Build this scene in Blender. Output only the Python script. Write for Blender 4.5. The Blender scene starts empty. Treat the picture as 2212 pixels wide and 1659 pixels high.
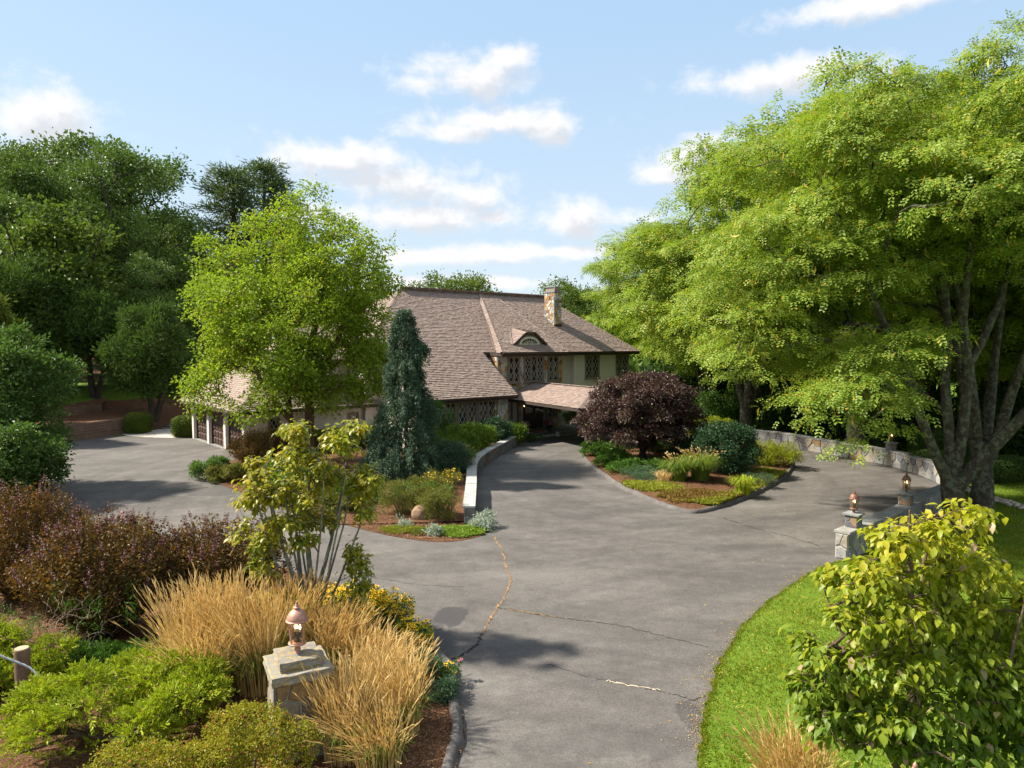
import bpy, math, random
import numpy as np
from mathutils import Vector, Matrix
SC = bpy.context.scene
C = SC.collection
rng = np.random.default_rng(11)
random.seed(11)
R = math.radians
# ---------------------------------------------------------------- camera
CAMZ, F, CU, CV, HV = 6.2, 1512.0, 1106.0, 829.5, 745.0   # photo measured in a 2212 x 1659 frame
PITCH = math.atan((CV - HV) / F)
cam = bpy.data.cameras.new('camera')
cam.sensor_width = 36.0
cam.lens = 36.0 * F / 2212.0
cam.clip_end = 3000
cam_o = bpy.data.objects.new('camera', cam)
C.objects.link(cam_o)
cam_o.location = (0, 0, CAMZ)
cam_o.rotation_euler = (math.pi / 2 - PITCH, 0, 0)
SC.camera = cam_o

def ray(u, v):
    a, b = (u - CU) / F, (CV - v) / F
    s, c = math.sin(PITCH), math.cos(PITCH)
    return Vector((a, c + b * s, -s + b * c))
def G(u, v, z=0.0):
    d = ray(u, v)
    t = (z - CAMZ) / d.z
    return Vector((d.x * t, d.y * t, z))
def P(u, v, Y):
    d = ray(u, v)
    t = Y / d.y
    return Vector((d.x * t, Y, CAMZ + d.z * t))

# ---------------------------------------------------------------- world, sun, exposure
SUN_EL = R(46)
sun_h = Vector((-0.99, 0.10, 0)).normalized()
SUN = Vector((sun_h.x * math.cos(SUN_EL), sun_h.y * math.cos(SUN_EL), math.sin(SUN_EL)))
class NT:
    """small helper that writes shader nodes"""
    def __init__(s, tree):
        s.t = tree
    def n(s, typ, **kw):
        nd = s.t.nodes.new(typ)
        for k, v in kw.items():
            setattr(nd, k, v)
        return nd
    def put(s, sock, val):
        if isinstance(val, bpy.types.NodeSocket):
            s.t.links.new(val, sock)
        elif val is not None:
            if isinstance(val, (tuple, list)) and len(val) == 3 and sock.type == 'RGBA':
                val = (*val, 1)
            sock.default_value = val
    def m(s, op, a, b=None, c=None, clamp=False):
        nd = s.n('ShaderNodeMath', operation=op, use_clamp=clamp)
        for i, x in enumerate((a, b, c)):
            if x is not None:
                s.put(nd.inputs[i], x)
        return nd.outputs[0]
    def v(s, op, a, b=None, c=None):
        nd = s.n('ShaderNodeVectorMath', operation=op)
        for i, x in enumerate((a, b, c)):
            if x is not None:
                s.put(nd.inputs[i], x)
        return nd.outputs[1] if op in ('LENGTH', 'DISTANCE', 'DOT_PRODUCT') else nd.outputs[0]
    def noise(s, vec, scale, detail=4, rough=.55, dist=0.0):
        nd = s.n('ShaderNodeTexNoise')
        s.put(nd.inputs['Vector'], vec)
        nd.inputs['Scale'].default_value = scale
        nd.inputs['Detail'].default_value = detail
        nd.inputs['Roughness'].default_value = rough
        nd.inputs['Distortion'].default_value = dist
        return nd.outputs[0]
    def ramp(s, fac, stops, interp='LINEAR'):
        nd = s.n('ShaderNodeValToRGB')
        s.put(nd.inputs[0], fac)
        e = nd.color_ramp
        e.interpolation = interp
        while len(e.elements) < len(stops):
            e.elements.new(.5)
        for el, (p, c) in zip(e.elements, stops):
            el.position = p
            el.color = (*c, 1) if isinstance(c, (tuple, list)) else (c, c, c, 1)
        return nd.outputs[0]
    def mix(s, fac, a, b, blend='MIX'):
        nd = s.n('ShaderNodeMix', data_type='RGBA', blend_type=blend)
        s.put(nd.inputs[0], fac)
        s.put(nd.inputs[6], a)
        s.put(nd.inputs[7], b)
        return nd.outputs[2]
    def smooth(s, x, lo, hi):
        nd = s.n('ShaderNodeMapRange', interpolation_type='SMOOTHSTEP')
        s.put(nd.inputs[0], x)
        nd.inputs[1].default_value, nd.inputs[2].default_value = lo, hi
        return nd.outputs[0]

W = bpy.data.worlds.new('World')
SC.world = W
W.use_nodes = True
wt = W.node_tree
wt.nodes.clear()
SKY_STRENGTH = 0.15
# clouds: (u, v of the middle, half width, half height) in the measuring frame
CLOUDS = [(1005, 165, 150, 42), (1075, 128, 70, 34), (930, 178, 80, 20), (1085, 268, 190, 36), (1195, 268, 68, 44), (1000, 285, 150, 22),
          (745, 345, 190, 48), (860, 395, 215, 46), (1010, 420, 115, 38), (890, 470, 260, 34), (1060, 470, 70, 16),
          (1235, 470, 95, 44), (1350, 470, 95, 26), (70, 262, 135, 62), (1660, 172, 185, 36), (1770, 150, 100, 34),
          (1500, 335, 105, 40), (1450, 375, 80, 22), (1890, 8, 210, 26), (1080, 550, 150, 28), (900, 555, 130, 24), (1230, 545, 150, 16), (1000, 610, 260, 18)]
def dir_of(u, v):
    d = ray(u, v)
    return math.atan2(d.x, d.y), math.atan2(d.z, math.hypot(d.x, d.y))
grp = bpy.data.node_groups.new('cloud_cover', 'ShaderNodeTree')
grp.interface.new_socket('P', in_out='INPUT', socket_type='NodeSocketVector')
grp.interface.new_socket('D', in_out='OUTPUT', socket_type='NodeSocketFloat')
g = NT(grp)
gi, go = g.n('NodeGroupInput'), g.n('NodeGroupOutput')
pw = gi.outputs[0]
warp = g.noise(pw, 9.0, 3, .5)
acc = None
for (u, v, w, h) in CLOUDS:
    a, e = dir_of(u, v)
    w2, h2 = w / F, h / F
    q = g.v('MULTIPLY_ADD', pw, (1 / w2, 1 / h2, 0), (-a / w2, -e / h2, 0))
    l = g.v('LENGTH', q)
    acc = l if acc is None else g.m('SMOOTH_MIN', acc, l, .25)
stretch = g.v('MULTIPLY', pw, (1.0, 1.35, 0))
n1 = g.noise(stretch, 15.0, 9, .62, .15)
near = g.m('ADD', g.m('SUBTRACT', 1.0, acc), g.m('MULTIPLY', g.m('SUBTRACT', n1, .5), 2.8))
# elsewhere on the dome: unseen cumulus, made denser to add sky fill in the shade
n2 = g.noise(g.v('MULTIPLY', pw, (1.0, 2.6, 0)), 2.6, 7, .58)
far = g.m('MULTIPLY', g.m('SUBTRACT', n2, .44), 7.0)
sep = g.n('ShaderNodeSeparateXYZ')
g.put(sep.inputs[0], pw)
outm = g.m('MAXIMUM', g.smooth(g.m('ABSOLUTE', sep.outputs[0]), .72, .85), g.smooth(sep.outputs[1], .52, .62))
far = g.m('SUBTRACT', far, g.m('MULTIPLY', g.m('SUBTRACT', 1.0, outm), 9.0))
tot = g.m('MAXIMUM', near, far)
g.put(go.inputs[0], g.smooth(tot, -.25, .85))
w = NT(wt)
geo = w.n('ShaderNodeTexCoord')
sx = w.n('ShaderNodeSeparateXYZ')
w.put(sx.inputs[0], geo.outputs['Generated'])
az = w.m('ARCTAN2', sx.outputs[0], sx.outputs[1])
el = w.m('ARCSINE', sx.outputs[2])
cx = w.n('ShaderNodeCombineXYZ')
w.put(cx.inputs[0], az)
w.put(cx.inputs[1], el)
def cover(off):
    nd = w.n('ShaderNodeGroup')
    nd.node_tree = grp
    w.put(nd.inputs[0], w.v('ADD', cx.outputs[0], off))
    return nd.outputs[0]
d0 = cover((0, 0, 0))
d1 = cover((-.012, .020, 0))
sky = w.n('ShaderNodeTexSky', sky_type='NISHITA')
sky.sun_disc = False
sky.sun_elevation = SUN_EL
sky.sun_rotation = math.atan2(SUN.x, SUN.y)
sky.air_density, sky.dust_density, sky.ozone_density = 1.0, 1.6, 1.0
veil = w.ramp(sx.outputs[2], [(0.0, (1.82, 2.07, 2.24)), (.14, (1.55, 1.90, 2.22)), (.40, (1.18, 1.68, 2.24)), (1.0, (1.0, 1.55, 2.3))])
skyc = w.mix(.90, sky.outputs[0], veil, 'MIX')       # thin summer veil over the blue
lit = w.m('SUBTRACT', 1.0, w.m('MULTIPLY', w.m('MULTIPLY', d1, d1), .72))
cl = w.mix(lit, (1.66, 1.74, 1.90), (2.75, 2.68, 2.66))
above = w.smooth(sx.outputs[2], -.01, .03)
fin = w.mix(w.m('MULTIPLY', w.m('MULTIPLY', d0, .93), above), skyc, cl)
bg = w.n('ShaderNodeBackground')
w.put(bg.inputs[0], fin)
bg.inputs[1].default_value = SKY_STRENGTH
wo = w.n('ShaderNodeOutputWorld')
w.put(wo.inputs[0], bg.outputs[0])

sl = bpy.data.lights.new('sun', 'SUN')
sl.energy = 4.3
sl.angle = R(2.6)
sl.color = (1.0, .91, .76)
so = bpy.data.objects.new('sun', sl)
C.objects.link(so)
so.location = (-40, 10, 50)
so.rotation_euler = (-SUN).to_track_quat('-Z', 'Y').to_euler()
SC.view_settings.view_transform = 'Standard'
SC.view_settings.look = 'None'
SC.view_settings.gamma = 1.0
SC.view_settings.use_curve_mapping = False
SC.view_settings.exposure = 1.42
cy = SC.cycles
cy.max_bounces, cy.diffuse_bounces, cy.glossy_bounces, cy.transmission_bounces, cy.transparent_max_bounces = 8, 4, 3, 6, 8
cy.sample_clamp_indirect = 4.0
cy.use_denoising = True
# ---------------------------------------------------------------- object helpers
def obj(name, me, mat=None, parent=None, loc=None, rot=None, scale=None):
    o = bpy.data.objects.new(name, me)
    C.objects.link(o)
    if mat is not None and me is not None and len(me.materials) == 0:
        me.materials.append(mat)
    if parent is not None:
        o.parent = parent
    if loc is not None:
        o.location = loc
    if rot is not None:
        o.rotation_euler = rot
    if scale is not None:
        o.scale = scale if isinstance(scale, (tuple, list)) else (scale,) * 3
    return o
def tag(o, label, cat, group=None):
    o['label'], o['category'] = label, cat
    if group:
        o['group'] = group
    return o
def thing(name, label, cat, loc=(0, 0, 0), rotz=0.0, group=None, scale=1.0):
    o = bpy.data.objects.new(name, None)
    o.empty_display_size = .2
    C.objects.link(o)
    o.location, o.rotation_euler, o.scale = loc, (0, 0, rotz), (scale,) * 3
    return tag(o, label, cat, group)
def struct(o):
    o['kind'] = 'structure'
    return o
def stuff(o, label=None):
    o['kind'] = 'stuff'
    if label:
        o['label'] = label
    return o
def dup(root, loc, rotz, scale, label):
    r = root.copy()
    C.objects.link(r)
    r.location, r.rotation_euler = loc, (0, 0, rotz)
    r.scale = scale if isinstance(scale, (tuple, list)) else (scale,) * 3
    r['label'] = label
    for ch in list(root.children):
        c = ch.copy()
        C.objects.link(c)
        c.parent = r
        for gch in list(ch.children):
            d = gch.copy()
            C.objects.link(d)
            d.parent = c
    return r

def mesh_np(name, V, faces, smooth=False):
    """V (N,3); faces: list of (M,k) index arrays"""
    me = bpy.data.meshes.new(name)
    V = np.asarray(V, dtype=np.float32)
    faces = [np.asarray(f, dtype=np.int32) for f in faces if len(f)]
    me.vertices.add(len(V))
    me.vertices.foreach_set('co', V.ravel())
    nl = sum(f.size for f in faces)
    npoly = sum(len(f) for f in faces)
    me.loops.add(nl)
    me.polygons.add(npoly)
    me.loops.foreach_set('vertex_index', np.concatenate([f.ravel() for f in faces]))
    st, off = [], 0
    for f in faces:
        st.append(off + np.arange(len(f), dtype=np.int32) * f.shape[1])
        off += f.size
    me.polygons.foreach_set('loop_start', np.concatenate(st))
    me.polygons.foreach_set('use_smooth', np.full(npoly, smooth, dtype=bool))
    me.update(calc_edges=True)
    return me

class MB:
    def __init__(s):
        s.V, s.F = [], []
    def add(s, V, F):
        b = len(s.V)
        s.V.extend([tuple(v) for v in V])
        s.F.extend([tuple(i + b for i in f) for f in F])
        return s
    def box(s, a, b, M=None):
        (x0, y0, z0), (x1, y1, z1) = a, b
        V = [(x0, y0, z0), (x1, y0, z0), (x1, y1, z0), (x0, y1, z0), (x0, y0, z1), (x1, y0, z1), (x1, y1, z1), (x0, y1, z1)]
        if M is not None:
            V = [M @ Vector(v) for v in V]
        return s.add(V, [(0, 3, 2, 1), (4, 5, 6, 7), (0, 1, 5, 4), (1, 2, 6, 5), (2, 3, 7, 6), (3, 0, 4, 7)])
    def bar(s, p, q, w, h, up=(0, 0, 1)):
        p, q = Vector(p), Vector(q)
        d = (q - p)
        L = d.length
        if L < 1e-6:
            return s
        d /= L
        side = d.cross(Vector(up))
        if side.length < 1e-4:
            side = d.cross(Vector((1, 0, 0)))
        side.normalize()
        u2 = side.cross(d)
        V = []
        for e in (p, q):
            for a, b in ((-1, -1), (1, -1), (1, 1), (-1, 1)):
                V.append(e + side * (a * w / 2) + u2 * (b * h / 2))
        return s.add(V, [(0, 3, 2, 1), (4, 5, 6, 7), (0, 1, 5, 4), (1, 2, 6, 5), (2, 3, 7, 6), (3, 0, 4, 7)])
    def prism(s, pts, ext):
        """closed solid: polygon of 3D points pushed by vector ext"""
        n = len(pts)
        ext = Vector(ext)
        V = [Vector(p) for p in pts] + [Vector(p) + ext for p in pts]
        F = [tuple(range(n))[::-1], tuple(range(n, 2 * n))]
        F += [(i, (i + 1) % n, (i + 1) % n + n, i + n) for i in range(n)]
        return s.add(V, F)
    def lathe(s, prof, n=16, c=(0, 0, 0)):
        V, F = [], []
        for r, z in prof:
            for k in range(n):
                a = 2 * math.pi * k / n
                V.append((c[0] + r * math.cos(a), c[1] + r * math.sin(a), c[2] + z))
        for i in range(len(prof) - 1):
            for k in range(n):
                k2 = (k + 1) % n
                F.append((i * n + k, i * n + k2, (i + 1) * n + k2, (i + 1) * n + k))
        F.append(tuple(range(n))[::-1])
        F.append(tuple(range((len(prof) - 1) * n, len(prof) * n)))
        return s.add(V, F)
    def mesh(s, name, smooth=False):
        me = bpy.data.meshes.new(name)
        me.from_pydata(s.V, [], s.F)
        if smooth:
            me.polygons.foreach_set('use_smooth', np.ones(len(me.polygons), dtype=bool))
        me.update()
        return me
    def build(s, name, mat, parent=None, smooth=False, **kw):
        return obj(name, s.mesh(name, smooth), mat, parent, **kw)

def catmull(pts, per=6, closed=True):
    pts = [Vector(p) for p in pts]
    n, out = len(pts), []
    rngi = range(n) if closed else range(n - 1)
    for i in rngi:
        p0 = pts[(i - 1) % n] if closed or i > 0 else pts[0]
        p1, p2 = pts[i], pts[(i + 1) % n]
        p3 = pts[(i + 2) % n] if closed or i < n - 2 else pts[-1]
        for k in range(per):
            t = k / per
            out.append(.5 * ((2 * p1) + (p2 - p0) * t + (2 * p0 - 5 * p1 + 4 * p2 - p3) * t * t + (3 * p1 - p0 - 3 * p2 + p3) * t ** 3))
    if not closed:
        out.append(pts[-1])
    return out

# ---------------------------------------------------------------- material helpers
def new_mat(name):
    m = bpy.data.materials.new(name)
    m.use_nodes = True
    t = m.node_tree
    t.nodes.clear()
    k = NT(t)
    b = k.n('ShaderNodeBsdfPrincipled')
    o = k.n('ShaderNodeOutputMaterial')
    k.put(o.inputs[0], b.outputs[0])
    return m, k, b, o
def objco(k):
    return k.n('ShaderNodeTexCoord').outputs['Object']
def worldco(k):
    return k.n('ShaderNodeNewGeometry').outputs['Position']
def bump(k, b, h, strength=.4, dist=.02):
    nd = k.n('ShaderNodeBump')
    nd.inputs['Strength'].default_value = strength
    nd.inputs['Distance'].default_value = dist
    k.put(nd.inputs['Height'], h)
    k.put(b.inputs['Normal'], nd.outputs[0])
def plain(name, col, rough=.7, var=.18, scale=6.0, metal=0.0, spec=.3, bmp=0.0, world=False, fine=60.0):
    m, k, b, o = new_mat(name)
    co = worldco(k) if world else objco(k)
    n1 = k.noise(co, scale, 5, .6)
    n2 = k.noise(co, fine, 3, .6)
    f = k.m('ADD', k.m('MULTIPLY', n1, .65), k.m('MULTIPLY', n2, .35))
    lo = tuple(c * (1 - var * 1.6) for c in col)
    hi = tuple(min(1, c * (1 + var * 1.6)) for c in col)
    k.put(b.inputs['Base Color'], k.ramp(f, [(.25, lo), (.75, hi)]))
    k.put(b.inputs['Roughness'], rough)
    k.put(b.inputs['Metallic'], metal)
    k.put(b.inputs['Specular IOR Level'], spec)
    if bmp:
        bump(k, b, f, bmp, .02)
    return m
def leaf_mat(name, cols, transl=.35, rough=.45, patch=2.0, spec=.2, tcol=1.25, patch_amt=.35, rare=None, tgreen=None, zgrad=None):
    """cols: list of (weight position, rgb); each leaf (mesh island) takes its own colour, with patches of tone through the plant"""
    m, k, b, o = new_mat(name)
    ge = k.n('ShaderNodeNewGeometry')
    rnd = ge.outputs['Random Per Island']
    pos = k.n('ShaderNodeTexCoord').outputs['Object']
    pn = k.noise(pos, patch, 3, .6)
    n = len(cols)
    sep_ = k.n('ShaderNodeSeparateXYZ')
    k.put(sep_.inputs[0], worldco(k))
    f = k.m('ADD', k.m('MULTIPLY', rnd, 1 - patch_amt), k.m('MULTIPLY', k.smooth(pn, .3, .7), patch_amt))
    if zgrad:                                          # upper leaves have turned further than lower ones
        f = k.m('ADD', k.m('MULTIPLY', f, .62), k.m('SUBTRACT', k.m('MULTIPLY', k.smooth(sep_.outputs[2], zgrad[0], zgrad[1]), .52), .10))
    col = k.ramp(f, [(i / max(1, n - 1), c) for i, c in enumerate(cols)])
    if rare:
        frac, rc = rare
        r2 = k.m('FRACT', k.m('MULTIPLY', rnd, 91.7))
        col = k.mix(k.m('LESS_THAN', r2, frac), col, rc)
    k.put(b.inputs['Base Color'], col)
    k.put(b.inputs['Roughness'], rough)
    k.put(b.inputs['Specular IOR Level'], spec)
    if transl > 0:
        tr = k.n('ShaderNodeBsdfTranslucent')
        tg = tgreen or (tcol, tcol * 1.05, tcol * .55)
        k.put(tr.inputs[0], k.mix(1.0, col, tg, 'MULTIPLY'))
        mx = k.n('ShaderNodeMixShader')
        mx.inputs[0].default_value = transl
        k.put(mx.inputs[1], b.outputs[0])
        k.put(mx.inputs[2], tr.outputs[0])
        k.put(o.inputs[0], mx.outputs[0])
    return m

# ---------------------------------------------------------------- foliage geometry
def nrm(a):
    return a / np.maximum(np.linalg.norm(a, axis=-1, keepdims=True), 1e-9)
def rand_dir(n, r=rng):
    return nrm(r.normal(size=(n, 3)))
def leaves(pos, axis, nor, L, Wd, fold=.18, droop=.12):
    """two-triangle folded leaves; returns V, tris"""
    axis = nrm(axis)
    side = nrm(np.cross(axis, nor))
    nor = np.cross(side, axis)
    L = np.broadcast_to(np.asarray(L, dtype=float), (len(pos),))[:, None]
    Wd = np.broadcast_to(np.asarray(Wd, dtype=float), (len(pos),))[:, None]
    tip = pos + axis * L - nor * (droop * L)
    mid = pos + axis * (L * .45) + nor * (fold * Wd)
    V = np.stack([pos, mid + side * (Wd * .5), tip, mid - side * (Wd * .5)], 1).reshape(-1, 3)
    b = np.arange(len(pos))[:, None] * 4
    T = np.concatenate([b + np.array([[0, 1, 2]]), b + np.array([[0, 2, 3]])], 1).reshape(-1, 3)
    return V, T
def big_leaf(L=1.0, Wd=.62, fold=.12, curl=.25, tw=0.0):
    """a broad pointed leaf with midrib fold and curl, pointing along +x, normal +z; 12 triangles"""
    prof = [(0.0, 0.05), (.34, .95), (.68, .70), (1.0, 0.0)]
    V, Fc = [], []
    for t, wv in prof:
        z = -curl * t * t * L
        a = tw * t
        for sgn in (-1, 0, 1):
            y = sgn * wv * Wd * .5 * L
            zz = z + abs(sgn) * fold * wv * Wd * L
            V.append((t * L, y * math.cos(a) - (zz - z) * math.sin(a), z + y * math.sin(a) + (zz - z) * math.cos(a)))
    for i in range(len(prof) - 1):
        for j in range(2):
            Fc.append((i * 3 + j, i * 3 + j + 1, i * 3 + 3 + j + 1, i * 3 + 3 + j))
    return V, [f[::-1] for f in Fc]
def stamp(protoV, protoF, pos, axis, nor, scale):
    """many copies of a small mesh, joined: returns V, faces"""
    pv = np.asarray(protoV, dtype=float)
    axis = nrm(axis)
    side = nrm(np.cross(nor, axis))
    nor = np.cross(axis, side)
    sc = np.broadcast_to(np.asarray(scale, dtype=float), (len(pos),))[:, None, None]
    V = pos[:, None, :] + sc * (pv[None, :, 0:1] * axis[:, None, :] + pv[None, :, 1:2] * side[:, None, :] + pv[None, :, 2:3] * nor[:, None, :])
    b = np.arange(len(pos))[:, None, None] * len(pv)
    Fq = (np.asarray(protoF)[None] + b).reshape(-1, len(protoF[0]))
    return V.reshape(-1, 3), Fq
def sub_lobes(env, k, size=(.22, .36), r=rng, shell=.72, flat=1.0, zcut=None):
    """scatter small lobes through an envelope of ellipsoids (cx,cy,cz,rx,ry,rz)"""
    out = []
    wts = np.array([e[3] * e[4] * e[5] for e in env]) ** .67
    wts = wts / wts.sum()
    for i in range(k):
        e = env[r.choice(len(env), p=wts)]
        d = rand_dir(1, r)[0]
        rad = shell + (1 - shell) * r.random() if r.random() < .78 else r.random() * shell
        c = np.array(e[:3]) + d * np.array(e[3:6]) * rad * .86
        if zcut is not None and c[2] < zcut:
            c[2] = zcut + r.random() * .4
        s = r.uniform(*size) * (e[3] * e[4] * e[5]) ** (1 / 3)
        out.append((*c, s * r.uniform(.8, 1.25), s * r.uniform(.8, 1.25), s * r.uniform(.7, 1.05) * flat))
    return out
def lobe_points(lobes, n, r=rng, inner=.62, keep=.12, zmin=None, bottom=.5):
    L = np.array(lobes, dtype=float)
    wts = (L[:, 3] * L[:, 4] * L[:, 5]) ** .67
    idx = r.choice(len(L), size=n * 2, p=wts / wts.sum())
    d = rand_dir(n * 2, r)
    low = (d[:, 2] < -.2) & (r.random(n * 2) < bottom)
    d[low, 2] *= -1
    rad = inner + (1 - inner) * r.random((n * 2, 1)) ** .6
    p = L[idx, :3] + d * L[idx, 3:6] * rad
    q = np.min(np.linalg.norm((p[:, None, :] - L[None, :, :3]) / L[None, :, 3:6], axis=2) + 10 * (np.arange(len(L))[None, :] == idx[:, None]), axis=1)
    ok = (q > .7) | (r.random(n * 2) < keep)
    if zmin is not None:
        ok &= p[:, 2] > zmin
    p, d = p[ok][:n], d[ok][:n]
    return p, nrm(d / L[idx][ok][:n, 3:6])
def puff(cent, out, per, rad, L, Wd, flat=.8, r=rng, up=.6, down=0.0, spread=.9, fold=.18, droop=.12, lvar=.35):
    """leaves around clump centres"""
    n = len(cent) * per
    ci = np.repeat(np.arange(len(cent)), per)
    off = r.normal(size=(n, 3)) * .5
    off *= np.array([1, 1, flat]) * (rad if np.isscalar(rad) else np.asarray(rad)[ci][:, None])
    pos = cent[ci] + off
    ax = out[ci] * .7 + nrm(off) * .6 + r.normal(size=(n, 3)) * spread * .6
    ax[:, 2] -= down
    no = out[ci] * .5 + r.normal(size=(n, 3)) * .55
    no[:, 2] += up
    k = 1 + (r.random(n) - .5) * 2 * lvar
    return leaves(pos, ax, no, L * k, Wd * k, fold, droop)
def join(parts):
    Vs, Fs, b = [], {}, 0
    for V, Fc in parts:
        if len(V) == 0:
            continue
        Fc = np.asarray(Fc)
        Vs.append(V)
        Fs.setdefault(Fc.shape[1], []).append(Fc + b)
        b += len(V)
    return np.concatenate(Vs), [np.concatenate(f) for f in Fs.values()]

def sweep(path, radii, n=6, cap=True, wob=0.0, r=rng):
    """continuous tapered tube along a path: V, quads"""
    Pn = np.asarray([tuple(p) for p in path], dtype=float)
    m = len(Pn)
    T = np.zeros_like(Pn)
    T[1:-1] = Pn[2:] - Pn[:-2]
    T[0], T[-1] = Pn[1] - Pn[0], Pn[-1] - Pn[-2]
    T = nrm(T)
    ref = np.array([1.0, 0, 0]) if abs(T[0, 0]) < .9 else np.array([0, 1.0, 0])
    V = np.zeros((m, n, 3))
    u = nrm(np.cross(T[0], ref))
    ang = np.arange(n) * 2 * np.pi / n
    for i in range(m):
        u = u - T[i] * np.dot(u, T[i])
        u = u / max(np.linalg.norm(u), 1e-9)
        w2 = np.cross(T[i], u)
        rr = radii[i] * (1 + (wob * r.normal(size=n) if wob else 0))
        V[i] = Pn[i] + (np.cos(ang) * rr)[:, None] * u + (np.sin(ang) * rr)[:, None] * w2
    q = []
    k = np.arange(n)
    k2 = (k + 1) % n
    for i in range(m - 1):
        q.append(np.stack([i * n + k, i * n + k2, (i + 1) * n + k2, (i + 1) * n + k], 1))
    return V.reshape(-1, 3), np.concatenate(q)

def skeleton(trunks, targets, r=rng, zmin=0.0, lift=.12, tip=.012, power=.46, climb=.9, nmax=None, minr=.0, sides=3):
    """trunks: list of (points, radii). Every target is joined to the nearest part of the growing tree by a bent branch."""
    parts, nodes, par = [], [], []
    for pts, rad in trunks:
        parts.append(sweep(pts, rad, 9, wob=.05, r=r))
        base = len(nodes)
        for i in range(len(pts)):
            p = np.array(pts[i], dtype=float)
            if i and np.linalg.norm(p - nodes[-1]) > .8:
                q = nodes[-1]
                kk = int(np.linalg.norm(p - q) / .5)
                for j in range(1, kk):
                    nodes.append(q + (p - q) * j / kk)
                    par.append(-1)
            nodes.append(p)
            par.append(-1)
    nt = len(nodes)
    N = np.zeros((nt + len(targets) * 3 + 5, 3))
    N[:nt] = nodes
    parent = np.full(len(N), -1)
    usable = np.zeros(len(N), dtype=bool)
    usable[:nt] = N[:nt, 2] > zmin
    cnt, branches = nt, []
    T = np.asarray(targets)
    d0 = np.min(np.linalg.norm(T[:, None, :] - N[None, :nt][:, usable[:nt]], axis=2), axis=1)
    for t in T[np.argsort(d0 * (1 + .15 * r.normal(size=len(T))))]:
        dv = t - N[:cnt]
        dist = np.linalg.norm(dv, axis=1)
        cost = dist * (1 + climb * np.clip(.15 - dv[:, 2] / np.maximum(dist, 1e-6), 0, None))
        cost[~usable[:cnt]] = 1e9
        j = int(np.argmin(cost))
        a = N[j]
        L = np.linalg.norm(t - a)
        if L < .05:
            continue
        ids = [j]
        for f in (.36, .7, 1.0):
            p = a + (t - a) * f + np.array([0, 0, lift * L * math.sin(math.pi * f)]) + r.normal(size=3) * .05 * L * (f < 1)
            N[cnt] = p
            parent[cnt] = ids[-1]
            usable[cnt] = True
            ids.append(cnt)
            cnt += 1
        branches.append(ids)
    load = np.zeros(cnt)
    for ids in branches:
        load[ids[-1]] += 1
    for i in range(cnt - 1, nt - 1, -1):
        if parent[i] >= 0:
            load[parent[i]] += load[i]
    rad = tip * np.maximum(load, 1) ** power
    for ids in branches:
        rr = [rad[i] for i in ids]
        rr[0] = rr[1] * 1.15
        if rr[1] >= minr:
            parts.append(sweep(N[ids], rr, sides if rr[0] < .035 else (sides + 1 if rr[0] < .07 else sides + 3), r=r))
    return join(parts)

def inside(px, py, poly):
    x, y = np.asarray(px), np.asarray(py)
    c = np.zeros(len(x), bool)
    n = len(poly)
    for i in range(n):
        a, b_ = poly[i], poly[(i + 1) % n]
        if abs(a.y - b_.y) < 1e-9:
            continue
        k = ((a.y > y) != (b_.y > y)) & (x < (b_.x - a.x) * (y - a.y) / (b_.y - a.y) + a.x)
        c ^= k
    return c
# ---------------------------------------------------------------- ground materials
def ground_mat():
    m, k, b, o = new_mat('lawn_ground')
    co = worldco(k)
    att = k.n('ShaderNodeAttribute', attribute_name='mulch')
    n1, n2, n3 = k.noise(co, .45, 4, .6), k.noise(co, 5.0, 5, .65), k.noise(co, 45.0, 3, .6)
    f = k.m('ADD', k.m('MULTIPLY', n1, .4), k.m('ADD', k.m('MULTIPLY', n2, .3), k.m('MULTIPLY', n3, .3)))
    grass = k.ramp(f, [(.3, (.050, .095, .008)), (.5, (.095, .165, .014)), (.7, (.150, .200, .022))])
    mu = k.ramp(f, [(.3, (.050, .022, .012)), (.55, (.125, .060, .032)), (.72, (.21, .12, .07))])
    mask = k.smooth(k.m('ADD', att.outputs['Fac'], k.m('MULTIPLY', k.m('SUBTRACT', n2, .5), .5)), .45, .55)
    k.put(b.inputs['Base Color'], k.mix(mask, grass, mu))
    b.inputs['Roughness'].default_value = .9
    b.inputs['Specular IOR Level'].default_value = .15
    bump(k, b, k.m('ADD', n2, k.m('MULTIPLY', n3, .6)), .6, .05)
    return m
def mulch_mat():
    m, k, b, o = new_mat('bark_mulch')
    co = worldco(k)
    vo = k.n('ShaderNodeTexVoronoi')
    k.put(vo.inputs['Vector'], k.v('MULTIPLY', k.v('ADD', co, k.v('MULTIPLY', (1, 1, 1), k.noise(co, 9, 2))), (1.0, .55, 1)))
    vo.inputs['Scale'].default_value = 34.0
    sx = k.n('ShaderNodeSeparateXYZ')
    k.put(sx.inputs[0], vo.outputs['Color'])
    n1 = k.noise(co, 1.3, 4, .6)
    f = k.m('ADD', k.m('MULTIPLY', sx.outputs[0], .7), k.m('MULTIPLY', n1, .3))
    k.put(b.inputs['Base Color'], k.ramp(f, [(.12, (.060, .026, .014)), (.45, (.150, .068, .034)), (.7, (.235, .12, .062)), (.9, (.34, .22, .13))]))
    b.inputs['Roughness'].default_value = .9
    b.inputs['Specular IOR Level'].default_value = .15
    bump(k, b, k.m('SUBTRACT', sx.outputs[1], k.m('MULTIPLY', vo.outputs['Distance'], .8)), .9, .03)
    return m
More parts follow.
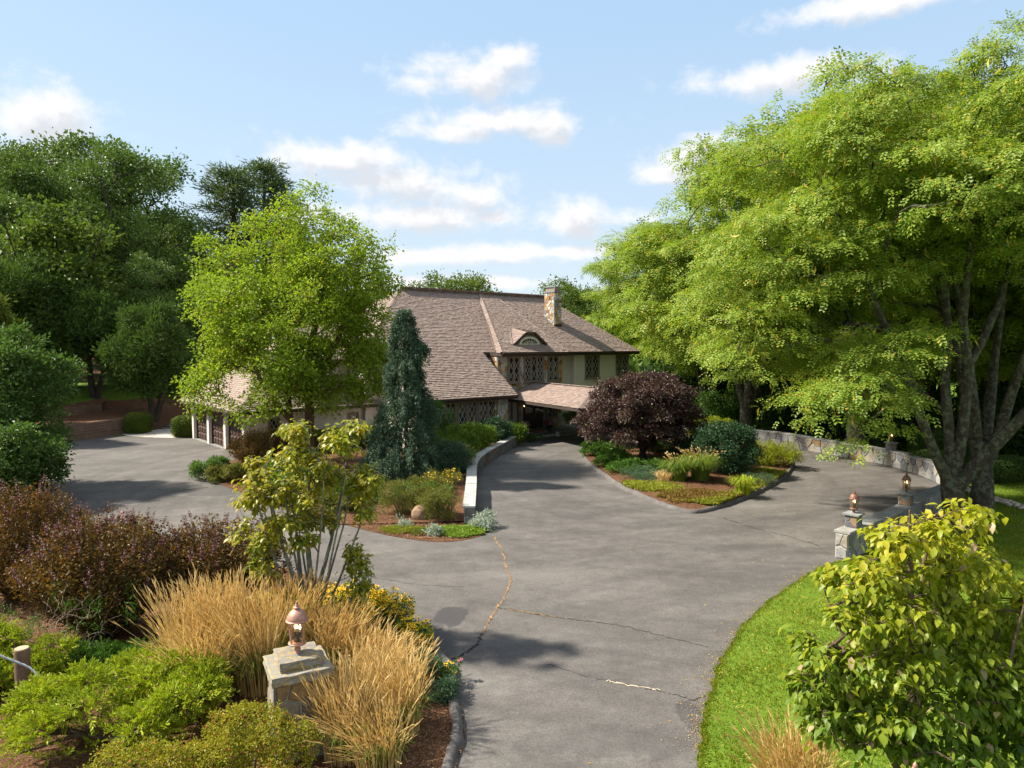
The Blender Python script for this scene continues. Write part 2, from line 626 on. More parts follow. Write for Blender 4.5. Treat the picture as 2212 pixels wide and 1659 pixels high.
def asphalt_mat():
    m, k, b, o = new_mat('worn_asphalt')
    co = worldco(k)
    sxy = k.n('ShaderNodeSeparateXYZ')
    k.put(sxy.inputs[0], co)
    big = k.noise(co, .16, 4, .55)
    # sweeping tyre and seal-coat streaks along the lanes
    rot = k.n('ShaderNodeVectorRotate', rotation_type='Z_AXIS')
    k.put(rot.inputs['Vector'], k.v('ADD', co, k.v('MULTIPLY', (2.2, 2.2, 0), k.noise(co, .09, 2))))
    rot.inputs['Angle'].default_value = -.35
    st1 = k.noise(k.v('MULTIPLY', rot.outputs[0], (.16, .8, 1)), .8, 6, .6, .5)
    st2 = k.noise(k.v('MULTIPLY', co, (.7, 1.2, 1)), .9, 7, .66, .6)
    mott = k.noise(co, 2.6, 6, .66)
    spots = k.noise(co, 7.0, 4, .7)
    fine = k.noise(co, 95.0, 2, .7)
    grit = k.n('ShaderNodeTexVoronoi')
    k.put(grit.inputs['Vector'], co)
    grit.inputs['Scale'].default_value = 55.0
    gx = k.n('ShaderNodeSeparateXYZ')
    k.put(gx.inputs[0], grit.outputs['Color'])
    f = k.m('ADD', k.m('MULTIPLY', big, .22), k.m('ADD', k.m('MULTIPLY', st1, .34), k.m('ADD', k.m('MULTIPLY', st2, .22), k.m('MULTIPLY', mott, .22))))
    col = k.ramp(f, [(.33, (.050, .045, .043)), (.46, (.088, .081, .077)), (.55, (.120, .111, .104)), (.68, (.165, .154, .143))])
    # wheel-polished lanes that sweep round the island
    isl = k.v('SUBTRACT', co, (8.5, 33.0, 0))
    sp = k.n('ShaderNodeSeparateXYZ')
    k.put(sp.inputs[0], isl)
    pol = k.n('ShaderNodeCombineXYZ')
    k.put(pol.inputs[0], k.m('MULTIPLY', k.v('LENGTH', isl), .55))
    k.put(pol.inputs[1], k.m('MULTIPLY', k.m('ARCTAN2', sp.outputs[0], sp.outputs[1]), 1.1))
    lane = k.noise(pol.outputs[0], 1.6, 5, .6, .35)
    col = k.mix(.55, col, k.ramp(lane, [(.36, .72), (.5, 1.0), (.64, 1.22)]), 'MULTIPLY')
    g2 = k.m('ADD', k.m('MULTIPLY', gx.outputs[0], .5), k.m('MULTIPLY', fine, .5))
    col = k.mix(.85, col, k.ramp(g2, [(.2, .66), (.5, .98), (.82, 1.35)]), 'MULTIPLY')
    col = k.mix(k.m('MULTIPLY', k.smooth(spots, .66, .74), .25), col, (.06, .055, .055))
    rough_in = .82
    # damp stains and broader darker blots, all with ragged outlines
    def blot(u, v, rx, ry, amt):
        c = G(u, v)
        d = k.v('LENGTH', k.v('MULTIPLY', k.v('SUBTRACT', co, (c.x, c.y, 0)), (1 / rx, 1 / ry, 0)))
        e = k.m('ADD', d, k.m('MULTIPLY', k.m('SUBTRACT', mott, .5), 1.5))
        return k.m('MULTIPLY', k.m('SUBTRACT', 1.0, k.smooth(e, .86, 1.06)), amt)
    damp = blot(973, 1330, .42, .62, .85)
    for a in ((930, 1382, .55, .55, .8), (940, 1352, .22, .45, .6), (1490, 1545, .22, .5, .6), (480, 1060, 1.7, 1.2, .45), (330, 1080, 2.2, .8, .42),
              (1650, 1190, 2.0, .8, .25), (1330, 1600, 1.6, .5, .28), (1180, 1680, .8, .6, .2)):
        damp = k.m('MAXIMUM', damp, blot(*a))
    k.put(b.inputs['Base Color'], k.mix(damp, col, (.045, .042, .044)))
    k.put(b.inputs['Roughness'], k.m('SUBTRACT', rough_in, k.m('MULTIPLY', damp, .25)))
    b.inputs['Specular IOR Level'].default_value = .35
    bump(k, b, k.m('ADD', gx.outputs[0], fine), .35, .006)
    return m
def stone_mat(name, cols, fine=9.0, lichen=None):
    m, k, b, o = new_mat(name)
    co = worldco(k)
    rnd = k.n('ShaderNodeObjectInfo').outputs['Random']
    n1, n2 = k.noise(co, fine, 6, .65), k.noise(co, 70.0, 3, .6)
    base = k.ramp(rnd, [(i / len(cols), c) for i, c in enumerate(cols)], 'CONSTANT')
    f = k.m('ADD', k.m('MULTIPLY', n1, .7), k.m('MULTIPLY', n2, .3))
    col = k.mix(1.0, base, k.ramp(f, [(.28, .55), (.5, 1.0), (.72, 1.42)]), 'MULTIPLY')
    rust = k.smooth(k.noise(k.v('ADD', co, k.v('MULTIPLY', (40, 40, 40), rnd)), 3.5, 4, .6), .55, .68)
    col = k.mix(k.m('MULTIPLY', rust, .22), col, (.25, .115, .03))
    if lichen:
        col = k.mix(k.m('MULTIPLY', k.smooth(k.noise(co, 11.0, 6, .72), .50, .60), .75), col, lichen)
    k.put(b.inputs['Base Color'], col)
    b.inputs['Roughness'].default_value = .85
    b.inputs['Specular IOR Level'].default_value = .25
    bump(k, b, f, .7, .03)
    return m
M = {}
M['ground'], M['mulch'], M['asphalt'] = ground_mat(), mulch_mat(), asphalt_mat()
GR = (.22, .225, .235)
M['wall_stone'] = stone_mat('wall_stone', [(.17, .175, .19), (.25, .245, .24), (.21, .19, .165), (.30, .29, .27), (.26, .165, .09), (.13, .135, .15), (.28, .215, .14), (.20, .20, .20), (.27, .24, .20), (.15, .14, .14), (.24, .235, .23), (.19, .185, .18), (.28, .26, .235)])
M['dark_stone'] = stone_mat('dark_stone', [(.10, .105, .12), (.15, .15, .155), (.19, .17, .14), (.12, .12, .13), (.22, .15, .09), (.16, .165, .17)])
M['house_stone'] = stone_mat('house_stone', [(.42, .41, .39), (.30, .31, .32), (.34, .17, .05), (.47, .45, .41), (.40, .24, .085), (.20, .205, .22), (.38, .35, .30), (.24, .12, .055), (.45, .42, .36), (.28, .28, .28), (.42, .28, .12)])
M['cap'] = stone_mat('bluestone_cap', [(.23, .24, .24), (.20, .21, .215), (.26, .255, .24), (.215, .22, .215)], 5.0)
M['pillar_cap'] = stone_mat('granite_cap', [(.20, .19, .175), (.23, .22, .20)], 8.0, (.38, .27, .08))
M['pillar_stone'] = stone_mat('pillar_stone', [(.20, .195, .19), (.26, .17, .09), (.16, .155, .155), (.24, .215, .18), (.30, .19, .09), (.19, .18, .165)], 7.0)
M['pale_cap'] = stone_mat('pale_cap', [(.36, .36, .35), (.33, .335, .335), (.39, .38, .36)], 5.0)
M['mortar'] = plain('pale_mortar', (.50, .48, .45), .95, .12, 8, bmp=.3, world=True)
M['kerb'] = plain('asphalt_kerb', (.105, .098, .095), .88, .32, 2.5, bmp=.8, world=True, fine=38)
M['timber'] = plain('weathered_timber', (.17, .11, .08), .85, .35, 1.6, bmp=.6, world=True, fine=22)

# ---------------------------------------------------------------- terrain
def ss(x, a, b):
    t = np.clip((x - a) / (b - a), 0, 1)
    return t * t * (3 - 2 * t)
def rise(x, y):
    s = (np.asarray(x) + 27.5) * -.95 + (np.asarray(y) - 47.5) * .30
    h = 2.5 * ss(s, 0, 9) + np.clip(s - 9, 0, 60) * .045
    return h, s
def ground_z(x, y):
    return float(rise(x, y)[0]) - .02
def axis(lo, hi, step, far):
    a = np.arange(lo, hi + .01, step)
    ext = np.array([8, 20, 45, 90, 170, 300, far])
    return np.concatenate([(lo - ext)[::-1], a, hi + ext])
gx_, gy_ = axis(-62, 46, .9, 700), axis(-12, 92, .9, 900)
XX, YY = np.meshgrid(gx_, gy_, indexing='ij')
ZZ, SS = rise(XX, YY)
ZZ = ZZ - .02 + np.where(SS > 1, .06 * np.sin(XX * .8) * np.cos(YY * .7), 0)
nx, ny = XX.shape
ii, jj = np.meshgrid(np.arange(nx - 1), np.arange(ny - 1), indexing='ij')
q = (ii * ny + jj).ravel()
me = mesh_np('ground', np.stack([XX, YY, ZZ], -1).reshape(-1, 3), [np.stack([q, q + ny, q + ny + 1, q + 1], 1)], True)
at = me.attributes.new('mulch', 'FLOAT', 'POINT')
mul = ss(SS, -.5, .5) * (1 - ss(SS, 5.5, 6.5)) * (YY > 20) * (YY < 75)
mul = np.maximum(mul, ((SS > -6) & (SS <= .5) & (YY > 49) & (YY < 60)) * 1.0)
mul = np.maximum(mul, (SS > 16) * 1.0)                              # leaf litter under the wood
at.data.foreach_set('value', mul.ravel().astype(np.float32))
struct(obj('ground', me, M['ground']))

# ---------------------------------------------------------------- driveway
WALL_IN = [Vector((5.0, 50.7, 0)), Vector((9.45, 48.9, 0)), Vector((12.2, 47.0, 0)), G(1600, 953), G(1680, 962), G(1760, 977), G(1850, 993), G(1917, 1006), G(1975, 1023), Vector((19.2, 31.6, 0)),
           Vector((18.5, 29.2, 0)), Vector((17.0, 27.2, 0)), Vector((14.9, 25.3, 0)), Vector((13.2, 23.55, 0)), Vector((9.45, 20.15, 0))]
LEFT_WALL = [G(1023.6, 1131.5), G(1027, 1077), G(1029, 1030), G(1043, 1009), G(1068.6, 991), G(1098, 973.5), G(1117, 962)]
BED_EDGE = [(985, 1659), (1004, 1590), (992, 1510), (984, 1445), (940, 1392), (880, 1335), (800, 1292), (720, 1262), (600, 1226), (480, 1192), (350, 1160), (200, 1128), (60, 1104), (-80, 1075)]
MID_EDGE = [(522, 990), (475, 1003), (457, 1022), (478, 1046), (550, 1073), (640, 1101), (720, 1126), (800, 1148), (880, 1164), (960, 1171), (1030, 1161), (1060, 1144), (1048, 1134)]
LAWN_EDGE = [(1862, 1212), (1825, 1210), (1785, 1221), (1740, 1243), (1690, 1275), (1640, 1314), (1600, 1357), (1572, 1400), (1550, 1442), (1533, 1490), (1521, 1540), (1512, 1590), (1507, 1659)]
bed_edge = catmull([G(*p) for p in [(940, 1900)] + BED_EDGE], 5, False)
mid_edge = catmull([G(*p) for p in MID_EDGE], 5, False)
lawn_edge = catmull([G(*p) for p in LAWN_EDGE + [(1500, 1900)]], 5, False)
lawn_edge = [p + Vector((rng.normal() * .025, rng.normal() * .02, 0)) for p in lawn_edge]
wall_in = catmull(WALL_IN, 6, False)
left_wall = catmull(LEFT_WALL, 6, False)
garage_far, garage_near = Vector((-20.85, 46.55, 0)), Vector((-14.9, 38.7, 0))
drive = [Vector((-1.2, -6, 0))] + bed_edge + [Vector((-34, 34, 0)), Vector((-31, 40, 0)), Vector((-28.2, 45.3, 0)), Vector((-27.45, 47.7, 0)), Vector((-25.6, 47.2, 0)), Vector((-23, 46.4, 0)), garage_far + Vector((.3, .4, 0)), garage_near + Vector((.35, .45, 0)),
        Vector((-12.5, 39.2, 0))] + mid_edge + left_wall + [G(1143, 948), G(1188, 945), G(1211, 942), G(1251, 937)] + wall_in + lawn_edge + [Vector((2.6, -6, 0))]
drive = [Vector((p.x, p.y, 0)) for p in drive]
mb = MB()
mb.add(drive, [tuple(range(len(drive)))[::-1]])
dme = mb.mesh('driveway')
if dme.polygons[0].normal.z < 0:
    dme.flip_normals()
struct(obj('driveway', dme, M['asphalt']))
M['sand'] = plain('sandy_grit', (.27, .215, .155), .95, .4, 3, world=True, fine=30)

def strip(path, w, z, jit=0.0):
    V, Fc = [], []
    for i, p in enumerate(path):
        a = path[max(i - 1, 0)]
        c = path[min(i + 1, len(path) - 1)]
        t = (c - a).normalized()
        n_ = Vector((-t.y, t.x, 0))
        ww = w * (1 + jit * rng.normal())
        V += [p + n_ * ww / 2 + Vector((0, 0, z)), p - n_ * ww / 2 + Vector((0, 0, z))]
        if i:
            Fc.append((2 * i - 2, 2 * i - 1, 2 * i + 1, 2 * i))
    return V, Fc
crk = plain('leaf_filled_crack', (.20, .125, .065), .95, .55, 5, world=True, fine=30)
crd = plain('open_crack', (.022, .02, .02), .95, .3, 5, world=True)
crp = plain('pale_crack_filler', (.42, .36, .27), .95, .4, 6, world=True)
CRACKS = [([(1066, 1160), (1084, 1188), (1094, 1225), (1102, 1256), (1090, 1288), (1074, 1312), (1060, 1338), (1042, 1368)], .045, crk),
          ([(1042, 1368), (1030, 1391), (1006, 1411), (972, 1426)], .045, crd),
          ([(1074, 1312), (1150, 1325), (1240, 1339), (1330, 1350), (1430, 1373), (1530, 1399)], .022, crd),
          ([(1090, 1315), (1160, 1327), (1225, 1337)], .03, crk),
          ([(1185, 1436), (1275, 1463), (1370, 1481), (1440, 1497), (1500, 1514)], .016, crd),
          ([(1310, 1471), (1370, 1482), (1425, 1492)], .034, crp),
          ([(1500, 1514), (1524, 1504)], .02, crd),
          ([(1560, 1118), (1620, 1138), (1700, 1158), (1772, 1180)], .03, crd),
          ([(1100, 1165), (1190, 1168), (1280, 1160)], .02, crd),
          ([(300, 1085), (380, 1062), (520, 1045)], .03, crd),
          ([(760, 1240), (900, 1262), (1000, 1268)], .016, crd),
          ([(1034, 1057), (1130, 1058), (1240, 1055)], .02, crd)]
for pts, wd, mt in CRACKS:
    base = catmull([G(*p) for p in pts], 14, False)
    pth = [p + Vector((rng.normal() * .022, rng.normal() * .022, 0)) for p in base]
    V, Fc = strip(pth, wd, .004 if mt is crd else .008, .45)
    struct(MB().add(V, Fc).build('driveway_crack', mt))

def kerb(name, path, closed, w=.20, h=.14, inward=1):
    prof = [(0, -.01), (.02, .06), (.07, .12), (w * .55, h), (w * .85, h * .93), (w, h * .6), (w, -.01)]
    V, Fc, n = [], [], len(path)
    for i, p in enumerate(path):
        a = path[(i - 1) % n] if closed or i else p
        c = path[(i + 1) % n] if closed or i < n - 1 else p
        t = (c - a).normalized()
        nn = Vector((-t.y, t.x, 0)) * inward
        hh = 1 + .10 * math.sin(i * 1.7) * math.sin(i * .61) + .05 * rng.normal()
        for (d, z) in prof:
            V.append(p + nn * (d + .012 * rng.normal()) + Vector((0, 0, z * hh)))
    k = len(prof)
    for i in range(n if closed else n - 1):
        j = (i + 1) % n
        for r_ in range(k - 1):
            Fc.append((i * k + r_, j * k + r_, j * k + r_ + 1, i * k + r_ + 1))
    if not closed:
        Fc += [tuple(range(k)), tuple(range((n - 1) * k, n * k))]
    me = MB().add(V, Fc).mesh(name, True)
    o = struct(obj(name, me, M['kerb']))
    return o
ISLAND = [(1254, 968), (1258, 990), (1276, 1010), (1304, 1030), (1340, 1055), (1380, 1073), (1425, 1092), (1470, 1106), (1502, 1110), (1540, 1104), (1600, 1084), (1660, 1058), (1700, 1032), (1716, 1008), (1706, 988), (1660, 968), (1590, 955), (1500, 950), (1400, 950), (1300, 952)]
island = catmull([G(*p) for p in ISLAND], 6, True)
def area2(p):
    return sum(p[i].x * p[(i + 1) % len(p)].y - p[(i + 1) % len(p)].x * p[i].y for i in range(len(p)))
if area2(island) < 0:
    island.reverse()
kerb('island_kerb', island, True)
def inset(path, d):
    n, out = len(path), []
    for i, p in enumerate(path):
        t = (path[(i + 1) % n] - path[(i - 1) % n]).normalized()
        out.append(p + Vector((-t.y, t.x, 0)) * d)
    return out
isl_in = inset(island, .13)
def mound(name, path, z0, z1, mat, rings=4, noise=.02):
    """a bed of soil: outline path raised gently to its middle"""
    c = sum(path, Vector()) / len(path)
    V, Fc, n = [], [], len(path)
    for r_ in range(rings):
        f = 1 - r_ / rings
        z = z0 + (z1 - z0) * (1 - f * f)
        V += [c + (p - c) * f + Vector((0, 0, z + (rng.normal() * noise if r_ else 0))) for p in path]
    V.append(c + Vector((0, 0, z1)))
    for r_ in range(rings - 1):
        for i in range(n):
            j = (i + 1) % n
            Fc.append((r_ * n + i, r_ * n + j, (r_ + 1) * n + j, (r_ + 1) * n + i))
    b0 = (rings - 1) * n
    Fc += [(b0 + i, b0 + (i + 1) % n, len(V) - 1) for i in range(n)]
    me = MB().add(V, Fc).mesh(name, True)
    return struct(obj(name, me, mat))
mound('island_bed', isl_in, .10, .34, M['mulch'])

# foreground bed: left of the drive, out past the frame
fb = [Vector((p.x, p.y, .035)) for p in bed_edge]
fb = [Vector((-1.2, -4, .035))] + fb + [Vector((-36, 30, .035)), Vector((-36, -4, .035))]
me = MB().add(fb, [tuple(range(len(fb)))]).mesh('planting_bed')
if me.polygons[0].normal.z < 0:
    me.flip_normals()
struct(obj('planting_bed', me, M['mulch']))
kp = [p.copy() for p in catmull([Vector((-1.15, 4, 0))] + [G(*p) for p in [(940, 1900)] + BED_EDGE[:5]], 7, False)]
kerb('bed_kerb', kp, False, .2, .13, 1)
# middle bed between the two arms of the drive
mid = mid_edge + [p + Vector((-.16, 0, 0)) for p in left_wall] + [Vector((1.0, 46.5, 0)), Vector((-8, 45, 0)), Vector((-12.6, 40.6, 0))]
mid = [Vector((p.x, p.y, .012)) for p in mid]
me = MB().add(mid, [tuple(range(len(mid)))]).mesh('middle_bed')
if me.polygons[0].normal.z < 0:
    me.flip_normals()
struct(obj('middle_bed', me, M['mulch']))
# raised soil behind the curved wall
V, Fc = [], []
for i, p in enumerate(left_wall):
    a, c = left_wall[max(i - 1, 0)], left_wall[min(i + 1, len(left_wall) - 1)]
    t = (c - a).normalized()
    nn = Vector((-t.y, t.x, 0))
    g_ = ss(i, 3, 14)
    for d, z in ((.18, .12 + .38 * g_), (1.6, .08 + .42 * g_), (3.4, .05 + .3 * g_), (5.2, .02)):
        V.append(p + nn * d + Vector((0, 0, float(z))))
    if i:
        for j in range(3):
            Fc.append((4 * i - 4 + j, 4 * i + j, 4 * i + j + 1, 4 * i - 3 + j))
struct(obj('raised_bed', MB().add(V, Fc).mesh('raised_bed', True), M['mulch']))

# ---------------------------------------------------------------- stonework
def clip_poly(poly, nx_, ny_, c):
    out, n = [], len(poly)
    for i in range(n):
        a, b_ = poly[i], poly[(i + 1) % n]
        da, db = a[0] * nx_ + a[1] * ny_ - c, b_[0] * nx_ + b_[1] * ny_ - c
        if da <= 0:
            out.append(a)
        if (da < 0 < db) or (db < 0 < da):
            t = da / (da - db)
            out.append((a[0] + (b_[0] - a[0]) * t, a[1] + (b_[1] - a[1]) * t))
    return out
def parea(p):
    return .5 * sum(p[i][0] * p[(i + 1) % len(p)][1] - p[(i + 1) % len(p)][0] * p[i][1] for i in range(len(p)))
def cells(S, H, size, r, aspect=1.25, holes=()):
    sw, sh = size * aspect, size / aspect ** .5
    nx2, ny2 = max(1, round(S / sw)), max(1, round(H / sh))
    seeds = []
    for j in range(ny2):
        for i in range(nx2 + (j % 2)):
            seeds.append(((i + .5 - .5 * (j % 2) + r.uniform(-.36, .36)) * S / nx2, (j + .5 + r.uniform(-.34, .34)) * H / ny2))
    out = []
    for i, a in enumerate(seeds):
        poly = [(0, 0), (S, 0), (S, H), (0, H)]
        for j, b_ in enumerate(seeds):
            if i == j or abs(a[0] - b_[0]) > 3 * sw or abs(a[1] - b_[1]) > 3 * sh:
                continue
            nx_, ny_ = b_[0] - a[0], b_[1] - a[1]
            poly = clip_poly(poly, nx_, ny_, (b_[0] ** 2 + b_[1] ** 2 - a[0] ** 2 - a[1] ** 2) / 2)
            if len(poly) < 3:
                break
        if len(poly) < 3 or parea(poly) < .15 * size * size:
            continue
        for (s0, h0, s1, h1) in holes:
            xs, ys = [p[0] for p in poly], [p[1] for p in poly]
            if max(xs) <= s0 or min(xs) >= s1 or max(ys) <= h0 or min(ys) >= h1:
                continue
            best = []
            for nx_, ny_, c in ((1, 0, s0), (-1, 0, -s1), (0, 1, h0), (0, -1, -h1)):
                q_ = clip_poly(poly, nx_, ny_, c)
                if len(q_) >= 3 and (not best or parea(q_) > parea(best)):
                    best = q_
            poly = best
            if len(poly) < 3:
                break
        if len(poly) >= 3 and parea(poly) > .12 * size * size:
            out.append(poly)
    return out
def stones(parent, mapper, S, H, size, mat, r, name='stone', gap=.019, depth=.042, aspect=1.25, holes=(), n_max=300):
    """one object per stone; mapper(s, h, d) -> point in the parent's space"""
    made = []
    for poly in cells(S, H, size, r, aspect, holes)[:n_max]:
        cx_, cy_ = sum(p[0] for p in poly) / len(poly), sum(p[1] for p in poly) / len(poly)
        dd = depth * r.uniform(.6, 1.35)
        c = Vector(mapper(cx_, cy_, 0))
        V, n = [], len(poly)
        for ring, (ins, d) in enumerate(((gap, -.012), (gap, dd * .55), (gap + .022, dd))):
            for x, y in poly:
                l = math.hypot(x - cx_, y - cy_)
                f = max(.35, 1 - ins / max(l, .02) * 1.15)
                jx, jy = (r.uniform(-.008, .008), r.uniform(-.008, .008)) if ring else (0, 0)
                V.append(Vector(mapper(cx_ + (x - cx_) * f + jx, cy_ + (y - cy_) * f + jy, d + (r.uniform(-.008, .008) if ring == 2 else 0))) - c)
        Fc = [tuple(range(2 * n, 3 * n))]
        for q_ in range(2):
            Fc += [(q_ * n + i, q_ * n + (i + 1) % n, (q_ + 1) * n + (i + 1) % n, (q_ + 1) * n + i) for i in range(n)]
        made.append(MB().add(V, Fc).build(name, mat, parent, loc=c))
    return made
class Path:
    def __init__(s, pts):
        s.p = [Vector((p.x, p.y, 0)) for p in pts]
        s.cum = [0.0]
        for a, b_ in zip(s.p, s.p[1:]):
            s.cum.append(s.cum[-1] + (b_ - a).length)
        s.L = s.cum[-1]
    def at(s, x):
        x = min(max(x, 0), s.L)
        i = min(max(np.searchsorted(s.cum, x) - 1, 0), len(s.p) - 2)
        f = (x - s.cum[i]) / max(s.cum[i + 1] - s.cum[i], 1e-6)
        t0 = (s.p[min(i + 1, len(s.p) - 1)] - s.p[max(i - 1, 0)]).normalized()
        t1 = (s.p[min(i + 2, len(s.p) - 1)] - s.p[i]).normalized()
        t = (t0 * (1 - f) + t1 * f).normalized()
        return s.p[i].lerp(s.p[i + 1], f), Vector((-t.y, t.x, 0))
def stone_wall(label, path, height, thick, side, faces, size, mat, seed, capname='capstone', cap_over=.05, core_h=None, ends=(), capm=None):
    """path is the face on the drive; the wall's body lies on `side` (+1 left, -1 right) of it"""
    r = np.random.default_rng(seed)
    root = thing('stone_wall', label, 'wall', path.p[0])
    o = path.p[0]
    V, Fc = [], []
    step = int(path.L / .35) + 1
    for i in range(step + 1):
        p, n_ = path.at(path.L * i / step)
        a, b_ = p - o, p + n_ * side * thick - o
        V += [a - Vector((0, 0, .1)), b_ - Vector((0, 0, .1)), b_ + Vector((0, 0, height)), a + Vector((0, 0, height))]
        if i:
            Fc += [(4 * i - 4 + j, 4 * i - 4 + (j + 1) % 4, 4 * i + (j + 1) % 4, 4 * i + j) for j in range(4)]
    Fc += [(0, 1, 2, 3), tuple(4 * step + j for j in (3, 2, 1, 0))]
    MB().add(V, Fc).build('mortar_core', M['mortar'], root)
    for which, s0, s1 in faces:
        def mp(s_, h_, d_, which=which, s0=s0):
            p, n_ = path.at(s0 + s_)
            base = p - o if which == 'in' else p + n_ * side * thick - o
            return base - n_ * side * (d_ if which == 'in' else -d_) + Vector((0, 0, h_))
        stones(root, mp, s1 - s0, height, size, mat, r)
    for e in ends:
        p, n_ = path.at(0 if e == 0 else path.L)
        t = Vector((n_.y, -n_.x, 0)) * (-1 if e == 0 else 1)
        def me_(s_, h_, d_, p=p, n_=n_, t=t):
            return p - o + n_ * side * s_ + t * d_ + Vector((0, 0, h_))
        stones(root, me_, thick, height, size * .8, mat, r, aspect=1.0)
    s_ = -.04
    while s_ < path.L:
        l = r.uniform(.95, 1.6)
        e_ = min(s_ + l, path.L + .04)
        V, k = [], 4
        for i in range(k):
            p, n_ = path.at(s_ + (e_ - s_ - .012) * i / (k - 1))
            t = Vector((n_.y, -n_.x, 0))
            ex = t * ((s_ + (e_ - s_ - .012) * i / (k - 1)) - min(max(s_ + (e_ - s_ - .012) * i / (k - 1), 0), path.L))
            a, b_ = p - n_ * side * cap_over - o + ex, p + n_ * side * (thick + cap_over) - o + ex
            zz = height + .002
            V += [a + Vector((0, 0, zz)), b_ + Vector((0, 0, zz)), b_ + Vector((0, 0, zz + .065)), a + Vector((0, 0, zz + .065))]
        c = sum(V, Vector()) / len(V)
        Fc = []
        for i in range(1, k):
            Fc += [(4 * i - 4 + j, 4 * i - 4 + (j + 1) % 4, 4 * i + (j + 1) % 4, 4 * i + j) for j in range(4)]
        Fc += [(0, 1, 2, 3), tuple(4 * (k - 1) + j for j in (3, 2, 1, 0))]
        tilt = r.normal() * .004
        MB().add([v - c for v in V], Fc).build(capname, capm or M['cap'], root, loc=c + Vector((0, 0, tilt + .004)))
        s_ = e_
    return root
rp = Path(wall_in)
# the near run begins where the wall has bent round past the big tree
near0 = rp.L - 9.2
right_wall = stone_wall('long curving fieldstone wall round the far right side of the drive, tan and grey stones', rp, .74, .36, 1, [('in', 6.0, rp.L - 11.5), ('out', near0, rp.L)], .46, M['wall_stone'], 5, ends=(1,))
lp = Path(left_wall)
left_wall_o = stone_wall('low curved stone wall with pale flat cap beside the bed under the house windows', lp, .56, .34, 1, [('in', 0, lp.L)], .36, M['dark_stone'], 6, ends=(0,), capm=M['pale_cap'])
# ---------------------------------------------------------------- lanterns
def metal(name, col, rough=.55):
    m, k, b, o = new_mat(name)
    co = objco(k)
    f = k.noise(co, 14, 5, .65)
    k.put(b.inputs['Base Color'], k.ramp(f, [(.3, tuple(c * .72 for c in col)), (.7, tuple(c * 1.25 for c in col))]))
    b.inputs['Metallic'].default_value = .25
    b.inputs['Roughness'].default_value = rough
    return m
M['copper'] = metal('sunlit_copper', (.40, .215, .165))  # lantern metal with the pink of sunlight put into its colour
M['rust'] = metal('shaded_copper', (.20, .095, .065))  # same lantern metal, darkened so the colour carries the shade
M['black'] = plain('black_iron', (.02, .02, .022), .6, .1)
def glass_mat(name, tint, mixf):
    m, k, b, o = new_mat(name)
    b.inputs['Base Color'].default_value = (*[t * .35 for t in tint], 1)
    b.inputs['Roughness'].default_value = .12
    co = objco(k)
    bump(k, b, k.noise(co, 26, 2), .5, .02)
    tr = k.n('ShaderNodeBsdfTransparent')
    tr.inputs[0].default_value = (*tint, 1)
    mx = k.n('ShaderNodeMixShader')
    mx.inputs[0].default_value = mixf
    k.put(mx.inputs[1], tr.outputs[0])
    k.put(mx.inputs[2], b.outputs[0])
    k.put(o.inputs[0], mx.outputs[0])
    return m
M['seeded_glass'] = glass_mat('seeded_glass', (.86, .77, .60), .22)
def emit(name, col, s):
    m, k, b, o = new_mat(name)
    b.inputs['Base Color'].default_value = (*col, 1)
    b.inputs['Emission Color'].default_value = (*col, 1)
    b.inputs['Emission Strength'].default_value = s
    return m
M['flame'] = emit('lit_bulb', (1.0, .80, .48), 5.0)
M['candle'] = plain('candle_sleeve', (.75, .72, .65), .5, .05)
